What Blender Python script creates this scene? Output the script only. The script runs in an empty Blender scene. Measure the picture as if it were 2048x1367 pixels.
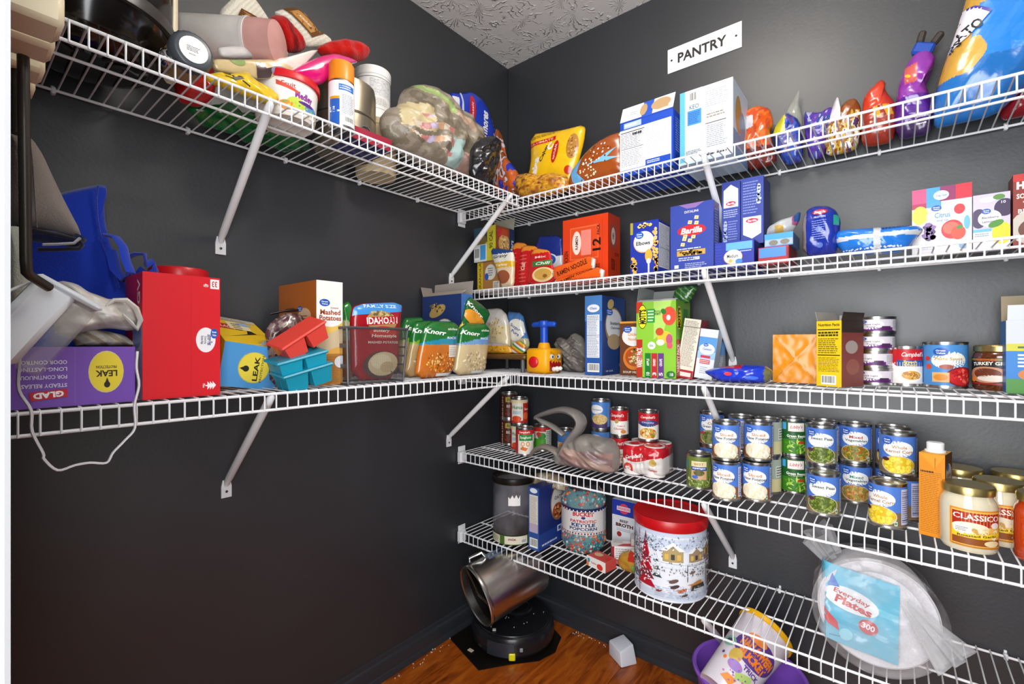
import bpy, bmesh, math, random
from mathutils import Vector, Matrix, noise
from mathutils.geometry import tessellate_polygon

# ------------------------------------------------------------------ camera
F_PX, TH, HOR = 940.85, 0.6851, 687.9
CX, CY, CZ = 1.3918, -1.6725, 1.1666
AX = Vector((-math.sin(TH), math.cos(TH), 0)); RT = Vector((math.cos(TH), math.sin(TH), 0)); CAM = Vector((CX, CY, CZ))
scene = bpy.context.scene
COL = scene.collection
cd = bpy.data.cameras.new('camera'); cam = bpy.data.objects.new('camera', cd); COL.objects.link(cam)
cd.sensor_width = 36.0; cd.lens = 36.0*F_PX/2048; cd.shift_y = (HOR-683.5)/2048; cd.clip_start = 0.01
cam.location = CAM; cam.rotation_euler = (math.pi/2, 0, TH)
scene.camera = cam
# ------------------------------------------------------------------ world, light, exposure
w = bpy.data.worlds.new('world'); scene.world = w; w.use_nodes = True
w.node_tree.nodes['Background'].inputs[0].default_value = (.93, .97, 1, 1)
w.node_tree.nodes['Background'].inputs[1].default_value = .5
def area(name, loc, target, sx, sy, power, col):
    l = bpy.data.lights.new(name, 'AREA'); l.shape = 'RECTANGLE'; l.size = sx; l.size_y = sy; l.energy = power; l.color = col
    o = bpy.data.objects.new(name, l); COL.objects.link(o); o.location = loc
    o.rotation_euler = (Vector(target)-Vector(loc)).to_track_quat('-Z', 'Y').to_euler(); return o
area('doorway_daylight', (1.35, -1.74, 1.30), (.93, -.2, 1.15), .76, 1.5, 19, (.96, .98, 1))
LAMP = (1.02, -.82, 2.44); LAMP_STRENGTH = 17
vs = scene.view_settings; vs.view_transform = 'Standard'; vs.look = 'None'; vs.gamma = 1; vs.use_curve_mapping = False; vs.exposure = .85
scene.cycles.transparent_max_bounces = 24

# ------------------------------------------------------------------ pixel -> place helpers
def ray(x, y): return AX + RT*((x-1024)/F_PX) + Vector((0, 0, (HOR-y)/F_PX))
def at_z(x, y, z): d = ray(x, y); return CAM + d*((z-CZ)/d.z)
def at_x(x, y, X): d = ray(x, y); return CAM + d*((X-CX)/d.x)
def at_y(x, y, Y): d = ray(x, y); return CAM + d*((Y-CY)/d.y)
def at_d(x, y, w): return CAM + ray(x, y)*w
R = math.radians

# ------------------------------------------------------------------ materials
def lin(h):
    if not isinstance(h, str): return h
    o = []
    for i in (0, 2, 4):
        c = int(h[i:i+2], 16)/255; o.append(c/12.92 if c <= .04045 else ((c+.055)/1.055)**2.4)
    return (o[0], o[1], o[2], 1)
MATS = {}
def nodes(name):
    m = bpy.data.materials.new(name); m.use_nodes = True; nt = m.node_tree
    return m, nt, nt.nodes, nt.links, nt.nodes['Principled BSDF']
def setp(b, **k):
    for a, v in k.items():
        n = {'rough': 'Roughness', 'metal': 'Metallic', 'spec': 'Specular IOR Level', 'coat': 'Coat Weight', 'coatr': 'Coat Roughness', 'trans': 'Transmission Weight', 'alpha': 'Alpha', 'sheen': 'Sheen Weight', 'ior': 'IOR', 'sss': 'Subsurface Weight'}[a]
        b.inputs[n].default_value = v
def bump(nt, b, scale, strength, detail=3, dist=.002, coord='Object'):
    N = nt.nodes; tc = N.new('ShaderNodeTexCoord'); t = N.new('ShaderNodeTexNoise'); t.inputs['Scale'].default_value = scale; t.inputs['Detail'].default_value = detail
    bp = N.new('ShaderNodeBump'); bp.inputs['Strength'].default_value = strength; bp.inputs['Distance'].default_value = dist
    nt.links.new(tc.outputs[coord], t.inputs['Vector']); nt.links.new(t.outputs['Fac'], bp.inputs['Height']); nt.links.new(bp.outputs[0], b.inputs['Normal']); return t
def pm(name, h, bs=0, bstr=.2, var=0, bdist=.002, **k):
    if name in MATS: return MATS[name]
    m, nt, N, L, b = nodes(name); b.inputs['Base Color'].default_value = lin(h); setp(b, **k)
    t = bump(nt, b, bs, bstr, dist=bdist) if bs else None
    if var:
        if not t:
            tc = N.new('ShaderNodeTexCoord'); t = N.new('ShaderNodeTexNoise'); t.inputs['Scale'].default_value = 14; L.new(tc.outputs['Object'], t.inputs['Vector'])
        mx = N.new('ShaderNodeMixRGB'); c = lin(h); mx.inputs[1].default_value = tuple(x*(1-var) for x in c[:3])+(1,); mx.inputs[2].default_value = tuple(min(1, x*(1+var)) for x in c[:3])+(1,)
        L.new(t.outputs['Fac'], mx.inputs[0]); L.new(mx.outputs[0], b.inputs['Base Color'])
    MATS[name] = m; return m
def am(name, bs=0, bstr=.1, bdist=.001, film=0, **k):
    """material whose colour is the printed colour stored on the faces"""
    if name in MATS: return MATS[name]
    m, nt, N, L, b = nodes(name); a = N.new('ShaderNodeVertexColor'); a.layer_name = 'Col'
    L.new(a.outputs[0], b.inputs['Base Color']); setp(b, **k)
    if bs: bump(nt, b, bs, bstr, dist=bdist)
    if film:
        out = N['Material Output']; mx = N.new('ShaderNodeMixShader'); tr = N.new('ShaderNodeBsdfTransparent')
        tcx = N.new('ShaderNodeTexCoord'); no = N.new('ShaderNodeTexNoise'); no.inputs['Scale'].default_value = 9; no.inputs['Detail'].default_value = 4
        rp = N.new('ShaderNodeMapRange'); rp.inputs[1].default_value = .3; rp.inputs[2].default_value = .7; rp.inputs[3].default_value = max(0, film-.18); rp.inputs[4].default_value = min(1, film+.18)
        L.new(tcx.outputs['Object'], no.inputs['Vector']); L.new(no.outputs['Fac'], rp.inputs[0]); L.new(rp.outputs[0], mx.inputs[0])
        L.new(b.outputs[0], mx.inputs[1]); L.new(tr.outputs[0], mx.inputs[2]); L.new(mx.outputs[0], out.inputs['Surface'])
    MATS[name] = m; return m
CARD = am('printed_card', bs=60, bstr=.05, rough=.42, spec=.4)
INK = am('ink_print', bs=90, bstr=.03, rough=.4, spec=.4)
FOIL = am('printed_film', bs=38, bstr=.35, bdist=.004, rough=.22, spec=.55, coat=.4, coatr=.15)
MATTE = am('matte_colour', bs=120, bstr=.15, rough=.75, spec=.2)
PLAST = am('moulded_plastic', bs=40, bstr=.04, rough=.33, spec=.5)
CLOTH = am('woven_cloth', bs=420, bstr=.6, bdist=.002, rough=.9, spec=.1, sheen=.3)
KNIT = am('knit_cloth', bs=300, bstr=.9, bdist=.003, rough=.95, spec=.05, sheen=.2)
GLAZE = am('full_glass_jar', bs=8, bstr=.05, rough=.12, spec=.6, coat=.8, coatr=.04)
SHEER = am('sheer_grocery_film', bs=30, bstr=.5, bdist=.005, film=.38, rough=.3, spec=.5)
CLEARF = am('clear_film', bs=26, bstr=.6, bdist=.006, film=.80, rough=.12, spec=.8)
FROST = am('frosted_plastic', bs=12, bstr=.05, film=.14, rough=.35, spec=.5)
WIRE = pm('white_vinyl_wire', 'ebecee', bs=200, bstr=.05, rough=.35)
STEEL = pm('can_steel', 'b4b2ae', bs=200, bstr=.05, rough=.28, metal=1)
GOLD = pm('gold_lid', 'b8a468', bs=150, bstr=.05, rough=.3, metal=.9)

# ------------------------------------------------------------------ mesh helpers
class MB:
    def __init__(s): s.v = []; s.f = []; s.c = []
    def add(s, vs, fs, col='ffffff'):
        o = len(s.v); s.v += [tuple(p) for p in vs]
        for i, f in enumerate(fs):
            s.f.append(tuple(a+o for a in f)); s.c.append(lin(col[i] if isinstance(col, list) else col))
        return s
    def box(s, x0, x1, y0, y1, z0, z1, col='ffffff', b=0, side=None, top=None, xf=None):
        if b <= 0: b = min(x1-x0, y1-y0, z1-z0)*.02
        P = []
        for sx in (0, 1):
            for sy in (0, 1):
                for sz in (0, 1):
                    X = (x0, x1)[sx]; Y = (y0, y1)[sy]; Z = (z0, z1)[sz]; ix = b if sx == 0 else -b; iy = b if sy == 0 else -b; iz = b if sz == 0 else -b
                    P += [(X, Y+iy, Z+iz), (X+ix, Y, Z+iz), (X+ix, Y+iy, Z)]
        def i(sx, sy, sz, k): return (sx*4+sy*2+sz)*3+k
        side = side or col; top = top or side; F = []; C = []
        F.append([i(0,0,0,0), i(0,0,1,0), i(0,1,1,0), i(0,1,0,0)]); C.append(side)
        F.append([i(1,0,0,0), i(1,1,0,0), i(1,1,1,0), i(1,0,1,0)]); C.append(side)
        F.append([i(0,0,0,1), i(1,0,0,1), i(1,0,1,1), i(0,0,1,1)]); C.append(col)
        F.append([i(0,1,0,1), i(0,1,1,1), i(1,1,1,1), i(1,1,0,1)]); C.append(col)
        F.append([i(0,0,0,2), i(0,1,0,2), i(1,1,0,2), i(1,0,0,2)]); C.append(top)
        F.append([i(0,0,1,2), i(1,0,1,2), i(1,1,1,2), i(0,1,1,2)]); C.append(top)
        for a in (0, 1):
            for c in (0, 1):
                F.append([i(a,c,0,0), i(a,c,0,1), i(a,c,1,1), i(a,c,1,0)]); F.append([i(a,0,c,0), i(a,0,c,2), i(a,1,c,2), i(a,1,c,0)]); F.append([i(0,a,c,1), i(0,a,c,2), i(1,a,c,2), i(1,a,c,1)]); C += [col, top, col]
        for a in (0, 1):
            for c in (0, 1):
                for e in (0, 1): F.append([i(a,c,e,0), i(a,c,e,1), i(a,c,e,2)]); C.append(col)
        if xf: P = [xf @ Vector(p) for p in P]
        return s.add(P, F, C)
    def lathe(s, prof, n=32, col='ffffff', xf=None, cap0=True, cap1=True, sx=1, sy=1):
        P = []; F = []; C = []
        for q in prof:
            for k in range(n):
                a = 2*math.pi*k/n; P.append((q[0]*math.cos(a)*sx, q[0]*math.sin(a)*sy, q[1]))
        for j in range(len(prof)-1):
            c = prof[j+1][2] if len(prof[j+1]) > 2 else col
            for k in range(n):
                a = j*n+k; b = j*n+(k+1) % n; F.append((a, b, b+n, a+n)); C.append(c)
        if cap0: F.append(tuple(range(n-1, -1, -1))); C.append(prof[0][2] if len(prof[0]) > 2 else col)
        if cap1: F.append(tuple(range((len(prof)-1)*n, len(prof)*n))); C.append(prof[-1][2] if len(prof[-1]) > 2 else col)
        if xf: P = [xf @ Vector(p) for p in P]
        return s.add(P, F, C)
    def tube(s, pts, r, n=6, col='ffffff', closed=False, flat=1, cap=True):
        pts = [Vector(p) for p in pts]; m = len(pts); rr = r if isinstance(r, list) else [r]*m; P = []; F = []
        up = None
        for i, p in enumerate(pts):
            a = pts[(i-1) % m] if (i > 0 or closed) else p; b = pts[(i+1) % m] if (i < m-1 or closed) else p
            t = (b-a).normalized()
            if up is None:
                up = Vector((0, 0, 1)) if abs(t.z) < .9 else Vector((1, 0, 0))
            x = t.cross(up).normalized(); y = x.cross(t).normalized(); up = y
            for k in range(n):
                q = 2*math.pi*k/n; P.append(p + x*(math.cos(q)*rr[i]) + y*(math.sin(q)*rr[i]*flat))
        for i in range(m if closed else m-1):
            for k in range(n):
                a = i*n+k; b = i*n+(k+1) % n; c = ((i+1) % m)*n+(k+1) % n; d = ((i+1) % m)*n+k; F.append((a, b, c, d))
        if cap and not closed: F.append(tuple(range(n-1, -1, -1))); F.append(tuple(range((m-1)*n, m*n)))
        return s.add(P, F, col)
    def ball(s, c, r, col, n=8, m=5, sq=(1, 1, 1)):
        P = []; F = []
        for j in range(m+1):
            t = math.pi*j/m
            for k in range(n):
                a = 2*math.pi*k/n; P.append((c[0]+r*sq[0]*math.sin(t)*math.cos(a), c[1]+r*sq[1]*math.sin(t)*math.sin(a), c[2]+r*sq[2]*math.cos(t)))
        for j in range(m):
            for k in range(n): F.append((j*n+k, (j+1)*n+k, (j+1)*n+(k+1) % n, j*n+(k+1) % n))
        return s.add(P, F, col)
    def grid(s, fn, nu, nv, col, flip=False):
        P = []; F = []; C = []
        for j in range(nv+1):
            for i in range(nu+1): P.append(fn(i/nu, j/nv))
        for j in range(nv):
            for i in range(nu):
                a = j*(nu+1)+i; q = (a, a+1, a+nu+2, a+nu+1); F.append(q[::-1] if flip else q)
                C.append(col((i+.5)/nu, (j+.5)/nv) if callable(col) else col)
        return s.add(P, F, C)
    def prism(s, pts, y0, y1, col, side=None):
        """polygon in x,z extruded along y"""
        n = len(pts); P = [(p[0], y0, p[1]) for p in pts]+[(p[0], y1, p[1]) for p in pts]
        tri = tessellate_polygon([[Vector((p[0], p[1], 0)) for p in pts]]); F = []; C = []
        for t in tri: F.append(tuple(t)); C.append(col); F.append(tuple(i+n for i in t[::-1])); C.append(col)
        for i in range(n): F.append((i, (i+1) % n, n+(i+1) % n, n+i)); C.append(side or col)
        return s.add(P, F, C)
    def build(s, name, mat, parent=None, smooth=45, fix=True):
        me = bpy.data.meshes.new(name); me.from_pydata(s.v, [], s.f)
        at = me.color_attributes.new('Col', 'FLOAT_COLOR', 'CORNER'); buf = []
        for f, c in zip(s.f, s.c): buf += list(c)*len(f)
        if len(buf) == len(at.data)*4: at.data.foreach_set('color', buf)
        if fix:
            bm = bmesh.new(); bm.from_mesh(me); bmesh.ops.recalc_face_normals(bm, faces=bm.faces); bm.to_mesh(me); bm.free()
        if smooth: me.shade_smooth(); me.set_sharp_from_angle(angle=R(smooth))
        me.materials.append(mat)
        o = bpy.data.objects.new(name, me); COL.objects.link(o)
        if parent: o.parent = parent
        return o
def tag(o, label, cat, group=None):
    o['label'] = label; o['category'] = cat
    if group: o['group'] = group
    return o
def thing(name, label, cat, loc, rz=0, group=None, rx=0, ry=0):
    o = bpy.data.objects.new(name, None); COL.objects.link(o); o.empty_display_size = .05
    o.location = loc; o.rotation_euler = (R(rx), R(ry), R(rz)); return tag(o, label, cat, group)
def struct(name, mb, mat, smooth=0):
    o = mb.build(name, mat, None, smooth); o['kind'] = 'structure'; return o
def clone(root, label, loc, rz=None, group=None):
    r = root.copy(); COL.objects.link(r); r.location = loc; r['label'] = label
    if rz is not None: r.rotation_euler.z = R(rz)
    if group: r['group'] = group
    for ch in list(root.children):
        c = ch.copy(); COL.objects.link(c); c.parent = r
        for g in list(ch.children): d = g.copy(); COL.objects.link(d); d.parent = c
    return r

# ------------------------------------------------------------------ flat print
GL = {}
def glyph(t, bold=.02, shear=0):
    k = (t, bold, shear)
    if k in GL: return GL[k]
    cu = bpy.data.curves.new('type', 'FONT'); cu.body = t; cu.offset = bold; cu.shear = shear; cu.resolution_u = 2; cu.size = 1
    ob = bpy.data.objects.new('type', cu); me = bpy.data.meshes.new_from_object(ob)
    vs = [(v.co.x, v.co.y) for v in me.vertices]; fs = [tuple(p.vertices) for p in me.polygons]
    bpy.data.objects.remove(ob); bpy.data.curves.remove(cu); bpy.data.meshes.remove(me)
    x0 = min(v[0] for v in vs); x1 = max(v[0] for v in vs); y0 = min(v[1] for v in vs); y1 = max(v[1] for v in vs)
    vs = [((x-x0)/(x1-x0)-.5, (y-y0)/(y1-y0)-.5) for x, y in vs]
    GL[k] = (vs, fs, (x1-x0)/(y1-y0)); return GL[k]
class Print:
    """shapes laid on a surface; u,v run 0..1 over a w x h face"""
    def __init__(s, mb, w, h, fn, curved=False, eps=.0004, step=.00007):
        s.mb, s.w, s.h, s.fn, s.cv, s.e, s.st, s.n = mb, w, h, fn, curved, eps, step, 0
    def put(s, pts, fs, col):
        e = s.e+s.st*s.n; s.n += 1
        if not s.cv: pts = [(min(max(x, 0), s.w), min(max(y, 0), s.h)) for x, y in pts]   # ink ends at the panel's edge
        s.mb.add([s.fn(x, y, e) for x, y in pts], fs, col)
    def rect(s, u0, v0, u1, v1, c):
        nu = max(1, int(math.ceil((u1-u0)*s.w/.006))) if s.cv else 1; nv = max(1, int(math.ceil((v1-v0)*s.h/.008))) if s.cv == 2 else 1
        P = [((u0+(u1-u0)*i/nu)*s.w, (v0+(v1-v0)*j/nv)*s.h) for j in range(nv+1) for i in range(nu+1)]
        s.put(P, [(j*(nu+1)+i, j*(nu+1)+i+1, (j+1)*(nu+1)+i+1, (j+1)*(nu+1)+i) for j in range(nv) for i in range(nu)], c); return s
    def ell(s, u, v, ru, rv, c, n=24, rot=0):
        m = max(1, int(math.ceil(max(ru*s.w, rv*s.h)/.006))) if s.cv else 1
        P = [(u*s.w, v*s.h)]; F = []; ca, sa = math.cos(R(rot)), math.sin(R(rot))
        for j in range(1, m+1):
            for k in range(n):
                a = 2*math.pi*k/n; x = ru*s.w*j/m*math.cos(a); y = rv*s.h*j/m*math.sin(a); P.append((u*s.w+x*ca-y*sa, v*s.h+x*sa+y*ca))
        for k in range(n): F.append((0, 1+k, 1+(k+1) % n))
        for j in range(m-1):
            for k in range(n): a = 1+j*n+k; b = 1+j*n+(k+1) % n; F.append((a, a+n, b+n, b))
        s.put(P, F, c); return s
    def poly(s, pts, c):
        q = [(u*s.w, v*s.h) for u, v in pts]; tri = tessellate_polygon([[Vector((x, y, 0)) for x, y in q]])
        if s.cv:
            bm = bmesh.new(); vv = [bm.verts.new((x, y, 0)) for x, y in q]
            for t in tri:
                try: bm.faces.new([vv[i] for i in t])
                except ValueError: pass
            for _ in range(4):
                es = [e for e in bm.edges if e.calc_length() > .012]
                if not es: break
                bmesh.ops.subdivide_edges(bm, edges=es, cuts=1); bmesh.ops.triangulate(bm, faces=bm.faces)
            bm.verts.index_update(); P = [(v.co.x, v.co.y) for v in bm.verts]; Fs = [tuple(v.index for v in f.verts) for f in bm.faces]; bm.free()
            s.put(P, Fs, c)
        else: s.put(q, [tuple(t) for t in tri], c)
        return s
    def text(s, t, u, v, wu, hv, c, rot=0, bold=.02, shear=0, arc=0):
        vs_, fs, _ = glyph(t, bold, shear); W, H = wu*s.w, hv*s.h; ca, sa = math.cos(R(rot)), math.sin(R(rot)); P = []
        for x, y in vs_:
            X, Y = x*W, y*H+arc*H*(1-4*x*x); P.append((u*s.w+X*ca-Y*sa, v*s.h+X*sa+Y*ca))
        s.put(P, fs, c); return s
    def lines(s, u0, v0, u1, v1, n, c, seed=1, fill=.45):
        """rows of print too small to read"""
        rn = random.Random(seed); P = []; F = []; dv = (v1-v0)/n
        for i in range(n):
            v = v1-(i+.5)*dv; u = u0; end = u1-(u1-u0)*rn.random()*.25
            while u < end:
                l = (u1-u0)*rn.uniform(.06, .2); e = min(u+l, end); o = len(P); a = v-dv*fill/2; b = v+dv*fill/2
                P += [(u*s.w, a*s.h), (e*s.w, a*s.h), (e*s.w, b*s.h), (u*s.w, b*s.h)]; F.append((o, o+1, o+2, o+3)); u = e+(u1-u0)*.025
        s.put(P, F, c); return s
    def bars(s, u0, v0, u1, v1, seed=3, along='u', bg='f4f4f0'):
        s.rect(u0, v0, u1, v1, bg); rn = random.Random(seed); x = .06; P = []; F = []
        while x < .93:
            l = rn.choice((.015, .03, .05)); o = len(P)
            if along == 'u': q = (u0+(u1-u0)*x, v0+(v1-v0)*.18, u0+(u1-u0)*(x+l), v0+(v1-v0)*.92)
            else: q = (u0+(u1-u0)*.08, v0+(v1-v0)*x, u0+(u1-u0)*.82, v0+(v1-v0)*(x+l))
            P += [(q[0]*s.w, q[1]*s.h), (q[2]*s.w, q[1]*s.h), (q[2]*s.w, q[3]*s.h), (q[0]*s.w, q[3]*s.h)]; F.append((o, o+1, o+2, o+3)); x += l+rn.choice((.018, .03))
        s.put(P, F, '1a1a1a'); return s
    def dots(s, u, v, ru, rv, n, size, cols, seed=1, sq=.8):
        rn = random.Random(seed)
        for k, cc in enumerate(cols):
            P = []; F = []
            for _ in range(n//len(cols)):
                a = rn.random()*6.283; q = math.sqrt(rn.random())*.95; x = (u+ru*q*math.cos(a))*s.w; y = (v+rv*q*math.sin(a))*s.h; o = len(P); z = size*rn.uniform(.7, 1.2); an = rn.random()*3
                for i in range(6):
                    b = i*math.pi/3; px, py = z*math.cos(b), z*sq*math.sin(b); P.append((x+px*math.cos(an)-py*math.sin(an), y+px*math.sin(an)+py*math.cos(an)))
                F.append(tuple(range(o, o+6)))
            s.put(P, F, cc)
        return s
def logo(p, u, v, ru, rv, c='2458b4', rot=0):
    p.ell(u, v, ru, rv, c, rot=rot); p.text('Great', u, v+rv*.3*(1 if not rot else 0), ru*1.25, rv*.42, 'ffffff', rot=rot)
    if not rot: p.text('Value', u, v-rv*.33, ru*1.15, rv*.4, 'ffffff')
    else:
        p.text('Value', u+ru*.1, v, ru*1.1, rv*.3, 'ffffff', rot=rot)

# ------------------------------------------------------------------ cartons
def carton(name, label, cat, loc, w, d, h, col, rz=0, side=None, top=None, front=None, right=None, left=None, lid=None, group=None, rx=0, ry=0, flaps=(), mat=None, b=.0012):
    """local front faces -y; base on z=0"""
    t = thing(name, label, cat, loc, rz, group, rx, ry)
    mb = MB().box(-w/2, w/2, -d/2, d/2, 0, h, col, b, side, top); mb.build('carton', mat or CARD, t, 0)
    pb = MB()
    if front: front(Print(pb, w, h, lambda x, y, e: (x-w/2, -d/2-e, y)))
    if right: right(Print(pb, d, h, lambda x, y, e: (w/2+e, x-d/2, y)))
    if left: left(Print(pb, d, h, lambda x, y, e: (-w/2-e, d/2-x, y)))
    if lid: lid(Print(pb, w, d, lambda x, y, e: (x-w/2, y-d/2, h+e)))
    if pb.v: pb.build('print', INK, t, 0)
    for (edge, l, ang, c) in flaps:
        m = MB(); L = {'f': w, 'b': w, 'l': d, 'r': d}[edge]
        m.box(-L/2+.002, L/2-.002, -.0006, .0006, 0, l, c, .0002)
        o = m.build('flap', CARD, t, 0)
        o.location = {'f': (0, -d/2+.001, h), 'b': (0, d/2-.001, h), 'l': (-w/2+.001, 0, h), 'r': (w/2-.001, 0, h)}[edge]
        o.rotation_euler = {'f': (R(ang), 0, 0), 'b': (R(-ang), 0, 0), 'l': (R(ang), 0, R(-90)), 'r': (R(ang), 0, R(90))}[edge]
    return t
# ------------------------------------------------------------------ cans
def can(name, label, loc, draw, r=.0375, h=.108, rz=0, group=None, base='c9cdd6', lidmat=None):
    t = thing(name, label, 'can', loc, rz, group); g = lidmat or STEEL
    MB().lathe([(r*.93, .001), (r*.99, 0), (r, .003), (r*.975, .007), (r*.975, h-.007), (r, h-.003), (r*.99, h), (r*.94, h), (r*.93, h-.004), (r*.7, h-.0035), (r*.66, h-.0045), (r*.3, h-.004)], 36).build('body', g, t, 35)
    pb = MB(); rr = r*.982
    def fn(x, y, e): a = x/rr-math.pi*1.5+math.pi; a = x/rr-math.pi*1.5; return ((rr+e)*math.cos(a), (rr+e)*math.sin(a), .0075+y)
    p = Print(pb, 2*math.pi*rr, h-.015, fn, True, 0.0001, .00006); p.rect(0, 0, 1, 1, base); draw(p); pb.build('label', INK, t, 30)
    return t
# ------------------------------------------------------------------ pouches, bags and soft things: an outline with a swelling front and back
FOLD = {}
def folds(q, sc, seed):
    """straight creases and flat facets, as in crumpled film"""
    if seed not in FOLD:
        rn = random.Random(seed*17+3); FOLD[seed] = [(Vector((rn.gauss(0, 1), rn.gauss(0, 1), rn.gauss(0, 1))).normalized(), rn.uniform(.45, 1.7), rn.random(), rn.uniform(.6, 1.1)) for _ in range(7)]
    w_ = noise.noise(q*sc*.22+Vector((seed, 0, 0)))*.5; t = 0
    for n, f, ph, a in FOLD[seed]:
        x = (q.dot(n)*sc*f+ph+w_) % 1; t += a*(abs(x-.5)*4-1)*(.62/(f+.15))
    return t*.5
class Puff:
    def __init__(s, pts, tf, tb=None, amp=.002, sc=40, seed=0, rings=16, n=84, pw=.6, ridge=False, smoothit=1):
        P = [Vector((p[0], p[1])) for p in pts]
        if ridge: n = max(n, 110)
        for _ in range(smoothit):
            Q = []
            for i in range(len(P)):
                a, b = P[i], P[(i+1) % len(P)]; Q += [a*.82+b*.18, a*.18+b*.82]
            P = Q
        L = [0]
        for i in range(len(P)): L.append(L[-1]+(P[(i+1) % len(P)]-P[i]).length)
        out = []; j = 0
        for k in range(n):
            t = L[-1]*k/n
            while L[j+1] < t: j += 1
            q = (t-L[j])/max(1e-9, L[j+1]-L[j]); out.append(P[j].lerp(P[(j+1) % len(P)], q))
        s.o = out; A = 0; c = Vector((0, 0))
        for i in range(n):
            a, b = out[i], out[(i+1) % n]; cr = a.x*b.y-b.x*a.y; A += cr; c += (a+b)*cr
        s.c = c/(3*A)
        if ridge: rings = max(rings, 22)
        s.tf, s.tb, s.amp, s.sc, s.seed, s.rings, s.pw, s.ridge = tf, tf if tb is None else tb, amp, sc, seed, rings, pw, ridge
        s.x0 = min(p.x for p in out); s.x1 = max(p.x for p in out); s.z0 = min(p.y for p in out); s.z1 = max(p.y for p in out)
        s.w = s.x1-s.x0; s.h = s.z1-s.z0
    def frac(s, x, z, raw=False):
        d = Vector((x, z))-s.c; l = d.length
        if l < 1e-6: return 0
        d /= l; best = 0
        for i in range(len(s.o)):
            a = s.o[i]-s.c; b = s.o[(i+1) % len(s.o)]-s.c; e = b-a; den = d.x*e.y-d.y*e.x
            if abs(den) < 1e-12: continue
            t = (a.x*e.y-a.y*e.x)/den; u = (a.x*d.y-a.y*d.x)/den
            if -1e-6 <= u <= 1+1e-6 and t > best: best = t
        return (l/best if raw else min(1, l/best)) if best else 1
    def keep(s, x, z):
        q = s.frac(x, z, True)
        return (x, z) if q < .985 else (s.c.x+(x-s.c.x)*.985/q, s.c.y+(z-s.c.y)*.985/q)
    def nz(s, x, z, k=0):
        if s.ridge: return folds(Vector((x, z, k*.37)), s.sc, s.seed+k)
        return noise.noise(Vector((x*s.sc+s.seed*7.3, z*s.sc, s.seed*3.1+k*9)))
    def ht(s, x, z, side=0, q=None):
        if q is None: q = s.frac(x, z)
        pr = max(0, 1-q**3)**s.pw
        return (s.tb if side else s.tf)*pr + s.amp*s.nz(x, z, side)*min(1, (1-q)*5)
    def mesh(s, col, mb=None):
        mb = mb or MB(); n = len(s.o)
        for side in (0, 1):
            P = [(s.c.x, (1 if side else -1)*s.ht(s.c.x, s.c.y, side, 0), s.c.y)]; F = []; C = []
            for j in range(1, s.rings+1):
                q = j/s.rings
                for k in range(n):
                    p = s.c.lerp(s.o[k], q); P.append((p.x, (1 if side else -1)*s.ht(p.x, p.y, side, q), p.y))
            def cc(idx):
                if not callable(col): return col
                x = sum(P[i][0] for i in idx)/len(idx); z = sum(P[i][2] for i in idx)/len(idx); return col((x-s.x0)/s.w, (z-s.z0)/s.h)
            for k in range(n): f = (0, 1+k, 1+(k+1) % n); F.append(f); C.append(cc(f))
            for j in range(s.rings-1):
                for k in range(n):
                    a = 1+j*n+k; b = 1+j*n+(k+1) % n; f = (a, a+n, b+n, b); F.append(f); C.append(cc(f))
            mb.add(P, F, C)
        # weld rim
        return mb
    def printer(s, mb, eps=.0012, x0=None, z0=None, w=None, h=None):
        X0 = s.x0 if x0 is None else x0; Z0 = s.z0 if z0 is None else z0
        def on(x, y, e): x, z = s.keep(X0+x, Z0+y); return (x, -s.ht(x, z)-e, z)
        return Print(mb, w or s.w, h or s.h, on, 2, eps, .0001)
def soft(name, label, cat, loc, puff, col, mat, part='body', rz=0, rx=0, ry=0, group=None, draw=None):
    if len(loc) == 4: rz += loc[3]
    t = thing(name, label, cat, loc[:3], rz, group, rx, ry)
    o = puff.mesh(col).build(part, mat, t, 80)
    bm = bmesh.new(); bm.from_mesh(o.data); bmesh.ops.remove_doubles(bm, verts=bm.verts, dist=1e-5); bmesh.ops.recalc_face_normals(bm, faces=bm.faces); bm.to_mesh(o.data); bm.free()
    if draw:
        pb = MB(); draw(puff.printer(pb)); pb.build('print', INK if mat is not FOIL else FOIL, t, 60)
    return t
def pxR(pts, Y, z, x0=None):
    """pixel outline -> (origin, local outline) standing in the plane y=Y on a level z"""
    W = [at_y(x, y, Y) for x, y in pts]; xc = (min(p.x for p in W)+max(p.x for p in W))/2; return (xc, Y, z), [(p.x-xc, p.z-z) for p in W]
def pxL(pts, X, z):
    W = [at_x(x, y, X) for x, y in pts]; yc = (min(p.y for p in W)+max(p.y for p in W))/2; return (X, yc, z, 90), [(p.y-yc, p.z-z) for p in W]
def fit_z(pts, zmin=.0):
    """lift the lowest points of an outline to the shelf level"""
    return [(x, max(zmin, z)) for x, z in pts]
def boxR(px0, px1, pyt, Y, z):
    a = at_y(px0, pyt, Y); b = at_y(px1, pyt, Y); return (a.x+b.x)/2, b.x-a.x, a.z-z
def boxL(px0, px1, pyt, X, z):
    a = at_x(px0, pyt, X); b = at_x(px1, pyt, X); return (a.y+b.y)/2, b.y-a.y, at_x((px0+px1)/2, pyt, X).z-z
def mottle(cols, sc=4, seed=0):
    def f(u, v):
        k = noise.noise(Vector((u*sc+seed*3.7, v*sc, seed)))+.5*noise.noise(Vector((u*sc*2.3, v*sc*2.3+seed, 7))); return cols[max(0, min(len(cols)-1, int((k*.75+.5)*len(cols))))]
    return f
def bands(*rows):
    """colour by height: (v_top, colour), ..."""
    def f(u, v):
        for t, c in rows:
            if v <= t: return c
        return rows[-1][1]
    return f

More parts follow.
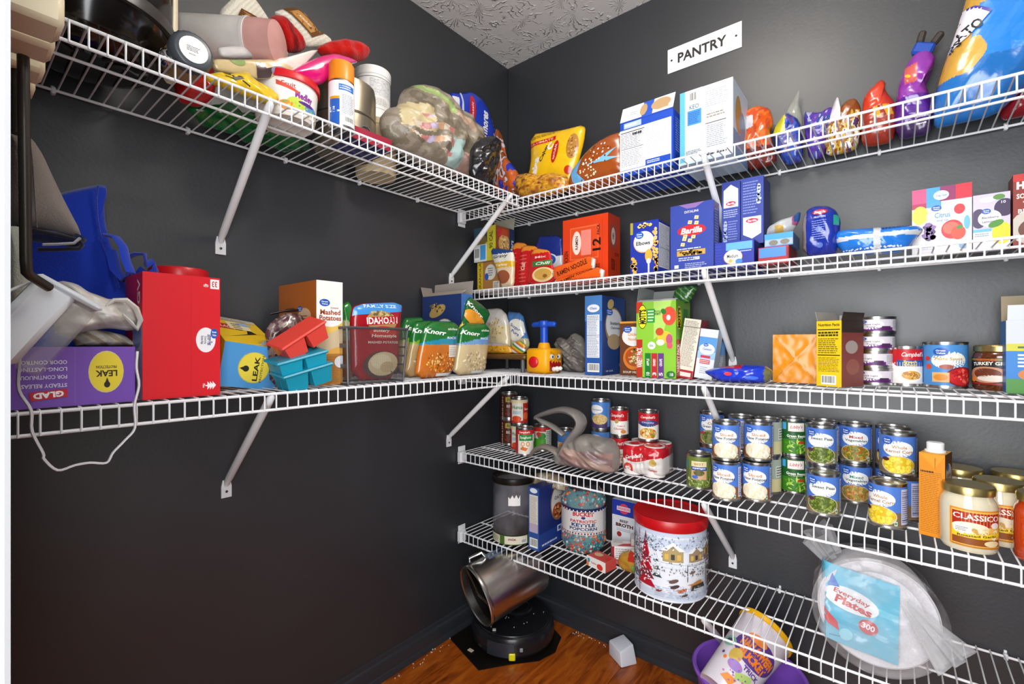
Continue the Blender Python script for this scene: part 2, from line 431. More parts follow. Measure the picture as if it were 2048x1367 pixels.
# ------------------------------------------------------------------ room
def wall_mat():
    m, nt, N, L, b = nodes('charcoal_satin_paint')
    tc = N.new('ShaderNodeTexCoord'); n1 = N.new('ShaderNodeTexNoise'); n1.inputs['Scale'].default_value = 110; n1.inputs['Detail'].default_value = 3
    n2 = N.new('ShaderNodeTexNoise'); n2.inputs['Scale'].default_value = 2.3; n2.inputs['Detail'].default_value = 5
    L.new(tc.outputs['Object'], n1.inputs['Vector']); L.new(tc.outputs['Object'], n2.inputs['Vector'])
    bp = N.new('ShaderNodeBump'); bp.inputs['Strength'].default_value = .25; bp.inputs['Distance'].default_value = .0012
    L.new(n1.outputs['Fac'], bp.inputs['Height']); L.new(bp.outputs[0], b.inputs['Normal'])
    mr = N.new('ShaderNodeMapRange'); mr.inputs[3].default_value = .42; mr.inputs[4].default_value = .54; L.new(n2.outputs['Fac'], mr.inputs[0]); L.new(mr.outputs[0], b.inputs['Roughness'])
    mx = N.new('ShaderNodeMixRGB'); mx.inputs[1].default_value = lin('212429'); mx.inputs[2].default_value = lin('272a2f'); L.new(n2.outputs['Fac'], mx.inputs[0]); L.new(mx.outputs[0], b.inputs['Base Color'])
    setp(b, spec=1.0); return m
WALL = wall_mat()
TRIM = pm('charcoal_trim_paint', '303338', bs=60, bstr=.05, rough=.3)
WHITE = pm('white_trim_paint', 'c4c7ca', bs=40, bstr=.04, rough=.35)
def ceiling_mat():
    m, nt, N, L, b = nodes('stomped_plaster')
    tc = N.new('ShaderNodeTexCoord')
    nz = N.new('ShaderNodeTexNoise'); nz.inputs['Scale'].default_value = 9; nz.inputs['Detail'].default_value = 3; L.new(tc.outputs['Object'], nz.inputs['Vector'])
    wv = N.new('ShaderNodeMixRGB'); wv.blend_type = 'ADD'; wv.inputs[0].default_value = .07; L.new(tc.outputs['Object'], wv.inputs[1]); L.new(nz.outputs['Color'], wv.inputs[2])
    vo = N.new('ShaderNodeTexVoronoi'); vo.inputs['Scale'].default_value = 7.5; L.new(wv.outputs[0], vo.inputs['Vector'])
    sub = N.new('ShaderNodeVectorMath'); sub.operation = 'SUBTRACT'; L.new(wv.outputs[0], sub.inputs[0]); L.new(vo.outputs['Position'], sub.inputs[1])
    sep = N.new('ShaderNodeSeparateXYZ'); L.new(sub.outputs[0], sep.inputs[0])
    at = N.new('ShaderNodeMath'); at.operation = 'ARCTAN2'; L.new(sep.outputs['Y'], at.inputs[0]); L.new(sep.outputs['X'], at.inputs[1])
    n3 = N.new('ShaderNodeTexNoise'); n3.inputs['Scale'].default_value = 26; n3.inputs['Detail'].default_value = 2; L.new(tc.outputs['Object'], n3.inputs['Vector'])
    ma = N.new('ShaderNodeMath'); ma.operation = 'MULTIPLY_ADD'; ma.inputs[1].default_value = 9; L.new(n3.outputs['Fac'], ma.inputs[0])
    a2 = N.new('ShaderNodeMath'); a2.operation = 'MULTIPLY'; a2.inputs[1].default_value = 7; L.new(at.outputs[0], a2.inputs[0]); L.new(a2.outputs[0], ma.inputs[2])
    sn = N.new('ShaderNodeMath'); sn.operation = 'SINE'; L.new(ma.outputs[0], sn.inputs[0])
    ab = N.new('ShaderNodeMath'); ab.operation = 'ABSOLUTE'; L.new(sn.outputs[0], ab.inputs[0])
    mr = N.new('ShaderNodeMapRange'); mr.inputs[1].default_value = 0; mr.inputs[2].default_value = .55; mr.inputs[3].default_value = 1; mr.inputs[4].default_value = 0; L.new(ab.outputs[0], mr.inputs[0])
    n4 = N.new('ShaderNodeTexNoise'); n4.inputs['Scale'].default_value = 16; L.new(tc.outputs['Object'], n4.inputs['Vector'])
    mk = N.new('ShaderNodeMapRange'); mk.inputs[1].default_value = .45; mk.inputs[2].default_value = .6; L.new(n4.outputs['Fac'], mk.inputs[0])
    mu = N.new('ShaderNodeMath'); mu.operation = 'MULTIPLY'; L.new(mr.outputs[0], mu.inputs[0]); L.new(mk.outputs[0], mu.inputs[1])
    bp = N.new('ShaderNodeBump'); bp.inputs['Strength'].default_value = .8; bp.inputs['Distance'].default_value = .009; L.new(mu.outputs[0], bp.inputs['Height']); L.new(bp.outputs[0], b.inputs['Normal'])
    b.inputs['Base Color'].default_value = lin('dedbd8'); setp(b, rough=.5, spec=.4); return m
def wood_mat():
    m, nt, N, L, b = nodes('cherry_laminate')
    tc = N.new('ShaderNodeTexCoord'); oi = N.new('ShaderNodeObjectInfo'); mp = N.new('ShaderNodeMapping'); mp.inputs['Scale'].default_value = (16, 1.6, 1)
    L.new(tc.outputs['Object'], mp.inputs[0]); ad = N.new('ShaderNodeVectorMath'); ad.operation = 'ADD'; L.new(mp.outputs[0], ad.inputs[0])
    cb = N.new('ShaderNodeCombineXYZ'); sc = N.new('ShaderNodeMath'); sc.operation = 'MULTIPLY'; sc.inputs[1].default_value = 40; L.new(oi.outputs['Random'], sc.inputs[0]); L.new(sc.outputs[0], cb.inputs[1]); L.new(sc.outputs[0], cb.inputs[2]); L.new(cb.outputs[0], ad.inputs[1])
    n = N.new('ShaderNodeTexNoise'); n.inputs['Scale'].default_value = 2.2; n.inputs['Detail'].default_value = 8; n.inputs['Roughness'].default_value = .62; n.inputs['Distortion'].default_value = 1.3; L.new(ad.outputs[0], n.inputs['Vector'])
    cr = N.new('ShaderNodeValToRGB'); e = cr.color_ramp.elements; e[0].position = .3; e[0].color = lin('5a2408'); e[1].position = .72; e[1].color = lin('c06a1c')
    x = cr.color_ramp.elements.new(.5); x.color = lin('a04c10'); L.new(n.outputs['Fac'], cr.inputs[0]); L.new(cr.outputs[0], b.inputs['Base Color'])
    setp(b, rough=.28, spec=.5); return m
H = 2.44; XR = 1.98; YF = -1.642
mb = MB(); mb.box(-.1, 0, -1.76, .1, 0, H); struct('wall_left', mb, WALL)
mb = MB(); mb.box(0, XR+.1, 0, .1, 0, H); struct('wall_back', mb, WALL)
mb = MB(); mb.box(XR, XR+.1, -1.76, 0, 0, H); struct('wall_right', mb, WALL)
mb = MB(); mb.box(0, .93, -1.76, YF-.004, 0, H); mb.box(1.77, XR, -1.76, YF-.004, 0, H); mb.box(.93, 1.77, -1.76, YF-.004, 2.1, H); struct('wall_front', mb, WALL)
mb = MB(); mb.box(-.1, XR+.1, -1.76, .1, H, H+.1); struct('ceiling', mb, ceiling_mat())
mb = MB(); mb.box(-.1, XR+.1, -2.6, .1, -.1, -.006); fl = struct('floor', mb, pm('subfloor', '3a1d0c', rough=.8))
WOOD = wood_mat(); pw = .125; rnd = random.Random(5)
pmesh = MB().box(0, pw-.0008, 0, 1.2, -.006, 0, 'a04c10', .0006).build('plank', WOOD, fl, 0)
first = True
for i in range(int(2.0/pw)+1):
    y = -2.6-rnd.random()*.9
    while y < 0:
        if first: o = pmesh; first = False
        else: o = pmesh.copy(); COL.objects.link(o)
        y0 = max(y, -2.58); y1 = min(y+1.2, -.001); o.location = (i*pw-.003 if i else .0, y0, 0); o.scale = ((min(pw, XR-i*pw)/pw) if i*pw+pw > XR else 1, max(.01, (y1-y0-.0008)/1.2), 1); y += 1.2
def baseboard(name, a, b, nrm):
    prof = [(0, 0), (.019, 0), (.0185, .010), (.0145, .019), (.0115, .021), (.0115, .058), (.009, .066), (.006, .069), (.0045, .082), (0, .084)]
    a, b, nrm = Vector(a), Vector(b), Vector(nrm); m = MB(); n = len(prof)
    P = [a+nrm*p[0]+Vector((0, 0, p[1])) for p in prof]+[b+nrm*p[0]+Vector((0, 0, p[1])) for p in prof]
    m.add(P, [(i, (i+1) % n, n+(i+1) % n, n+i) for i in range(n)]+[tuple(range(n)), tuple(range(2*n-1, n-1, -1))]); struct(name, m, TRIM, 30)
baseboard('baseboard_left', (0, YF, 0), (0, 0, 0), (1, 0, 0)); baseboard('baseboard_back', (0, 0, 0), (XR, 0, 0), (0, -1, 0))
mb = MB(); mb.box(.931, .95, -1.79, YF, 0, 2.08, b=.003); struct('trim_1', mb, WHITE)
mb = MB(); mb.box(1.75, 1.769, -1.79, YF, 0, 2.08, b=.003); struct('trim_2', mb, WHITE)
mb = MB(); mb.box(.931, 1.769, -1.79, YF, 2.08, 2.099, b=.003); struct('trim_3', mb, WHITE)
# ceiling lamp (above the frame)
lm = thing('ceiling_lamp', 'round white dome lamp on the pantry ceiling', 'lamp', LAMP)
MB().lathe([(.07, 0), (.07, -.02), (.045, -.025), (.045, -.048)], 40).build('lamp_base', WHITE, lm, 40)
m, nt, N, L, b = nodes('lit_lamp_glass'); b.inputs['Emission Color'].default_value = (1, .93, .84, 1); b.inputs['Emission Strength'].default_value = LAMP_STRENGTH; b.inputs['Base Color'].default_value = (.9, .9, .9, 1)
MB().lathe([(.05, -.045)]+[(.135*math.cos(t*math.pi/16), -.115-.072*math.sin(t*math.pi/16)) for t in range(-7, 8)]+[(.003, -.187)], 24).build('lamp_shade', m, lm, 60)

# ------------------------------------------------------------------ wire shelves
Z1L, Z1R, Z2, Z3L, Z3R, Z4, Z5 = 1.7095, 1.7060, 1.3835, 1.0618, 1.0573, .7309, .4062   # top of the deck wires
DEP = .318; LIPH = .040; PITCH = .0247
wire_me = {}
def shelf(label, wall, z, a, b, braces=(), bracket=False, d=DEP, phase=0):
    """local: x along the wall, -y out from the wall, z=0 at deck top"""
    t = thing('wire_shelf', label, 'shelf', (0, 0, z) if wall == 'back' else (0, 0, z), 0 if wall == 'back' else 90, 'white wire shelves')
    # on the left wall local x -> +y, local -y -> +x
    rr = .0032; wr = .0017; zc = -wr-.0002
    for nm, y, zz in (('front_rod', -d, zc-rr*.9), ('lip_rod', -d-.001, -LIPH), ('middle_rod', -.19, zc-rr*1.3), ('back_rod', -.012, zc-rr*1.3)):
        MB().tube([(a, y, zz), (b, y, zz)], rr, 8).build(nm, WIRE, t, 40)
    if d not in wire_me:
        m = MB().tube([(0, -.008, zc), (0, -d+.004, zc), (0, -d-.0035, zc-.003), (0, -d-.0045, zc-.009), (0, -d-.0045, -LIPH-.002)], wr, 5)
        o = m.build('wire', WIRE, t, 60); wire_me[d] = o.data; o.location.x = a+.004+phase; x = a+.004+phase+PITCH
    else: x = a+.004+phase
    while x < b-.002:
        o = bpy.data.objects.new('wire', wire_me[d]); COL.objects.link(o); o.parent = t; o.location.x = x; x += PITCH
    for (xf, xw) in braces:
        m = MB(); top = Vector((xf, -d+.006, -.012)); bot = Vector((xw, -.008, -.262))
        m.tube([top+Vector((0, -.004, .008)), top, top.lerp(bot, .06), top.lerp(bot, .5), top.lerp(bot, .94), bot, bot+Vector((0, .004, -.01))], [.004, .008, .0095, .0098, .0095, .008, .006], 10)
        o = m.build('support_brace', WIRE, t, 50)
        f = MB(); f.prism([(xw-.0125, -.305), (xw+.0125, -.305), (xw+.0125, -.275), (xw+.009, -.258), (xw-.009, -.258), (xw-.0125, -.275)], -.004, -.0005, 'ffffff'); fo = f.build('foot_plate', WIRE, o, 0)
        s = MB(); s.lathe([(.0034, 0), (.0034, .0012), (.001, .0018)], 12, xf=Matrix.Translation((xw, -.004, -.289)) @ Matrix.Rotation(R(90), 4, 'X')); s.build('screw', pm('screw_dark', '55565a', rough=.4, metal=.8, bs=80, bstr=.05), o, 40)
    x = a+.12
    while x < b-.05:
        m = MB(); m.box(x-.004, x+.004, -.016, -.0005, -.014, .001, b=.002); m.box(x-.003, x+.003, -.005, -.0005, .0, .006, b=.001); m.build('wall_clip', WIRE, t, 30); x += .245
    if bracket:
        m = MB(); m.box(a-.0095, a-.0065, -d-.002, -d+.038, -.056, .016, b=.001); m.box(a-.0068, a+.014, -d-.010, -d+.024, -.046, -.003, b=.003); m.box(a+.013, a+.018, -d-.008, -d+.002, -.044, -.005, b=.002)
        m.build('end_bracket', WIRE, t, 30)
    return t
shelf('topmost white wire shelf along the left wall, above the blue bag', 'left', Z1L, -1.636, -.328, [(-1.205, -1.195), (-.372, -.358)], d=.3254)
shelf('lower white wire shelf along the left wall, carrying the purple box', 'left', Z3L, -1.636, -.328, [(-1.203, -1.181), (-.385, -.372)], d=.3254, phase=.0155)
for k, (z, n) in enumerate(((Z1R, 'topmost white wire shelf on the back wall, under the hanging sign'), (Z2, 'second white wire shelf from the top on the back wall, holding pasta boxes'),
                (Z3R, 'middle white wire shelf on the back wall, with the yellow toy'), (Z4, 'white wire shelf on the back wall crowded with stacked blue cans'), (Z5, 'lowest white wire shelf on the back wall, under the red-lidded tin'))):
    shelf(n, 'back', z, .010, XR-.004, [(.974, .972)], True, phase=(.006, .01, .004, .012, .002)[k])
# sign
sg = thing('pantry_sign', 'white metal sign reading PANTRY screwed to the back wall', 'sign', (.8762, -.001, 2.183))
MB().box(-.1235, .1235, -.0025, 0, -.043, .043, b=.0008).build('plate', pm('enamel_white', 'eeeeec', rough=.3, bs=20, bstr=.03), sg, 0)
pb = MB(); p = Print(pb, .247, .086, lambda x, y, e: (x-.1235, -.0025-e, y-.043)); p.text('PANTRY', .48, .5, .66, .40, '2a2a2c', bold=.028); pb.build('lettering', INK, sg, 0)
for x in (-.1085, .1065):
    MB().lathe([(.0035, 0), (.0035, .001), (.0015, .0018)], 14, '222222', xf=Matrix.Translation((x, -.0026, .0)) @ Matrix.Rotation(R(90), 4, 'X')).build('screw', INK, sg, 40)
# ================================================================== top shelf, left wall
Z = Z1L
GLOSSB = pm('black_enamel', '120d0a', bs=4, bstr=.05, rough=.14, spec=.6)
BEIGE = pm('beige_plastic', 'efe2bf', bs=60, bstr=.05, rough=.45)
DROD = pm('dark_steel_rod', '4a4640', bs=100, bstr=.05, rough=.35, metal=.6)
CHROME = pm('chrome', 'cfcfcf', bs=20, bstr=.02, rough=.12, metal=1)
def blob(name, label, cat, c, rad, col, mat, seed=0, amp=.012, sc=16, n=44, m=30, rz=0, part='body', group=None, flat=0, pinch=0):
    t = thing(name, label, cat, c, rz, group)
    def fn(u, v):
        a = u*2*math.pi; b = v*math.pi; d = Vector((math.sin(b)*math.cos(a), math.sin(b)*math.sin(a), -math.cos(b)))
        q = Vector((d.x*rad[0], d.y*rad[1], d.z*rad[2])); k = noise.noise(q*sc+Vector((seed*5.1, seed, 0)))
        g = amp*(folds(q, sc*1.6, seed)+.5*k)
        q = q+d*g; z = rad[2]+q.z
        return (q.x, q.y, max(.0008*(1+k), z))
    o = MB().grid(fn, n, m, col).build(part, mat, t, 70)
    bm = bmesh.new(); bm.from_mesh(o.data); bmesh.ops.remove_doubles(bm, verts=bm.verts, dist=1e-5); bmesh.ops.recalc_face_normals(bm, faces=bm.faces); bm.to_mesh(o.data); bm.free()
    return t
# hanging rack by the door
rk = thing('hanging_rack', 'rack of beige plastic blocks on dark metal rods hanging beside the white door frame', 'rack', (0, 0, 0))
for i, (xr, yb, X) in enumerate(((131, 56, .66), (112, 101, .55), (92, 148, .44), (72, 184, .35))):
    q = at_x(xr, yb, X); m = MB(); m.box(-.028, .028, -.16, 0, 0, .040-.002*i, 'd9c9a2', .006)
    m.box(-.02, .02, -.05, -.02, .0385-.002*i, .0425-.002*i, 'd9c9a2', .002); o = m.build('block', BEIGE, rk, 40); o.location = (X-.028, q.y, q.z)
a = at_x(46, 90, .50); b_ = at_x(52, 520, .50); c_ = at_x(62, 552, .49); d_ = at_x(98, 575, .47)
MB().tube([a, a.lerp(b_, .5), b_, b_.lerp(c_, .6)+Vector((0, -.002, -.004)), c_, c_.lerp(d_, .5), d_], .0062, 10).build('rod', DROD, rk, 60)
a = at_x(34, 120, .42); b_ = at_x(34, 268, .42)
MB().tube([a, b_], .007, 10).build('rod', DROD, rk, 60)
a = at_x(52, 20, .66); q = at_x(60, 90, .44); MB().tube([(.68, a.y-.06, a.z+.02), (.30, a.y-.06, a.z+.02)], .006, 8).build('rod', DROD, rk, 60)
# big black cooker
ck = thing('slow_cooker', 'big glossy black cooker at the left end of the top shelf, half out of frame', 'cooker', (.172, -1.487, Z)); ck.scale = (.92, .92, .95)
MB().lathe([(.06, .004), (.085, 0), (.105, .006), (.128, .03), (.143, .07), (.149, .12), (.150, .19), (.152, .23)], 56, cap1=False).build('pot', GLOSSB, ck, 40)
MB().lathe([(.152, .228), (.159, .231), (.160, .24), (.155, .246), (.14, .262), (.1, .285), (.03, .297), (.004, .298)], 56).build('lid', pm('dark_glass_lid', '241a14', rough=.08, spec=.7, bs=5, bstr=.03), ck, 40)
MB().lathe([(.1445, .085), (.1535, .086), (.1545, .10), (.152, .112), (.146, .114)], 56, cap0=False, cap1=False).build('band', pm('grey_band', '3a3836', rough=.3, bs=20, bstr=.05), ck, 40)
for k in range(5):
    a = R(-40+k*22); MB().tube([(.075*math.cos(a), .075*math.sin(a), -.0005), (.045*math.cos(a), .045*math.sin(a), .0035)], .004, 6).build('foot', pm('rubber_foot', '2a2826', rough=.7, bs=50, bstr=.1), ck, 40)
m = MB(); m.box(.02, .052, .128, .15, .01, .215, 'c8b48e', .006); m.build('handle', BEIGE, ck, 30)
kn = MB(); kn.lathe([(.014, 0), (.017, .004), (.017, .02), (.014, .024), (.006, .026)], 24, xf=Matrix.Translation((.10, .112, .02)) @ Matrix.Rotation(R(70), 4, 'Y')); kn.build('knob', CHROME, ck, 40)
# dark lidded jar facing out
q = at_x(383, 104, .30)
jr = thing('spice_jar', 'jar lying with its dark grey ribbed lid and white round sticker facing out', 'jar', (.30, q.y, Z+.040), 0)
RX = Matrix.Rotation(R(90), 4, 'Y')
MB().lathe([(.03, -.075), (.036, -.068), (.036, -.02), (.033, -.012)], 32, 'a58a5a', xf=RX).build('jar_body', FROST, jr, 40)
pr = [(.037+.0012*(k % 2), 0) for k in range(2)]
m = MB(); n = 48; P = []
for z_, rr in ((-.014, .037), (.004, .038), (.012, .033), (.013, .030)):
    for k in range(n):
        a = 2*math.pi*k/n; r2 = rr+(.0012 if k % 2 and rr > .035 else 0); P.append(RX @ Vector((r2*math.cos(a), r2*math.sin(a), z_)))
m.add(P, [(j*n+k, j*n+(k+1) % n, (j+1)*n+(k+1) % n, (j+1)*n+k) for j in range(3) for k in range(n)]+[tuple(range(3*n, 4*n))], '4b5056'); m.build('lid', PLAST, jr, 50)
pb = MB(); p = Print(pb, .06, .06, lambda x, y, e: (.0135+e, x-.03, y-.03)); p.ell(.5, .5, .42, .42, 'f4f4f4'); p.lines(.3, .42, .7, .6, 4, '555555', 4); p.lines(.36, .3, .6, .36, 1, '888888', 6); pb.build('sticker', INK, jr, 0)
# frosted tube
a = at_x(352, 75, .085); b_ = at_d(562, 88, (a-CAM).dot(AX)+.004)
tb = thing('frosted_bottle', 'frosted clear plastic bottle lying on its side with a pink tinted end', 'bottle', a)
L_ = (b_-a).length; tb.rotation_euler = (b_-a).to_track_quat('Z', 'Y').to_euler()
MB().lathe([(.02, 0, 'ded8d2'), (.045, .003, 'ded8d2'), (.050, .02, 'ded8d2'), (.051, L_*.74, 'ded8d2'), (.0505, L_*.75, 'dcb0a8'), (.048, L_*.97, 'd8a29a'), (.03, L_, 'd8a29a')], 40).build('shell', FROST, tb, 40)
MB().lathe([(.0505, L_*.70), (.052, L_*.705), (.052, L_*.735), (.0505, L_*.74)], 40, 'd8d0ca', cap0=False, cap1=False).build('collar', PLAST, tb, 40)
# frosted tray
o, pts = pxL([(432, 92), (560, 95), (578, 104), (575, 117), (470, 118), (440, 114)], .235, Z)
soft('plastic_tray', 'small frosted white plastic sleeve under the lying bottle', 'tray', o, Puff(pts, .012, seed=3, amp=.001), 'dcd6d2', FROST)
# treat bag
o, pts = pxL([(420, 118), (470, 120), (560, 118), (640, 96), (622, 118), (590, 148), (520, 160), (470, 150), (425, 140)], .262, Z)
def dr(p):
    p.ell(.2, .24, .07, .07, '8aa05a'); p.poly([(.38, .1), (.5, .1), (.52, .36), (.46, .3), (.42, .36), (.36, .32)], '4a3a38'); p.ell(.6, .34, .1, .08, '8c82a4', rot=15)
    p.text('vw', .6, .36, .1, .06, 'b87a4a')
soft('treat_bag', 'thin clear treat bag printed with a small dark hat and autumn colours', 'bag', o, Puff(pts, .010, amp=.0015, seed=8), bands((.5, 'd0b888'), (1, 'ddd5cb')), FOIL, draw=dr)
# red and green packages low on the deck
o, pts = pxL([(345, 150), (350, 112), (420, 122), (432, 165), (425, 205), (396, 216), (355, 205)], .15, Z)
soft('red_package', 'crinkled bright red package low behind the shelf wires', 'package', o, Puff(fit_z(pts), .040, amp=.006, sc=30, seed=2, ridge=True), 'c01c1c', FOIL)
blob('green_bag', 'flattened glossy green bag lying behind the yellow one', 'bag', (.068, -1.13, Z), (.058, .15, .030), '0f6a30', FOIL, 4, .012, 20)
# yellow bag
o, pts = pxL([(408, 150), (440, 143), (452, 150), (492, 142), (505, 158), (545, 180), (560, 196), (548, 215), (535, 240), (500, 232), (450, 205), (415, 178)], .288, Z)
def dr(p):
    for k, (x0, y0, x1, y1) in enumerate(((.2, .55, .32, .42), (.22, .36, .35, .3), (.42, .36, .52, .22), (.24, .62, .28, .5))): p.poly([(x0, y0), (x1, y1), (x1+.01, y1+.04), (x0+.01, y0+.04)], '2c2820')
    p.poly([(.3, .4), (.42, .52), (.45, .48), (.34, .3)], '6f6a60'); p.ell(.4, .5, .03, .05, '3a362c')
soft('yellow_bag', 'crumpled yellow plastic bag with black line drawing, hanging over the shelf front', 'bag', o, Puff(fit_z(pts, .001), .020, amp=.007, sc=30, seed=5, ridge=True), 'e6bf1e', FOIL, draw=dr)
# tub with red lid
q = at_z(578, 246, Z); t = thing('snack_tub', 'round white tub with red lid and colourful fruit print', 'tub', (.215, at_x(572, 200, .215).y, Z))
MB().lathe([(.055, .001), (.064, 0), (.066, .004), (.073, .085), (.074, .092)], 44, 'ece6dc').build('body', PLAST, t, 40)
MB().lathe([(.0745, .084), (.0785, .085), (.079, .098), (.077, .102), (.06, .1025)], 44, 'cf1420').build('lid', PLAST, t, 40)
def conic(r0, r1, z0, z1):
    def fn(x, y, e):
        v = y/(z1-z0); r = r0+(r1-r0)*v+e; a = x/((r0+r1)/2)-math.pi*1.5; return (r*math.cos(a), r*math.sin(a), z0+y)
    return fn
pb = MB(); p = Print(pb, 2*math.pi*.07, .072, conic(.0672, .073, .008, .080), True, .0003); p.rect(0, 0, 1, 1, 'f2efe9')
p.text('Medley', .645, .58, .105, .3, '8a2a8e', bold=.05); p.text('Fruit', .56, .86, .07, .16, 'c23a2a'); p.ell(.60, .3, .05, .22, 'c6d64a'); p.ell(.70, .28, .05, .16, '5a9ad0'); p.ell(.55, .2, .04, .16, 'e0902a'); p.poly([(.5, .95), (.62, .7), (.6, .66), (.5, .8)], 'd84a30'); p.ell(.66, .4, .05, .06, '5a2a8a'); p.dots(.63, .2, .12, .18, 26, .003, ['b8d040', 'e8d040', '58b048'], 4)
pb.build('label', INK, t, 30); t.rotation_euler.z = R(48)
# steel pot, spray can, white tub on tan tin
BRUSH = pm('brushed_steel', 'a79c88', bs=90, bstr=.1, rough=.3, metal=.9)
q = at_x(690, 280, .165); t = thing('steel_canister', 'brushed steel pot with dark band and ring pull behind the spray can', 'pot', (.165, q.y, Z))
MB().lathe([(.07, .002), (.079, 0), (.084, .008), (.085, .09), (.0835, .092), (.0835, .096), (.085, .098), (.085, .168), (.082, .186), (.07, .194), (.02, .198)], 48).build('body', BRUSH, t, 30)
MB().lathe([(.0838, .0915), (.0845, .0925), (.0845, .0955), (.0838, .0965)], 48, cap0=False, cap1=False).build('band', DROD, t, 30)
m = MB(); c0 = Vector((.0815, .01, .045)); m.tube([c0+Vector((.005, .016*math.cos(k*math.pi/8), .016*math.sin(k*math.pi/8))) for k in range(16)], .0022, 6, closed=True); m.build('ring_pull', CHROME, t, 50)
q = at_x(683, 250, .292); t = thing('spray_can', 'aerosol can with orange cap and white and blue label', 'spray can', (.292, q.y, Z), 62)
MB().lathe([(.029, .001), (.031, 0), (.0315, .004), (.0315, .118), (.029, .124), (.026, .126)], 32).build('body', STEEL, t, 30)
MB().lathe([(.0285, .120, 'e27a14'), (.0315, .1215, 'e27a14'), (.0312, .166, 'ee8a1e'), (.028, .171, 'ee8a1e'), (.0, .171, 'ee8a1e')], 32, cap0=False).build('cap', PLAST, t, 35)
pb = MB(); rr = .0317; p = Print(pb, 2*math.pi*rr, .110, lambda x, y, e: ((rr+e)*math.cos(x/rr-math.pi*1.5), (rr+e)*math.sin(x/rr-math.pi*1.5), .006+y), True, .0002)
p.rect(0, 0, 1, 1, 'f3f4f6'); p.rect(.33, 0, .47, .58, '2a62c0'); p.rect(.33, .58, .47, .64, 'e8a020'); p.text('OFF', .40, .34, .07, .3, 'ffffff', rot=90); p.rect(.46, .78, .66, .92, '2f70c8'); p.lines(.47, .8, .65, .9, 2, 'dfe8f8', 2); p.lines(.5, .25, .66, .7, 12, '9aa0aa', 5); p.bars(.52, .06, .66, .2, 4)
pb.build('label', INK, t, 30)
q = at_x(752, 330, .075); t = thing('round_tin', 'pale tan round tin at the back of the top shelf under the white tub', 'tin', (.075, q.y, Z))
MB().lathe([(.05, .0015), (.062, 0), (.064, .004), (.064, .150), (.066, .152), (.066, .168), (.06, .17)], 40, 'c9b48a').build('body', PLAST, t, 35)
t2 = thing('white_tub', 'tall white printed supplement tub standing at the back of the top shelf', 'tub', (.075, q.y-.012, Z+.1705), 55)
MB().lathe([(.05, 0), (.055, .003), (.055, .135), (.0535, .138)], 40, 'eeece8').build('body', PLAST, t2, 35)
MB().lathe([(.0535, .137), (.057, .138), (.0575, .160), (.055, .164), (.02, .165)], 40, 'f4f3f0').build('lid', PLAST, t2, 35)
pb = MB(); rr = .0552; p = Print(pb, 2*math.pi*rr, .1, lambda x, y, e: ((rr+e)*math.cos(x/rr-math.pi*1.5), (rr+e)*math.sin(x/rr-math.pi*1.5), .03+y), True, .0002)
p.rect(.3, 0, .8, .01, '3a3a3a'); p.rect(.3, .97, .8, .985, '3a3a3a'); p.rect(.47, .4, .72, .93, 'd9d8d8'); p.lines(.48, .42, .71, .92, 17, '8a8a8c', 7); p.rect(.34, .12, .4, .2, 'd8962a'); p.text('NET', .42, .16, .05, .1, '2a4a8a'); p.lines(.48, .1, .66, .34, 7, 'b8b4b0', 2)
pb.build('label', INK, t2, 30)
# towels
def ribbed(name, label, pts_px, X, tag_pts):
    o, pts = pxL(pts_px, X, Z); f = Puff(pts, .018, amp=.0012, sc=60, seed=6)
    t = soft(name, label, 'towel', o, f, lambda u, v: ('efe9da', 'e2d9c4')[int((u*.9-v*.5)*26) % 2], KNIT, 'cloth')
    pb = MB(); p = f.printer(pb, .003); c = [((x-f.x0)/f.w, (z-f.z0)/f.h) for x, z in pxL(tag_pts, X, Z)[1]]
    # the tag outline was measured about its own centre: bring it back to the towel's origin
    yc = pxL(tag_pts, X, Z)[0][1]-o[1]; c = [(u+yc/f.w, v) for u, v in c]
    p.poly(c, '6a4420'); cx = sum(a for a, b in c)/4; cy = sum(b for a, b in c)/4; p.poly([(cx+(a-cx)*.74, cy+(b-cy)*.74) for a, b in c], 'b88448')
    an = math.degrees(math.atan2((c[2][1]-c[1][1])*f.h, (c[2][0]-c[1][0])*f.w)); p.text('Kitchen', cx, cy, .22, .07, 'f0e0c0', rot=an, shear=.3)
    pb.build('leather_patch', MATTE, t, 30); return t
ribbed('ribbed_towel', 'white ribbed towel with brown patch standing behind the frosted bottle', [(436, 46), (440, 20), (458, 2), (470, -8), (500, -10), (515, 5), (542, 46), (520, 50)], .12, [(467, 44), (476, 24), (516, 44), (510, 62)])
ribbed('ribbed_towel', 'white ribbed towel with a long brown leather patch leaning on the red cloth', [(546, 24), (565, 18), (590, 16), (612, 30), (640, 72), (665, 80), (660, 92), (612, 96), (602, 84), (570, 45)], .13, [(563, 20), (588, 16), (642, 73), (618, 80)])
o, pts = pxL([(534, 46), (544, 30), (560, 32), (585, 55), (604, 82), (612, 96), (598, 106), (570, 104), (555, 75)], .17, Z)
soft('red_towel', 'folded red knit towel between the frosted bottle and the white ribbed towel', 'towel', o, Puff(pts, .026, amp=.006, sc=26, seed=9, ridge=True), lambda u, v: 'b01410' if abs(u-.35-.4*(1-v)) > .07 else '7a0c0a', KNIT, 'cloth')
o, pts = pxL([(632, 96), (655, 84), (690, 79), (722, 86), (740, 102), (732, 120), (705, 126), (668, 120), (640, 108)], .19, Z)
soft('red_towel', 'rolled red knit cloth bulging over the magenta bottle', 'towel', o, Puff(pts, .03, amp=.006, sc=26, seed=11, ridge=True), 'b8160f', KNIT, 'cloth')
o, pts = pxL([(560, 152), (600, 130), (640, 112), (670, 107), (700, 116), (718, 124), (690, 132), (668, 150), (640, 172), (600, 168)], .262, Z)
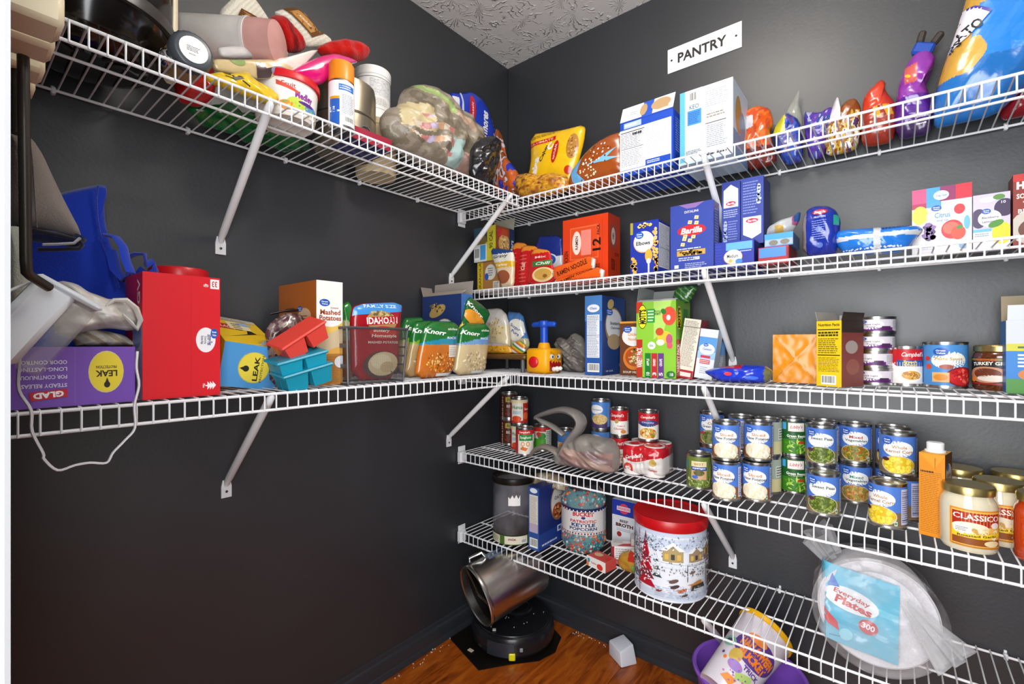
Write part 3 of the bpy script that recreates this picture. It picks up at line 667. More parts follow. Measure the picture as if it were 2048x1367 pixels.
soft('magenta_bottle', 'shiny magenta plastic bottle slanting behind the red-lidded tub', 'bottle', o, Puff(pts, .018, amp=.001, seed=4, pw=.5), lambda u, v: 'd2146e' if u < .62 else 'd02a7c', GLAZE)
# grocery bag, blue snack bag, black bag
o, pts = pxL([(756, 240), (775, 216), (795, 214), (802, 182), (832, 168), (868, 176), (900, 210), (935, 238), (962, 272), (968, 312), (952, 356), (900, 350), (840, 330), (790, 300), (768, 280)], .185, Z)
gm = mottle(['6e6454', '857b6a', '94897a', '7a705e'], 5, 3)
def gc(u, v):
    w_ = math.sin((u*.8+v*1.3)*34+6*math.sin(u*9))
    if .16 < u < .52 and .14+.25*(.5-u) < v < .50-.2*abs(u-.3) and w_ > 0: return ('b87a74', 'b4a8c4', 'c49a78', 'cfc6b4')[int(u*17) % 4]
    if .10 < u < .34 and .3 < v < .6: return 'c4b48a'
    if .50 < u < .62 and .05 < v < .36: return 'a4beb8'
    if .6 < u < .92 and v < .26: return 'b49488'
    if .25 < u < .55 and v > .66 and abs(v-1.02+.55*u) < .06: return '9cb070'
    if .4 < u < .75 and abs(v-.82+.5*(u-.3)) < .05: return 'b89a84'
    return gm(u, v)
soft('grocery_bag', 'taupe plastic grocery bag bulging with party plates on the top shelf', 'bag', o, Puff(fit_z(pts, .001), .080, .050, amp=.012, sc=24, seed=12, ridge=True, rings=34, n=170), gc, am('taupe_film', bs=34, bstr=.7, bdist=.006, rough=.32, spec=.5))
o, pts = pxL([(897, 184), (925, 186), (942, 182), (962, 196), (975, 215), (990, 268), (1000, 340), (930, 345), (905, 260)], .06, Z)
def dr(p):
    p.text('S\'mores', .58, .62, .42, .13, 'f4f4f8', rot=82, bold=.04); p.ell(.35, .72, .06, .2, 'c0203a', rot=-6); p.text('classic', .35, .72, .26, .035, 'f0d0d0', rot=84); p.rect(.03, .64, .12, .8, 'e8e8f0'); p.rect(.16, .56, .19, .90, 'cfd8f4'); p.dots(.84, .55, .08, .25, 26, .0035, ['f0f0f8', 'c8d4f4'], 5)
soft('snack_bag', 'royal blue marshmallow bag standing up behind the grocery bag', 'bag', o, Puff(fit_z(pts, .001), .028, amp=.003, sc=30, seed=14), '1c3cc0', FOIL, draw=dr)
o, pts = pxL([(942, 300), (955, 278), (985, 270), (1000, 282), (998, 320), (985, 362), (960, 372), (940, 350)], .285, Z)
soft('black_bag', 'crumpled black plastic bag at the corner end of the top left shelf', 'bag', o, Puff(fit_z(pts, .001), .03, .03, amp=.010, sc=26, seed=15, ridge=True), '17161a', FOIL)
carton('red_carton', 'small dark red carton lying under the grocery bag, seen through the wires', 'box', (.235, -.92, Z), .13, .10, .035, '9c1f38', 90, side='2c2f62')
# ================================================================== top shelf, back wall
Z = Z1R
o, pts = pxR([(984, 300), (992, 256), (1000, 262), (1002, 300), (1040, 350), (1048, 388), (990, 392), (985, 350)], -.20, Z)
candy = mottle(['1a2fae', '2438b0', 'c85a1c', 'b4581a', 'd8d0d8', '8a4418'], 5, 2)
soft('candy_bag', 'orange and blue candy bag squeezed into the corner of the top shelf', 'bag', o, Puff(fit_z(pts, .001), .03, amp=.004, sc=34, seed=16, ridge=True), candy, FOIL)
o, pts = pxR([(1030, 352), (1060, 345), (1085, 352), (1110, 345), (1135, 352), (1140, 375), (1120, 392), (1060, 398), (1035, 392)], -.245, Z)
soft('gold_bag', 'crinkled golden brown snack bag lying in front of the yellow bag', 'bag', o, Puff(fit_z(pts, .001), .04, amp=.006, sc=36, seed=17, ridge=True), mottle(['8a5414', 'a8641a', 'c8861c', 'd6a030', 'b87818', '6a3a5a'], 6, 4), FOIL)
o, pts = pxR([(1062, 268), (1115, 262), (1172, 248), (1168, 285), (1150, 350), (1135, 385), (1060, 392), (1045, 380), (1062, 335)], -.135, Z)
def dr(p):
    p.rect(.14, .76, .6, .82, 'cc1f16'); p.text('ULTIMATE', .37, .79, .38, .035, 'f2c8a0'); p.text('Salsa', .26, .42, .3, .12, 'f6f0e0', rot=78, bold=.06); p.text('Cajun', .42, .6, .22, .07, '2a1c10', rot=60); p.text('C', .52, .68, .1, .1, 'f4f0e0', rot=40, bold=.06)
    p.ell(.6, .58, .05, .16, 'c4221a', rot=-14); p.text('NATURAL', .6, .58, .2, .035, 'f8e0c0', rot=76); p.ell(.85, .6, .08, .17, 'b8803a', rot=-12); p.dots(.85, .6, .07, .15, 22, .004, ['8a5420', 'd8aa5a'], 3); p.ell(.78, .28, .05, .06, 'c8341a'); p.lines(.12, .87, .6, .92, 2, 'a8821a', 3)
soft('snack_bag', 'bright yellow snack bag with red stripe, leaning on the back wall', 'bag', o, Puff(fit_z(pts, .001), .030, amp=.003, sc=26, seed=18), lambda u, v: 'f2c015' if v > .18 else 'd89a1a', FOIL, draw=dr)
o, pts = pxR([(1168, 312), (1195, 285), (1225, 268), (1250, 262), (1262, 300), (1262, 372), (1135, 392), (1140, 350)], -.215, Z)
def dr(p):
    p.poly([(.08, .5), (.3, .62), (.24, .34), (.36, .16), (.3, .06), (.16, .18)], '6aaee0'); p.poly([(.4, .44), (.6, .5), (.85, .66), (.72, .5), (.9, .46), (.7, .42)], '7ab8e4'); p.dots(.42, .3, .14, .28, 50, .004, ['e8d0a8', '8a5422', 'f0e4c8'], 5); p.dots(.62, .62, .2, .24, 26, .004, ['e8dcc8', '7a3a14'], 7); p.ell(.92, .9, .06, .05, 'f4f4f4')
soft('snack_bag', 'brown orange chocolate snack bag with light blue leaf shapes beside the blue box', 'bag', o, Puff(fit_z(pts, .001), .04, amp=.004, sc=26, seed=19), '9a4a18', FOIL, draw=dr)
MB_ = MB(); a = at_y(1214, 232, -.17); b_ = at_y(1243, 256, -.2)
xc, w_, h_ = boxR(1240, 1346, 240, -.265, Z)
h_ = at_y(1293, 232, -.265).z-Z
def fr(p):
    p.rect(0, .12, .97, .86, 'f1f2f6'); p.rect(.08, .88, .42, .98, 'a8bee8'); p.lines(.1, .9, .4, .97, 1, 'ffffff', 2); p.rect(.02, .80, .48, .815, '222222'); p.rect(.02, .50, .46, .51, '222222'); p.lines(.02, .52, .48, .79, 9, '8a8c94', 3); p.lines(.03, .18, .46, .48, 10, '9a9ca4', 4); p.lines(.52, .3, .95, .84, 17, 'b4b6bc', 5, .35); p.rect(.5, .04, .96, .22, '1f49b4'); p.lines(.53, .14, .78, .2, 2, 'e8ecf8', 8); p.lines(.25, .72, .45, .78, 1, '222222', 9, .7)
bx = carton('snack_carton', 'blue carton with white nutrition panel and torn open flaps on the top shelf', 'box', (xc, -.265+.10, Z), w_, .20, h_, '1f49b4', front=fr, right=lambda p: (p.lines(.1, .3, .6, .9, 14, '8aa4e0', 4), p.rect(.1, .05, .5, .25, '16388e')))
m = MB(); W2 = w_/2
xf = Matrix.Translation((0, -.10, h_)) @ Matrix.Rotation(R(-22), 4, 'X')
m.box(-W2, W2, -.0006, .0006, 0, .062, '2350bc', .0002, xf=xf); m.build('flap', CARD, bx, 0)
pb = MB(); p = Print(pb, w_, .062, lambda x, y, e: xf @ Vector((x-W2, -.0008-e, y))); p.rect(.0, .05, .42, .98, 'e9eaee'); p.rect(.62, .05, 1, .98, 'e9eaee'); p.ell(.44, .5, .07, .38, 'b09068'); p.ell(.76, .55, .18, .36, 'b09068'); p.poly([(.68, .5), (.92, .5), (.9, .2), (.7, .25)], 'b09068'); p.lines(.18, .35, .32, .6, 2, '9a9aa0', 3); pb.build('torn_patch', INK, bx, 0)
xc, w_, h_ = boxR(1360, 1466, 188, -.245, Z)
def fr(p):
    p.rect(0, 0, .10, 1, '5ab0e4'); p.rect(.10, .22, .44, 1, 'c4d8ec'); p.bars(.19, .83, .37, .97, 5); p.rect(.15, .52, .42, .72, '3f8ad8'); p.lines(.17, .54, .4, .70, 7, '1c4a9a', 3); p.text('KEO', .28, .765, .18, .06, '30323a', bold=.0); p.lines(.52, .55, .92, .62, 2, '8a8474', 2); p.rect(.5, .48, .88, .49, '5a5448'); p.lines(.52, .16, .9, .46, 12, '848a94', 6, .3); p.lines(.5, .70, .94, .92, 8, 'a4a8b0', 9, .3); p.lines(.12, .1, .42, .18, 4, '5a6068', 7); p.lines(.5, .05, .95, .13, 2, '3a3c42', 11, .5); p.rect(0, 0, 1, .03, 'bcd8f0')
carton('white_carton', 'tall white and pale blue carton with barcode beside the blue box', 'box', (xc, -.245+.085, Z), w_, .17, h_, 'd8dce4', side='cfe0ee', front=fr, right=lambda p: (p.rect(0, 0, 1, .35, '5a9ac8'), p.ell(.35, .6, .2, .25, 'c8963a'), p.ell(.6, .5, .2, .2, '6ea0c4')))
MT = mottle(['d8d4d0', 'b8782a', '8a4a20', 'c8a840', 'e0dcd8', '5a3a6a'], 6, 6)
def bag_px(name, label, pts_px, Y, th, col, seed, draw=None, amp=.0065, sc=26, mat=None, ridge=True, zz=None, **k):
    o, pts = pxR(pts_px, Y, Z if zz is None else zz)
    return soft(name, label, 'bag', o, Puff(fit_z(pts, .001), th, amp=amp, sc=sc, seed=seed, ridge=ridge, **k), col, mat or FOIL, draw=draw)
bag_px('snack_bag', 'crumpled orange snack bag with silver inside, rolled open beside the white carton', [(1478, 252), (1490, 222), (1515, 210), (1540, 216), (1548, 245), (1538, 262), (1556, 320), (1540, 352), (1495, 352), (1478, 290)], -.065, .034, lambda u, v, m_=mottle(['b8441a', 'd2561a', 'e06a24', 'c84a18'], 4, 1): 'c9c5c8' if (.12 < u < .45 and .62 < v < .82) else (m_(u, v) if v > .3 else '6a2416'), 21)
bag_px('snack_bag', 'small blue and yellow snack bag standing right of the crumpled orange bag', [(1545, 262), (1572, 222), (1600, 240), (1606, 290), (1606, 335), (1570, 340), (1550, 290)], -.045, .026, lambda u, v, m_=mottle(['22307a', '2a3f96', '3a5ab0', '5a3a80', '2a3f96'], 5, 2): ('c8c832' if v > .6 and u < .45 else m_(u, v)), 22)
bag_px('clear_bag', 'limp clear cellophane bag with a pointed top behind the small blue bag', [(1568, 235), (1582, 205), (1600, 174), (1598, 205), (1606, 240), (1600, 300), (1575, 300)], -.028, .012, 'b9bcae', 23, mat=CLEARF, amp=.003)
bag_px('snack_bag', 'purple snack bag with silver sparkle in the middle of the top shelf', [(1606, 222), (1640, 226), (1662, 212), (1668, 225), (1655, 265), (1650, 325), (1618, 335), (1610, 270)], -.045, .026, mottle(['3a2a70', '4f2a96', '5a34a0', '2f4590', 'a8a4c0'], 5, 5), 24)
bag_px('snack_bag', 'white and gold snack bag with two pale pointed tips', [(1656, 240), (1672, 194), (1680, 195), (1672, 225), (1694, 200), (1712, 196), (1722, 215), (1722, 270), (1712, 318), (1652, 330), (1650, 280)], -.045, .028, lambda u, v: 'dcd8dc' if (u < .45 and v > .55) else ('8a4a1c' if v > .66 else MT(u, v)), 25)
bag_px('snack_bag', 'orange red snack bag with folded silver lined top and yellow chips', [(1726, 198), (1738, 180), (1762, 158), (1772, 165), (1770, 178), (1776, 188), (1790, 205), (1796, 240), (1786, 290), (1740, 308), (1722, 290), (1722, 240)], -.05, .032, lambda u, v: 'c9381a' if v > .55 else ('e0a01e' if (.35 < u < .95 and .38 < v < .62 and math.sin(u*19+v*13) > -.3) else '98301c'), 26)
def dr(p):
    p.ell(.33, .69, .05, .035, 'e8b828', rot=40); p.lines(.5, .1, .85, .2, 3, 'd8d0e0', 4)
bag_px('chip_bag', 'tall glossy purple chip bag closed with a blue clip', [(1790, 215), (1796, 170), (1812, 130), (1832, 105), (1855, 98), (1872, 112), (1868, 135), (1845, 155), (1858, 185), (1868, 230), (1862, 280), (1800, 292), (1788, 260)], -.052, .035, lambda u, v: 'c85a52' if (.25 < u < .55 and .6 < v < .82) else ('8a34a0' if v > .45 else '56268e' if v > .16 else '3a2456'), 27, draw=dr)
c0 = at_y(1846, 100, -.052)
ck = thing('bag_clip', 'blue bag clip with black grips on the purple chip bag', 'clip', c0, 0, ry=25)
m = MB(); m.box(-.022, .022, -.012, .012, -.014, .016, '1f4aa8', .005); m.build('jaw', PLAST, ck, 30)
for s_ in (-1, 1):
    m = MB(); xf = Matrix.Translation((s_*.014, 0, .014)) @ Matrix.Rotation(R(s_*12), 4, 'Y'); m.box(-.008, .008, -.009, .009, 0, .03, '3a3430', .004, xf=xf); m.build('grip', PLAST, ck, 30)
def chipcol(u, v):
    d = u-(.06+.30*v)
    if d < .05 and v > .28: return 'c99a3a'
    if d < .14+.05*math.sin(v*20) and (v > .72 or v < .5) and v > .28: return 'd2a64a'
    return '2f86dc' if v > .35 else '2470bc'
o, pts = pxR([(1868, 262), (1866, 210), (1880, 150), (1908, 75), (1930, 5), (1945, -60), (2130, -70), (2170, 20), (2120, 110), (2040, 185), (1990, 262), (1900, 276)], -.085, Z)
f_ = Puff(fit_z(pts, .001), .060, amp=.004, sc=16, seed=28, ridge=True, rings=46, n=220)
t = soft('chip_bag', 'huge light blue potato chip bag with white banner, cut off by the right edge', 'bag', o, f_, chipcol, FOIL)
pb = MB(); p = f_.printer(pb, .004); q = [((at_y(x, y, -.085).x-o[0]-f_.x0)/f_.w, (at_y(x, y, -.085).z-Z-f_.z0)/f_.h) for x, y in ((1915, 30), (1945, 32), (1972, 44), (1975, 48), (1955, 70), (1930, 95), (1880, 126), (1884, 100))]
p.poly(q, 'eceaf2'); p.poly([q[0], q[1], q[2], q[3], (q[3][0]-.01, q[3][1]-.012), (q[1][0], q[1][1]-.02), (q[0][0], q[0][1]-.02)], '4238a0')
def uv(x, y): a = at_y(x, y, -.085); return (a.x-o[0]-f_.x0)/f_.w, (a.z-Z-f_.z0)/f_.h
u1 = uv(1932, 80); p.text('ATO', u1[0], u1[1], .19, .075, '24242c', rot=22, bold=.03); u1 = uv(1904, 108); p.text('IPS', u1[0], u1[1], .10, .055, '24242c', rot=26, bold=.03); u1 = uv(1912, 56); p.text('E', u1[0], u1[1], .035, .05, '24242c', rot=15)
pb.build('print', FOIL, t, 60)
o, pts = pxR([(1996, 215), (2020, 190), (2060, 160), (2120, 150), (2140, 210), (2100, 240), (2040, 248), (2002, 255)], -.04, Z)
soft('red_snack_bag', 'dark red snack bag low beside the big blue chip bag', 'bag', o, Puff(fit_z(pts, .001), .03, amp=.006, sc=34, seed=30, ridge=True), '8a1c24', FOIL)
# ================================================================== lower shelf, left wall
def depR(px2, x1, Yf): return at_x(px2, 600, x1).y-Yf
def bxR(px0, px1, pyt, Yf, z, px2=None, d=.1):
    xc, w_, h_ = boxR(px0, px1, pyt, Yf, z)
    if px2: d = depR(px2, xc+w_/2, Yf)
    return xc, w_, h_, d
Z = Z3L
X = .306; y0 = -1.634; y1 = at_x(270, 690, X).y; gh = at_x(200, 693, X).z-Z
def fr(p):
    p.rect(.0, 0, 1, 1, '7a4fb4'); p.rect(.575, .04, .578, .98, '8e68c2')
    p.ell(.79, .56, .125, .37, 'd9cf8a'); p.ell(.79, .56, .12, .35, 'ecd53a'); p.text('LEAK', .79, .53, .155, .11, '2a2418', rot=180, bold=.03); p.text('PROTECTION', .79, .645, .145, .05, '3a3220', rot=180)
    p.ell(.795, .335, .022, .055, '2a2418'); p.poly([(.778, .35), (.812, .35), (.795, .46)], '2a2418')
    for k, (tx, v) in enumerate((('STEADY RELEASE', .36), ('FOR CONTINUOUS', .5), ('LONG-LASTING', .63), ('ODOR CONTROL', .745))): p.text(tx, .375, v, .30, .065, 'e6def4', rot=180)
    p.poly([(.30, .12), (.53, .16), (.525, .30), (.29, .26)], 'c8202c'); p.text('GLAD', .41, .21, .19, .10, 'ffffff', rot=184, bold=.05)
gl = carton('trash_bag_box', 'open purple carton lying upside down with yellow oval, holding a white bag', 'box', (X-.09, (y0+y1)/2, Z), y1-y0, .18, gh, '7a4fb4', 90, side='6a44a0', top='5a3c8a', front=fr)
m = MB(); m.box(-(y1-y0)/2, (y1-y0)/2, -.0006, .0006, 0, .028, '8a62be', .0002, xf=Matrix.Translation((0, -.0895, gh)) @ Matrix.Rotation(R(-8), 4, 'X')); 
PZ = Z+gh
o, pts = pxL([(150, 690), (140, 668), (175, 655), (215, 662), (250, 670), (272, 688), (270, 694), (150, 694)], .22, PZ)
soft('paper_wrap', 'crumpled brown and white paper sticking out of the purple carton', 'paper', o, Puff(fit_z(pts, .001), .03, amp=.006, sc=40, seed=31, ridge=True), lambda u, v: ('d8cdb8', 'b8a488', 'e4dccc')[int((u*9+v*4) % 3)], MATTE)
def shop(u, v):
    return 'e8e4dc' if (u*3+v*2) % 1 < .7 else 'd8d0c4'
o, pts = pxL([(104, 640), (112, 600), (100, 575), (120, 560), (150, 566), (172, 582), (195, 590), (215, 598), (240, 596), (268, 604), (282, 628), (284, 652), (262, 662), (220, 656), (180, 660), (140, 672), (112, 668)], .255, PZ)
t = soft('shopping_bag', 'crumpled white plastic shopping bag on top of the purple carton', 'bag', o, Puff(fit_z(pts, .003), .045, amp=.012, sc=30, seed=32, ridge=True, rings=22, n=110), shop, am('white_film', bs=30, bstr=.5, bdist=.005, film=.10, rough=.3, spec=.5), part='film')
q0 = [at_x(x, y, .30) for x, y in ((212, 612), (228, 600), (252, 600), (272, 616), (281, 640), (274, 658), (262, 645), (245, 628))]
o_ = MB().tube([Vector((p.y-o[1], -(p.x-o[0]), p.z-o[2])) for p in q0], [.004, .008, .010, .010, .009, .008, .008, .005], 8, 'e9e6e0', flat=.5).build('handle', MATS['white_film'], t, 60)
# blue tote
o, pts = pxL([(30, 760), (30, 430), (60, 405), (135, 381), (205, 367), (216, 374), (209, 396), (210, 440), (219, 480), (236, 520), (252, 560), (268, 640), (270, 770)], .10, Z)
t = soft('tote_bag', 'royal blue fabric tote bag standing against the left wall', 'bag', o, Puff(fit_z(pts, .001), .022, .02, amp=.004, sc=14, seed=33, pw=.35, rings=20, n=120), lambda u, v: '1c3ab0', CLOTH, 'panel')
def tubeL(name, px, X_, r, par, col, mat, flat=.35):
    P = [at_x(x, y, X_ if not isinstance(X_, list) else X_[i]) for i, (x, y) in enumerate(px)]; inv = Vector(par.location)
    return MB().tube([Vector((p.y-inv.y, -(p.x-inv.x), p.z-inv.z)) for p in P], r, 8, col, flat=flat).build(name, mat, par, 60)
tubeL('seam', [(196, 372), (193, 400), (195, 440), (204, 485), (222, 530), (238, 575)], .126, .0035, t, '2444c0', CLOTH, .5)
tubeL('strap', [(214, 470), (232, 474), (246, 492), (252, 520), (262, 545), (250, 560), (232, 540), (222, 500)], [.13, .15, .16, .17, .18, .17, .15, .13], .011, t, '2342bc', CLOTH)
tubeL('strap', [(255, 515), (272, 507), (290, 508), (292, 530), (305, 522), (311, 540), (296, 552), (275, 540)], [.14, .15, .16, .16, .15, .15, .15, .14], .010, t, '1f3cb2', CLOTH)
# grey insulated flap bag hanging by the rod
o, pts = pxL([(12, 268), (45, 268), (62, 275), (84, 308), (104, 352), (132, 410), (163, 468), (160, 478), (125, 470), (75, 458), (12, 455)], .235, at_x(80, 500, .235).z)
t = soft('cooler_bag', 'taupe grey insulated bag flap with navy lining hanging over the blue tote', 'bag', o, Puff(pts, .030, .02, amp=.003, sc=16, seed=34, pw=.45), '8a817a', CLOTH, 'flap')
tubeL('lining', [(15, 470), (60, 470), (110, 474), (150, 486), (160, 474)], .245, .018, t, '16204a', CLOTH, .6)
tubeL('piping', [(15, 456), (70, 460), (125, 472), (158, 480), (165, 490), (158, 497), (110, 499), (75, 499)], .262, .0042, t, '24222c', CLOTH, .8)
tubeL('trim_strip', [(85, 489), (115, 488), (148, 486), (160, 476)], .272, .006, t, 'b9bcc4', CLOTH, .4)
tubeL('stitching', [(60, 280), (66, 330), (70, 400), (74, 455)], .268, .0016, t, '6e6660', CLOTH, .5)
o, pts = pxL([(12, 452), (40, 452), (54, 470), (58, 520), (60, 590), (58, 640), (12, 640)], .275, PZ)
soft('pale_pouch', 'pale grey green fabric pouch standing on the purple carton behind the dark rod', 'pouch', o, Puff(fit_z(pts, .002), .024, amp=.003, sc=22, seed=35), 'b9c0b4', CLOTH)
# white appliance with clear tank and its cord
c0 = at_x(78, 650, .43); ap = thing('cordless_appliance', 'small white appliance with clear tank hanging tilted on the rod, trailing a white cord', 'appliance', c0)
xf = Matrix.Rotation(R(-33), 4, 'X')
MB().box(-.026, .024, -.040, .010, -.066, .058, 'e6ebf0', .008, xf=xf).build('housing', PLAST, ap, 40)
TANK = am('clear_tank', bs=6, bstr=.02, film=.76, rough=.1, spec=.7)
MB().box(-.022, .021, .0105, .040, -.064, .052, 'c9c6bc', .005, xf=xf).build('tank', TANK, ap, 40)
MB().box(-.027, .025, -.042, .042, .052, .062, 'dde2e8', .004, xf=xf).build('tank_lid', PLAST, ap, 40)
cp = [(40, 702), (38, 735), (38, 780), (62, 820), (64, 862), (86, 906), (88, 918), (115, 940), (150, 930), (180, 925), (213, 925), (226, 905), (250, 880), (270, 855), (269, 810), (278, 770), (273, 735), (275, 702)]
P = [at_x(x, y, .352) for x, y in cp]
def smooth_path(P, k=4):
    out = []
    for i in range(len(P)-1):
        a = P[max(0, i-1)]; b = P[i]; c = P[i+1]; d = P[min(len(P)-1, i+2)]
        for j in range(k):
            t = j/k; out.append(.5*((2*b)+(c-a)*t+(2*a-5*b+4*c-d)*t*t+(3*b-a-3*c+d)*t**3))
    return out+[P[-1]]
MB().tube([p-c0 for p in smooth_path(P)], .0022, 6, 'e8e9ec').build('cord', PLAST, ap, 60)
P = [at_x(x, y, .44) for x, y in ((12, 584), (45, 570), (88, 552), (70, 562), (95, 585), (130, 588), (118, 572), (100, 566))]
MB().tube([p-c0 for p in smooth_path(P[:3])], .0022, 6, 'eceef0').build('wire_hanger', PLAST, ap, 60)
# canister behind and red box
cn = thing('coffee_canister', 'round canister whose red lid shows above the red carton', 'canister', (.095, at_x(358, 545, .095).y, Z))
MB().lathe([(.05, .0), (.055, .002), (.055, .252), (.053, .255)], 40, '8a1a1e').build('body', PLAST, cn, 35)
MB().lathe([(.054, .252), (.0585, .253), (.059, .274), (.056, .279), (.05, .277), (.01, .277)], 40, 'd0141e').build('lid', PLAST, cn, 35)
X = .30; y0 = at_x(285, 600, X).y; y1 = at_x(440, 600, X).y; rh = at_x(360, 549, X).z-Z
def fr(p):
    p.rect(0, 0, 1, 1, 'd8202a'); p.ell(.80, .47, .135, .105, 'f0eef0'); p.text('Strong Flex', .845, .47, .17, .05, '2a3a7a', rot=-90, bold=.03); p.text('Drawstring', .79, .47, .12, .022, '5a5f78', rot=-90); p.text('Kitchen Bags', .745, .47, .13, .024, '4a5070', rot=-90); logo(p, .915, .525, .05, .042)
    p.rect(.86, .905, .985, .985, 'f3efee'); p.text('33', .92, .945, .075, .05, 'c21f28', rot=180); p.text('40', .80, .93, .05, .04, 'f6e0e0', rot=-90)
    for k in range(3): p.poly([(.82+k*.035, .05+.0*k), (.82+k*.035, .12), (.87+k*.035, .085)], 'f4eeee')
    p.rect(.79, .08, .83, .09, 'f4eeee'); p.text('Pine', .77, .085, .06, .018, 'f4e4e4', rot=-90); p.rect(.60, .02, .603, .98, 'c01a24')
carton('trash_bag_box', 'tall bright red carton with white oval standing at the shelf front', 'box', (X-.062, (y0+y1)/2, Z), y1-y0, .124, rh, 'd8202a', 90, side='c41c26', front=fr, left=lambda p: (p.rect(.45, .0, 1, .6, 'b9b2c8'), p.text('GV', .8, .85, .4, .08, 'f0e6e6', rot=90), p.ell(.7, .5, .25, .1, '7a8ac0')))
# wedge box with blue end
wx = thing('trash_bag_box', 'yellow carton torn open with blue end and yellow LEAK oval, leaning right', 'box', (.12, at_x(497, 760, .20).y-.004, Z+.001), 90, ry=9)
w_ = .128; d_ = .165; m = MB(); hf, hb = .103, .172
P = [(-w_/2, -d_/2, 0), (w_/2, -d_/2, 0), (w_/2, d_/2, 0), (-w_/2, d_/2, 0), (-w_/2, -d_/2, hf), (w_/2, -d_/2, hf), (w_/2-.01, d_/2, hb), (-w_/2, d_/2, hb)]
m.add(P, [(0, 3, 2, 1), (0, 1, 5, 4), (1, 2, 6, 5), (2, 3, 7, 6), (3, 0, 4, 7), (4, 5, 6, 7)], ['e0b818', '4f98d4', 'e0b818', 'e0b818', 'ddb51c', 'ecc41e']); m.build('carton', CARD, wx, 0)
pb = MB(); p = Print(pb, w_, hf, lambda x, y, e: (x-w_/2, -d_/2-e, y)); p.ell(.56, .48, .28, .36, 'c9bd5a'); p.ell(.56, .48, .265, .34, 'e6d448'); p.text('LEAK', .60, .46, .46, .11, '2a2a1c', rot=90, bold=.03); p.text('PROTECTION', .70, .46, .50, .05, '4a4a30', rot=90); p.ell(.42, .44, .055, .07, '2a2a1c'); p.poly([(.42, .37), (.42, .51), (.31, .44)], '2a2a1c')
sl = math.hypot(d_, hb-hf); fn = lambda x, y, e: (x-w_/2, -d_/2+y*d_/sl, hf+y*(hb-hf)/sl+e)
p = Print(pb, w_, sl, fn); p.poly([(.12, .2), (.75, .45), (.62, .62), (.55, .4)], '1e1a16'); p.rect(.04, .52, .36, .72, 'c2281e'); p.text('GLAD', .2, .62, .26, .1, 'f4d8c0', rot=-8); p.rect(.3, .55, .7, .85, 'efe2b0'); p.ell(.62, .78, .14, .07, '9ab4dc'); p.lines(.38, .5, .55, .8, 4, '4a4438', 3); p.rect(.1, .88, .9, 1, 'c8c4b8'); p.lines(.12, .88, .88, .98, 3, '8a8a84', 4); p.poly([(.6, .02), (1, .1), (1, .3), (.75, .2)], 'c8d8e8')
pb.build('print', INK, wx, 0)
o, pts = pxL([(528, 664), (545, 640), (575, 624), (606, 630), (612, 660), (606, 775), (540, 775), (535, 690)], .205, Z)
soft('dark_film_pack', 'dark plum plastic pack behind the silicone trays', 'pack', (o[0], o[1], Z, 90), Puff(fit_z(pts, .0), .018, amp=.006, sc=40, seed=37, ridge=True), mottle(['3a282c', '5a3c40', '8a7870', '4a3034'], 5, 3), FOIL)
# silicone trays
def tray(label, loc, col, rots):
    t = thing('silicone_tray', label, 'tray', loc, 90, 'silicone freezer trays'); t.rotation_euler = tuple(R(a) for a in rots)
    m = MB(); m.box(-.064, .064, -.034, .034, -.0035, .0035, col, .003); m.build('rim', PLAST, t, 30)
    for i in (-1, 1):
        for j in (-1, 1):
            c = MB(); a = (.0305*i, .0165*j); w2, d2, s2 = .027, .0145, .82
            P = [(a[0]+sx*w2*k, a[1]+sy*d2*k, zz) for k, zz in ((1, -.003), (s2, -.042)) for sx, sy in ((-1, -1), (1, -1), (1, 1), (-1, 1))]
            c.add(P, [(3, 2, 1, 0)[::-1], (4, 5, 6, 7)[::-1]]+[(k, (k+1) % 4, 4+(k+1) % 4, 4+k) for k in range(4)], col); c.build('cup', PLAST, t, 20)
    return t
q = at_x(600, 722, .297); tray('teal silicone freezer tray, bottom of three on the lower left shelf', (.297, q.y+.006, Z+.047), '128ca6', (8, -14, 90))
tray('teal silicone freezer tray in the middle, under the coral one', (.294, q.y-.006, Z+.077), '1596b2', (8, -14, 90))
tray('coral red silicone freezer tray on top of the teal ones', (.290, q.y-.004, Z+.132), 'e2463a', (14, -33, 90))
P = [at_x(x, y, .17) for x, y in ((540, 628), (585, 620), (630, 626), (668, 650), (672, 672), (660, 705), (640, 735), (632, 750))]
o = MB().tube(smooth_path(P), .0028, 7, '16130f').build('black_cable', PLAST, None, 60); tag(o, 'black cable looping around the brown potato carton', 'cable')
# mashed potato carton
y0 = at_x(633, 560, .263).y; y1 = at_x(685, 700, .263).y
def fr(p):
    p.rect(0, 0, 1, .58, 'e0a850'); p.rect(0, .58, 1, 1, 'f0eee8'); p.rect(0, 0, 1, .30, 'b07a3c'); p.poly([(0, .30), (1, .38), (1, .56), (0, .46)], 'cdb894'); p.poly([(0, .44), (1, .56), (1, .62), (0, .56)], 'e6bf60'); p.ell(.5, .66, .55, .1, 'f2f0ec'); p.text('Mashed', .52, .70, .78, .05, 'a04a1c', bold=.03); p.text('Potatoes', .52, .645, .84, .05, 'a04a1c', bold=.03); p.text('Instant', .68, .745, .3, .02, '8a6a4a'); logo(p, .3, .79, .2, .035); p.lines(.05, .02, .95, .28, 12, 'a06a30', 4, .25)
    p.ell(.95, .22, .28, .06, 'dcdce0')
def lf(p):
    p.rect(0, .0, 1, 1, 'b4621c'); p.ell(.70, .66, .17, .085, 'dcb892'); logo(p, .58, .74, .07, .028); p.lines(.2, .6, .5, .76, 6, '5a2c10', 5); p.lines(.58, .6, .82, .68, 3, '8a5a30', 6); p.lines(.5, .4, .95, .46, 2, '7a3a12', 7)
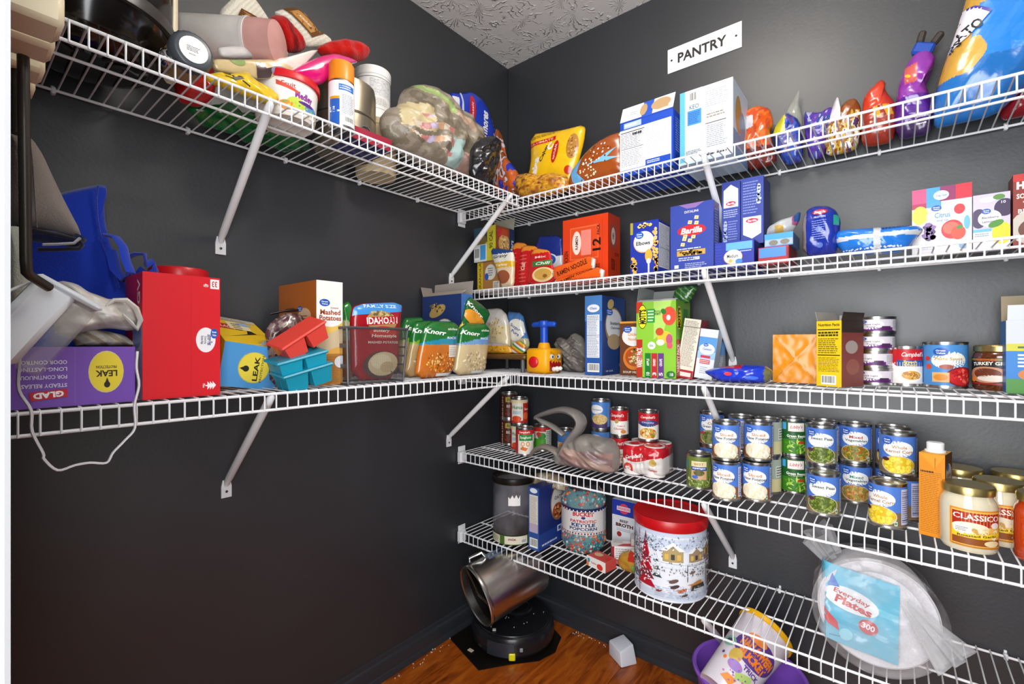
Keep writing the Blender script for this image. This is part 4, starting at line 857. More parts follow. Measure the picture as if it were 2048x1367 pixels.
carton('potato_carton', 'tall brown and white mashed potato carton standing behind the trays', 'box', (.263-.102, (y0+y1)/2, Z), y1-y0, .204, at_x(660, 562, .263).z-Z, 'f0eee8', 90, side='b4621c', top='d8d4cc', front=fr, left=lf)
o, pts = pxL([(682, 610), (700, 600), (706, 640), (708, 700), (706, 770), (685, 770)], .12, Z)
soft('green_pouch', 'narrow green and orange pouch squeezed between the potato carton and the mesh basket', 'pouch', o, Puff(fit_z(pts, .001), .016, amp=.002, seed=38), bands((.5, 'd88a3a'), (.75, 'c8d0a0'), (1, '2f8a3a')), FOIL)
# mesh basket with red pouch
def mesh_mat():
    m, nt, N, L, b = nodes('woven_wire_mesh'); b.inputs['Base Color'].default_value = lin('5e5e60'); setp(b, rough=.45, metal=.5)
    tc = N.new('ShaderNodeTexCoord'); ck_ = N.new('ShaderNodeTexWave'); ck_.inputs['Scale'].default_value = 150; ck_.bands_direction = 'X'; w2 = N.new('ShaderNodeTexWave'); w2.inputs['Scale'].default_value = 150; w2.bands_direction = 'Z'
    L.new(tc.outputs['Object'], ck_.inputs[0]); L.new(tc.outputs['Object'], w2.inputs[0]); mx = N.new('ShaderNodeMath'); mx.operation = 'MAXIMUM'; L.new(ck_.outputs['Fac'], mx.inputs[0]); L.new(w2.outputs['Fac'], mx.inputs[1])
    gt = N.new('ShaderNodeMapRange'); gt.inputs[1].default_value = .86; gt.inputs[2].default_value = .95; L.new(mx.outputs[0], gt.inputs[0])
    tr = N.new('ShaderNodeBsdfTransparent'); ms = N.new('ShaderNodeMixShader'); L.new(gt.outputs[0], ms.inputs[0]); L.new(tr.outputs[0], ms.inputs[1]); L.new(b.outputs[0], ms.inputs[2]); L.new(ms.outputs[0], N['Material Output'].inputs['Surface']); return m
MESH = mesh_mat()
X = .298; y0 = at_x(696, 760, X).y; y1 = at_x(806, 755, X).y; yt0 = at_x(692, 657, X).y; yt1 = at_x(813, 657, X).y; bh = at_x(750, 657, X).z-Z
bk = thing('mesh_basket', 'dark grey wire mesh basket holding the red pouch', 'basket', (X-.055, (y0+y1)/2, Z+.001), 90)
a = (y1-y0)/2; c = (yt1-yt0)/2; dd = .055; off = (yt0+yt1)/2-(y0+y1)/2
B = [(-a, -dd, 0), (a, -dd, 0), (a, dd, 0), (-a, dd, 0)]; T = [(off-c, -dd-.004, bh), (off+c, -dd-.004, bh), (off+c, dd+.004, bh), (off-c, dd+.004, bh)]
for k in range(4):
    m = MB(); q_ = [B[k], B[(k+1) % 4], T[(k+1) % 4], T[k]]; cen = sum((Vector(v) for v in q_), Vector())/4
    m.add(q_, [(0, 1, 2, 3)]); m.build('mesh_side', MESH, bk, 0, fix=False)
MB().tube(T, .0042, 6, '58585a', closed=True).build('rim', pm('basket_wire', '55555a', rough=.4, metal=.5, bs=80, bstr=.05), bk, 40)
MB().tube(B, .003, 6, '58585a', closed=True).build('base_ring', MATS['basket_wire'], bk, 40)
for k in range(4): MB().tube([B[k], T[k]], .003, 6, '58585a').build('corner_post', MATS['basket_wire'], bk, 40)
o, pts = pxL([(699, 640), (705, 607), (803, 603), (800, 640), (794, 758), (702, 762)], .262, Z)
def dr(p):
    p.poly([(.03, .98), (.99, 1.0), (.98, .88), (.0, .80)], '3f8ed6'); p.text('FAMILY SIZE', .52, .93, .62, .04, 'dce8f6', rot=2); p.ell(.52, .74, .30, .13, 'b08a52'); p.dots(.52, .82, .24, .05, 30, .004, ['5a5a34', 'c8b070'], 4); p.poly([(.2, .68), (.86, .72), (.85, .82), (.21, .78)], 'b01620'); p.text('IDAHOAN', .53, .75, .60, .085, 'f4ece4', rot=3, bold=.03); p.ell(.54, .60, .27, .08, 'd03024'); p.text('Buttery', .5, .62, .32, .05, 'f6e8e0', shear=.2); p.text('Homestyle', .56, .555, .5, .05, 'f6e8e0', shear=.1); p.text('MASHED POTATOES', .55, .48, .6, .03, 'f0d8d0')
    p.ell(.52, .2, .36, .17, '5a4038'); p.ell(.55, .21, .30, .15, 'd8c49a'); p.ell(.5, .24, .2, .09, 'e6d8b4'); p.ell(.62, .17, .14, .07, 'cbb588')
soft('potato_pouch', 'red mashed potato pouch with blue top stripe in the mesh basket', 'pouch', o, Puff(fit_z(pts, .002), .022, amp=.002, sc=24, seed=39, pw=.5), 'a3131e', FOIL, draw=dr)
# soup mix pouches
def knorr(label, px, X_, seed, band, food, th=.020, tl=.58):
    o, pts = pxL(px, X_, Z)
    def dr(p):
        p.text('Knorr', .38, .80, .46, .085, 'f4f6f0', rot=-6, bold=.03, shear=.3); p.text('sides', .78, .86, .25, .045, 'dfe8d8', shear=.2); p.text('RICE', .74, .70, .22, .04, 'e4f0f0'); p.dots(.5, .26, .36, .19, 110, .004, food, seed); p.rect(.66, .36, .9, .57, 'e8e6dc') if band == '1e86a8' else None; p.lines(.68, .38, .88, .55, 5, 'a8a090', 3) if band == '1e86a8' else None; p.rect(.4, .03, .9, .08, 'd4dcd8')
    return soft('soup_pouch', label, 'pouch', o, Puff(fit_z(pts, .001), th, amp=.002, sc=26, seed=seed, pw=.5), lambda u, v: ('1d6e2c' if v > .68+.16*(u-.5)*(1 if band == '1e86a8' else 1.2) else band if v > tl-.12*u*0 else food[0]), FOIL, draw=dr, group='soup and side dish pouches')
knorr('green topped noodle pouch with pale pasta picture behind the front pouches', [(806, 760), (818, 690), (826, 643), (852, 640), (885, 642), (870, 760)], .215, 43, '7aa82c', ['b89a6a', 'd8c8a4', '7a3a2c'])
knorr('bright green pouch half inside the mesh basket', [(795, 762), (800, 636), (852, 633), (850, 762)], .175, 45, '8ab83a', ['b8a878', '8a6a4a'])
knorr('green pouch with teal band and orange rice picture at the shelf front', [(828, 761), (836, 700), (851, 641), (918, 643), (912, 690), (903, 759)], .285, 41, '1e86a8', ['c06a20', 'e0922e', '8a4a14', 'e8c070'])
knorr('green pouch with pale blue band and cream pasta picture at the shelf front', [(905, 754), (912, 700), (921, 645), (980, 647), (974, 700), (968, 752)], .27, 42, '6f9cd0', ['c8b48a', 'e4d8b8', 'a8906a'])
o, pts = pxL([(935, 591), (960, 606), (981, 624), (973, 646), (945, 690), (913, 691), (906, 682), (924, 642)], .235, Z)
def dr(p): p.text('Knorr', .5, .74, .5, .09, 'f2f4ee', rot=-38, bold=.03, shear=.2); p.ell(.52, .5, .34, .16, 'e0962a', rot=-35); p.rect(.1, .06, .2, .5, 'e0cc6a')
soft('soup_pouch', 'green and orange pouch tilted on top of the other pouches', 'pouch', o, Puff(pts, .016, amp=.002, seed=44), lambda u, v: '17602a' if v > .45 else ('c8b23a' if u < .3 else 'c8862c'), FOIL, draw=dr, group='soup and side dish pouches')
# blue cereal carton in the corner
Yf = -.52; xa = at_y(845, 600, Yf).x; xb = at_y(923, 600, Yf).x; hh = at_y(884, 590, Yf).z-Z; dd = at_x(946, 600, xb).y-Yf
def fr(p):
    p.rect(0, 0, 1, 1, '1f356c'); p.ell(.58, .40, .35, .3, 'b0a088'); p.ell(.58, .42, .32, .27, 'dfe2e6'); p.ell(.4, .8, .22, .07, 'b89a5a', rot=20); p.dots(.38, .84, .2, .06, 30, .005, ['c8a866', '8a6c34'], 4); p.text('Great Value', .68, .5, .34, .06, '3a6ab0'); p.text('Quick Oats', .7, .4, .4, .09, '2a2a30', bold=.03); p.poly([(.2, .62), (.55, .3), (.5, .25), (.2, .45)], '2a7a34')
carton('cereal_carton', 'dark blue oat carton with open flaps in the corner behind the green pouches', 'box', ((xa+xb)/2, Yf+dd/2, Z), xb-xa, dd, hh, '1f356c', side='3f6cae', front=fr, right=lambda p: p.lines(.2, .1, .8, .9, 16, '6a90c8', 5), flaps=(('l', .04, 20, '8a8078'), ('b', .05, 5, '9a9088'), ('f', .03, -60, 'a89c8c')))
# ================================================================== middle shelf, back wall
Z = Z3R
SKEW = pm('grill_dark', '3a342e', rough=.4, bs=60, bstr=.1)
gr = thing('serving_tray', 'small dark brown tray on short grey legs in the corner of the middle shelf', 'tray', (.165, -.155, Z))
MB().box(-.13, .13, -.10, .10, .050, .068, '6a4a26', .006).build('top', PLAST, gr, 30)
MB().box(-.122, .122, -.092, .092, .0685, .0705, 'b07a2c', .001).build('mat', MATTE, gr, 0)
for sx in (-1, 1):
    for sy in (-1, 1): MB().lathe([(.010, 0), (.0085, .003), (.0085, .052)], 14, '5c5c60', xf=Matrix.Translation((sx*.105, sy*.078, 0))).build('leg', PLAST, gr, 40)
bag_px('pasta_bag', 'clear bag of pasta spirals with white label in the corner', [(946, 690), (952, 640), (970, 618), (1000, 615), (1015, 630), (1022, 690), (1015, 714), (955, 714)], -.20, .026, lambda u, v: 'c9c4bc' if v > .62 else ('d0c09a' if u > .5 else 'a8b8cc'), 46, zz=Z+.071, draw=lambda p: (p.dots(.72, .55, .16, .24, 60, .004, ['e0cc94', 'b8985a'], 3), p.rect(.1, .5, .42, .8, 'e4e4e8'), p.lines(.12, .52, .4, .78, 6, 'a8aab4', 4)), amp=.003)
bag_px('pasta_bag', 'bag of yellow noodles lying at the front of the brown tray', [(945, 712), (955, 690), (985, 684), (1020, 690), (1028, 712), (985, 716)], -.235, .022, lambda u, v: 'd0982a' if v < .75 else 'b8b4c0', 47, zz=Z+.071, draw=lambda p: p.dots(.5, .4, .4, .3, 70, .0035, ['e8b840', 'b87a18', 'd8a030'], 5), amp=.002)
bag_px('sugar_bag', 'pale blue bag with round white logo behind the pasta bags', [(1012, 622), (1045, 625), (1052, 660), (1060, 690), (1050, 714), (1015, 714)], -.14, .024, lambda u, v: '4f7cb8' if v > .35 else 'c8c49a', 48, zz=Z+.071, draw=lambda p: (p.ell(.55, .55, .34, .26, 'e4e0d4'), p.text('Sugar', .55, .6, .45, .09, '2a4a9a', rot=-30), p.text('Pure', .55, .48, .35, .08, '2a4a9a', rot=-30)), amp=.003)
bag_px('seasoning_pack', 'small yellow and white printed packet leaning beside the toy', [(1022, 712), (1024, 686), (1040, 680), (1052, 690), (1050, 714)], -.225, .012, lambda u, v: ('d8a82a', '4a8a4a', 'd8dce8', 'c86a2a')[int((u*5+v*6) % 4)], 49, zz=Z+.071, amp=.002)
# toy pump
YEL = pm('toy_yellow', 'f2a80c', bs=30, bstr=.03, rough=.35); TBL = pm('toy_blue', '1c50c4', bs=30, bstr=.03, rough=.35)
ty = thing('toy_pump', 'yellow toy balloon pump with blue T handle and angry monster face', 'toy', (.356, -.212, Z))
m = MB(); m.box(-.050, .050, -.054, .054, 0, .094, b=.010); m.build('body', YEL, ty, 60)
MB().lathe([(.026, .092), (.024, .098), (.020, .112), (.018, .115)], 24).build('neck', YEL, ty, 50)
MB().lathe([(.0145, .112), (.0145, .172), (.020, .176), (.022, .186), (.020, .196), (.012, .2)], 24).build('plunger', TBL, ty, 50)
MB().tube([(-.054, .0, .183), (-.048, 0, .184), (0, 0, .186), (.048, 0, .184), (.054, 0, .183)], [.007, .0105, .0105, .0105, .007], 14).build('handle', TBL, ty, 60)
m = MB(); m.lathe([(.021, -.004), (.021, .005), (.017, .009), (.006, .010)], 28, 'cc1420', xf=Matrix.Translation((-.008, -.054, .043)) @ Matrix.Rotation(R(90), 4, 'X')); m.build('button', PLAST, ty, 40)
fb = MB(); fp = lambda x, y, e: (.050+e, x-.054, y)
p = Print(fb, .108, .094, fp, eps=.0006, step=.0003)
p.poly([(.16, .10), (.84, .10), (.84, .52), (.74, .46), (.66, .52), (.56, .47), (.46, .52), (.36, .46), (.28, .53), (.16, .50)], 'b00e14'); p.ell(.42, .20, .20, .10, '6e0a0c')
for c in (.3, .68): p.ell(c, .68, .13, .10, 'f4f2ee')
for c in (.34, .64): p.ell(c, .665, .045, .05, '16161a')
p.poly([(.16, .84), (.44, .70), (.45, .77), (.18, .9)], 'e09a08'); p.poly([(.82, .84), (.54, .70), (.53, .77), (.80, .9)], 'e09a08')
for c in (.28, .46, .6, .76): p.poly([(c-.05, .50), (c+.05, .50), (c, .41)], 'f4c02a')
fb.build('face', PLAST, ty, 0)
MB().ball((.066, -.01, .018), .010, 'ece8dc', 12, 8).ball((.076, -.004, .02), .008, 'f2eee4', 12, 8).ball((.056, -.016, .017), .009, 'e4ded0', 12, 8).build('dart', MATTE, ty, 60)
bag_px('plastic_bag', 'crumpled grey plastic bag between the toy and the blue oat carton', [(1108, 690), (1118, 672), (1135, 680), (1148, 664), (1165, 672), (1172, 690), (1174, 748), (1128, 748), (1132, 720)], -.10, .04, lambda u, v: ('8a847c', '6e6862')[int((u*5+v*3) % 2)], 50, zz=Z, amp=.012, sc=40, mat=am('grey_film', bs=30, bstr=.5, bdist=.005, film=.15, rough=.3, spec=.5))
# oat carton, noodle soup, fruit snacks
xc, w_, h_, d_ = bxR(1170, 1204, 592, -.205, Z, 1250)
def fr(p):
    p.rect(0, .68, 1, 1, '4a80c0'); p.ell(.5, .84, .36, .05, 'eef0f2'); p.text('Oats', .5, .84, .4, .03, '2a5aa8', shear=.2); p.rect(.12, .22, .86, .76, 'e4e8ee'); p.lines(.15, .23, .83, .75, 26, '8a90a0', 3, .4); p.rect(.12, .5, .86, .504, '222222'); p.bars(.15, .04, .85, .15, 4)
def rt(p):
    p.ell(.5, .62, .38, .24, '9a7a4a'); p.ell(.5, .64, .34, .20, 'd9dde2'); p.ell(.5, .42, .28, .1, 'b09a78'); logo(p, .3, .8, .14, .045); p.text('Instant', .55, .66, .42, .045, '30343c'); p.text('Oatmeal', .55, .60, .4, .035, '5a6070'); p.ell(.35, .9, .14, .06, 'c8b070', rot=20); p.text('18 OZ', .3, .05, .3, .02, 'c8d4e8'); p.ell(.8, .12, .1, .03, '5a84c4')
carton('oatmeal_carton', 'tall blue oatmeal carton with nutrition panel on the middle shelf', 'box', (xc, -.205+d_/2, Z), w_, d_, h_, '2b58a4', side='223f7c', front=fr, right=rt)
xc, w_, h_, d_ = bxR(1240, 1284, 643, -.13, Z, None, .04)
def fr(p):
    p.rect(0, 0, 1, 1, '6a3c20'); p.ell(.6, .72, .5, .18, 'eeeae2'); logo(p, .35, .85, .2, .06); p.text('Chicken', .62, .76, .5, .06, 'd8862a'); p.text('Noodle', .62, .67, .45, .055, 'd8862a'); p.ell(.65, .32, .5, .22, 'd87a2c'); p.ell(.65, .34, .4, .17, 'a85020'); p.dots(.65, .34, .36, .15, 50, .004, ['e8b060', 'c8481c', '5a8a3a', 'e8d8a0'], 4); p.text('SOUP MIX', .5, .06, .7, .04, 'f0e0c8'); p.rect(0, .965, 1, 1, 'e09a3a')
carton('soup_carton', 'brown noodle soup carton with orange bowl between the oatmeal and green cartons', 'box', (xc, -.13+.02, Z), w_, .04, h_, '6a3c20', front=fr)
xc, w_, h_, d_ = bxR(1273, 1352, 604, -.19, Z, 1380)
def fr(p):
    p.rect(0, 0, 1, 1, '8cc63a'); p.poly([(.45, 1), (.9, 1), (.7, .6), (.45, .5)], 'b4dc6e'); p.rect(0, 0, .16, .5, 'b8341c'); p.rect(0, .85, .16, 1, 'd03a22'); p.text('VARIETY PACK', .08, .26, .5, .08, 'f4efe4', rot=90, bold=.03)
    p.ell(.16, .80, .125, .16, '1c1c18'); p.ell(.16, .80, .112, .15, 'f2e42e'); p.text("MOTT'S", .16, .80, .36, .10, '1c1c14', rot=90, bold=.05)
    p.rect(.28, .72, .48, .9, '2f9a3a'); p.lines(.3, .73, .46, .89, 4, 'd8f0c8', 3); p.text('FRUIT', .55, .85, .12, .09, '3a6a2a', rot=90)
    p.ell(.84, .80, .17, .12, 'e0503a', n=28); p.ell(.70, .86, .06, .04, '2f7a2c', rot=40); p.ell(.82, .78, .05, .035, 'f4f0e8'); p.ell(.72, .53, .18, .08, 'f0c23c'); p.ell(.60, .60, .10, .05, 'c8502a'); p.ell(.84, .50, .08, .07, 'c0567a'); p.ell(.62, .46, .1, .04, 'f2ead4'); p.ell(.85, .42, .07, .04, 'e05a6a'); p.ell(.4, .42, .1, .05, 'eef2e4'); p.text('REAL', .4, .42, .1, .03, '5a8a3a')
    for k, (c, tx, nn) in enumerate((('1f7a2e', 'APPLE', '10'), ('c02a34', 'STRAWBERRY', '3'), ('6a3a8a', 'GRAPE', '5'))): u = .23+k*.165; p.rect(u, 0, u+.15, .32, c); p.text(nn, u+.075, .05, .08, .05, 'ffffff', rot=90); p.text(tx, u+.075, .20, .18, .035, 'f0f0e8', rot=90)
    p.ell(.88, .05, .11, .045, '2f7a3a'); p.text('18', .9, .05, .08, .04, 'f0f4e8')
def rt(p):
    p.rect(0, 0, 1, 1, '6aa02e'); p.rect(0, 0, .28, .5, 'a82e1a'); p.text('VARIETY PACK', .14, .26, .7, .10, 'f0e8dc', rot=90, bold=.03); p.ell(.2, .78, .18, .15, 'e6d62a'); p.text("MOTT'S", .2, .78, .5, .10, '1c1c14', rot=90, bold=.05); p.rect(.5, .65, .8, .9, '2f8034'); p.ell(.7, .45, .2, .1, '8a4a2a')
mt = carton('fruit_snack_carton', 'bright green fruit snack carton with red variety pack stripe and open top', 'box', (xc, -.19+d_/2, Z), w_, d_, h_, '8cc63a', side='6aa02e', top='d8d8d4', front=fr, right=rt, flaps=(('f', .022, -70, 'e6e6e4'), ('b', .045, 4, '9aa09c'), ('l', .05, -8, '8a908c')))
bag_px('green_snack_bag', 'dark green snack bag poking out of the fruit snack carton', [(1342, 608), (1352, 572), (1398, 570), (1388, 588), (1378, 606)], -.11, .014, lambda u, v: '1d5a2c' if (u*4+v*3) % 1 < .75 else '6a8a3a', 52, zz=Z+h_-.03, amp=.003)
# leaning narrow cartons
xc, w_, h_, d_ = bxR(1360, 1390, 640, -.155, Z, None, .075)
def fr(p):
    p.rect(0, 0, 1, 1, 'e4ddcc'); p.lines(.08, .2, .92, .97, 34, '8a7c6c', 5, .45); p.rect(0, .86, 1, .87, '3a2a20'); p.rect(0, 0, 1, .14, 'b0242c'); p.rect(.12, .03, .88, .10, 'e8e0d8')
carton('nutrition_carton', 'narrow cream and red carton leaning beside the green carton', 'box', (xc-.012, -.155+.04, Z+.001), .052, .08, h_+.004, 'e4ddcc', side='8c2230', front=fr, ry=9)
xc, w_, h_, d_ = bxR(1395, 1432, 660, -.15, Z, None, .05)
def fr(p):
    p.rect(0, 0, 1, .5, 'e8eef4'); p.rect(0, .5, 1, .84, '5a9ad8'); p.rect(0, .4, 1, .55, '9ec6ea'); p.rect(0, .84, 1, 1, 'dfe3e6'); p.ell(.5, .60, .44, .11, 'eaf2f8'); logo(p, .42, .68, .14, .035); p.text('Gelatin', .52, .6, .5, .05, '3a6ab0'); p.rect(.2, .42, .75, .47, 'c83a50'); p.rect(.18, .30, .76, .39, 'd0505a'); p.lines(.2, .31, .74, .38, 2, 'f0d8d8', 3); p.lines(.25, .1, .7, .25, 4, 'a8b4c4', 4)
carton('small_carton', 'small white and sky blue carton leaning right of the cream carton', 'box', (xc-.013, -.15+.028, Z+.001), .054, .05, h_+.003, 'e4ebf2', side='b8c8d8', front=fr, ry=8)
can('milk_can', 'grey and blue can behind the leaning small cartons on the middle shelf', (.925, -.050, Z), lambda p: (p.rect(0, 0, 1, .6, '8c949c'), p.rect(0, .6, 1, 1, '5a8ac0'), p.lines(.5, .1, .7, .55, 8, 'b4bac0', 3)), r=.036, h=.125)
# royal blue wipes pack
o, pts = pxR([(1405, 742), (1430, 735), (1480, 728), (1530, 730), (1548, 742), (1540, 765), (1500, 771), (1440, 769)], -.245, Z)
soft('wipes_pack', 'flat royal blue plastic pack lying on the middle shelf', 'pack', o, Puff(fit_z(pts, .0005), .045, .045, amp=.003, sc=34, seed=53, ridge=True), lambda u, v: 'b01a3a' if (v > .8 and u < .6) else ('1a36b8' if u < .9 else '6a6a4a'), FOIL, draw=lambda p: (p.ell(.42, .52, .06, .1, 'c83a4a'), p.ell(.75, .35, .09, .1, '3a6ad8')))
# foil cube
xc, w_, h_, d_ = bxR(1546, 1637, 669, -.13, Z, None, .10)
fc = thing('foil_block', 'square orange foil wrapped block with folded corners', 'block', (xc, -.13+.05, Z))
def face(u, v):
    x = (u-.5)*2; y = (v-.5)*2; k = abs(abs(x)-abs(y)); dip = -.0035*max(0, 1-k*5)*(1-max(abs(x), abs(y)))
    return (x*w_/2, -.05-.003-dip*-1+.002*noise.noise(Vector((u*7, v*7, 3))), v*h_)
WAX = am('waxed_foil', bs=20, bstr=.15, bdist=.002, rough=.3, spec=.5); m = MB(); m.box(-w_/2, w_/2, -.05, .05, 0, h_, 'd8860e', .004); m.build('wrap', WAX, fc, 30)
m = MB().grid(face, 28, 28, lambda u, v: 'dc8a0c' if abs(abs(u-.5)-abs(v-.5)) > .025 else 'c47a0a'); m.build('folded_end', WAX, fc, 25)
# yellow nutrition carton
xc, w_, h_, d_ = bxR(1641, 1692, 642, -.20, Z)
def fr(p):
    p.rect(0, 0, 1, 1, 'e8c01c'); p.text('Nutrition Facts', .5, .94, .86, .045, '2a2410', bold=.03); p.rect(.05, .86, .95, .875, '222010'); p.rect(.05, .47, .95, .485, '222010'); p.lines(.07, .76, .93, .84, 2, '3a3414', 3, .7); p.lines(.07, .5, .93, .74, 8, '5a5020', 4); p.lines(.07, .22, .93, .45, 10, '6a5c20', 5, .35); p.bars(.2, .03, .8, .17, 6)
ye = carton('nutrition_box', 'yellow carton with nutrition facts and torn brown top on the middle shelf', 'box', (xc+.012, -.165, Z), w_+.006, .10, h_, 'e8c01c', -24, side='7a3a34', top='4a3a34', front=fr, right=lambda p: (p.rect(0, 0, 1, .82, '8a4038'), p.rect(0, .82, 1, 1, '3a2c26'), p.ell(.45, .6, .28, .1, 'b8a8a0'), p.ell(.5, .3, .3, .12, 'a05a48')), flaps=(('r', .022, 12, '3a2e28'), ('l', .026, 14, '9a948c'), ('b', .018, 6, 'b8b0a4')))
m = MB(); m.lathe([(.02, 0), (.021, .004), (.012, .006)], 16, 'e8e4dc')
# tuna stack
def tuna(p):
    p.rect(0, 0, 1, 1, 'dcd4dc'); p.rect(.2, 0, .68, .3, '6a2a7a'); p.ell(.46, .55, .12, .42, 'efe9ee'); logo(p, .39, .80, .045, .15); p.text('Chunk Light', .47, .55, .15, .16, '6a4a70'); p.text('Tuna', .47, .35, .08, .12, '6a4a70'); p.rect(.56, .05, .64, .4, '4a2450'); p.rect(.66, .05, .82, .92, 'cfcdd4'); p.lines(.67, .1, .81, .9, 9, '8a8a94', 3)
c0 = at_z(1747, 768, Z); cx, cy = 1.348, -.050
t0 = can('tuna_can', 'flat purple and white tuna can, bottom of the stack of four', (cx, cy, Z), tuna, r=.0425, h=.0455, rz=-8, group='stacked tuna cans')
for k, (nm, r_) in enumerate((('second from the bottom', -22), ('third from the bottom', -2), ('topmost', -5))): clone(t0, 'flat purple and white tuna can, %s of the stack of four' % nm, (cx-.002+.002*k, cy, Z+.0458*(k+1)), r_)
def camp(p):
    p.rect(0, .62, 1, 1, 'c01a24'); p.rect(0, 0, 1, .62, 'ece8e4'); p.rect(.44, .5, .74, .68, '28559a'); p.poly([(.36, .68), (.44, .68), (.44, .5)], 'c01a24'); p.text("Campbell's", .60, .83, .22, .17, 'f8f4f0', bold=.01, shear=.35); p.text('French', .57, .63, .12, .08, 'e8d048', bold=.03); p.text('Onion', .57, .545, .12, .08, 'e8d048', bold=.03); p.ell(.56, .22, .14, .18, 'f6f4ee'); p.ell(.58, .24, .09, .13, 'd8a048'); p.dots(.58, .24, .08, .11, 26, .004, ['e8c070', 'b87a28'], 4); p.rect(.24, .05, .34, .95, 'dcd4cc'); p.lines(.25, .08, .33, .9, 16, 'a8988c', 3); p.ell(.28, .86, .03, .07, '8a7a3a')
can('soup_can', 'red and white soup can with noodle picture standing right of the tuna stack', (1.412, -.046, Z), camp, r=.0365, h=.104, rz=-12)
def pasta(p):
    p.rect(0, 0, 1, 1, '4a8ccc'); p.ell(.56, .62, .13, .22, 'f0eee0'); logo(p, .50, .83, .055, .10); p.text('Pasta Sauce', .56, .66, .2, .07, 'c8a030'); p.ell(.66, .22, .13, .24, '8a1c1c'); p.ell(.66, .22, .11, .21, 'c8242a'); p.dots(.66, .22, .10, .18, 40, .004, ['e04038', 'a81a1e', 'f07060'], 4); p.rect(.44, .08, .56, .32, 'e0b070'); p.ell(.5, .2, .05, .08, 'd88a30'); p.ell(.40, .66, .022, .06, 'c8342a'); p.ell(.41, .46, .025, .07, 'd0482c'); p.rect(.22, .05, .34, .95, '3a74b8'); p.lines(.23, .08, .33, .92, 18, 'c8dcf0', 3); p.ell(.54, .46, .05, .06, 'a85a4a')
can('sauce_can', 'large sky blue tomato sauce can with red bowl picture on the middle shelf', (1.487, -.054, Z), pasta, r=.044, h=.115, rz=-14)
# gravy jar
jr = thing('gravy_jar', 'dark glass gravy jar with gold lid and black label', 'jar', (1.584, -.066, Z), -22)
MB().lathe([(.04, .001), (.046, .0), (.0485, .006), (.0485, .078), (.046, .088), (.042, .092)], 40, '5a2c12').build('glass', GLAZE, jr, 40)
MB().lathe([(.0425, .091), (.0465, .092), (.047, .104), (.045, .107), (.02, .1075)], 40).build('lid', GOLD, jr, 35)
pb = MB(); rr = .0487; p = Print(pb, 2*math.pi*rr, .064, lambda x, y, e: ((rr+e)*math.cos(x/rr-math.pi*1.5), (rr+e)*math.sin(x/rr-math.pi*1.5), .013+y), True, .0002)
p.rect(.12, 0, .88, 1, '191512'); p.rect(.2, .9, .8, .97, '8a7a28'); p.rect(.2, .02, .8, .08, '9a2a1c'); p.text('HEINZ', .45, .93, .15, .1, 'c83a1c'); p.text('TURKEY GRAVY', .5, .76, .28, .13, 'f0ead8', arc=.3, bold=.03); p.ell(.46, .38, .14, .30, 'c08a6a'); p.ell(.46, .42, .09, .2, '6a3420'); p.ell(.50, .25, .1, .12, 'e0d4c8'); p.ell(.36, .2, .03, .1, 'd88a2c'); p.rect(.62, .3, .72, .75, '3a3632'); p.lines(.625, .3, .715, .75, 7, 'c8c4bc', 3); p.ell(.64, .2, .022, .08, 'e8e8e8')
pb.build('label', INK, jr, 30)
# tall carton at the right edge
xa = at_y(2012, 700, -.16).x
def fr(p):
    p.rect(0, 0, 1, 1, '2a7ac4'); p.rect(0, .66, 1, 1, 'c8ccd0'); p.rect(.28, .7, .36, 1, '4a7ab8'); p.rect(0, .58, 1, .68, 'c8c23a'); p.lines(.1, .6, .9, .66, 1, '4a6a3a', 3); p.rect(0, 0, 1, .2, '4a8a3a'); p.ell(.3, .26, .2, .1, 'c87a3a'); p.ell(.6, .28, .12, .12, '8a5a30'); p.lines(.1, .35, .8, .55, 4, 'e8eef4', 4, .5); p.poly([(.2, .9), (.5, .98), (.45, .75)], '6a5a3a')
carton('cracker_carton', 'tall blue and yellow carton with raised grey flap cut off by the right edge', 'box', (xa+.09, -.16+.04, Z), .18, .08, at_y(2030, 640, -.16).z-Z, '2a7ac4', front=fr, side='2a70b8', flaps=(('f', .034, 8, 'cfd4d8'), ('b', .06, 4, '9a8a6a')))
# ================================================================== second shelf, back wall
Z = Z2
xc, w_, h_, d_ = bxR(943, 1006, 528, -.235, Z, None, .09)
def fr(p):
    p.rect(0, 0, .18, 1, 'd8b82a'); p.text('GRANOLA', .09, .5, .7, .1, '5a4414', rot=90); p.rect(.18, 0, 1, 1, 'a8763e'); p.ell(.42, .64, .17, .26, 'd8d4c8'); p.ell(.3, .5, .06, .12, '2a58b0'); p.lines(.34, .5, .5, .8, 4, '6a6a70', 3); p.rect(.5, .08, .7, .32, 'e4e0d4'); p.rect(.76, .06, .96, .3, 'd8d4c8'); p.lines(.52, .1, .68, .3, 4, '3a3a3a', 4); p.lines(.78, .08, .94, .28, 4, '4a4a4a', 5)
h1 = h_
carton('granola_carton', 'brown carton with yellow side at the left end of the second shelf', 'box', (max(xc, w_/2+.03), -.235+.05, Z), w_, .10, h_, 'a8763e', side='b8864a', front=fr)
xc, w_, h_, d_ = bxR(943, 985, 462, -.235, Z, 1040)
def fr(p):
    p.rect(0, 0, 1, 1, 'c8bc34'); p.rect(0, .55, .62, 1, '2a4a5a'); p.ell(.3, .62, .3, .18, '7a6a3a'); p.rect(0, 0, .6, .5, 'd8dcd8'); p.rect(.3, .05, .55, .48, '4a9ad4'); p.bars(.03, .06, .26, .42, 3); p.text('90 CAL', .8, .6, .6, .14, '4a4a1c', rot=90)
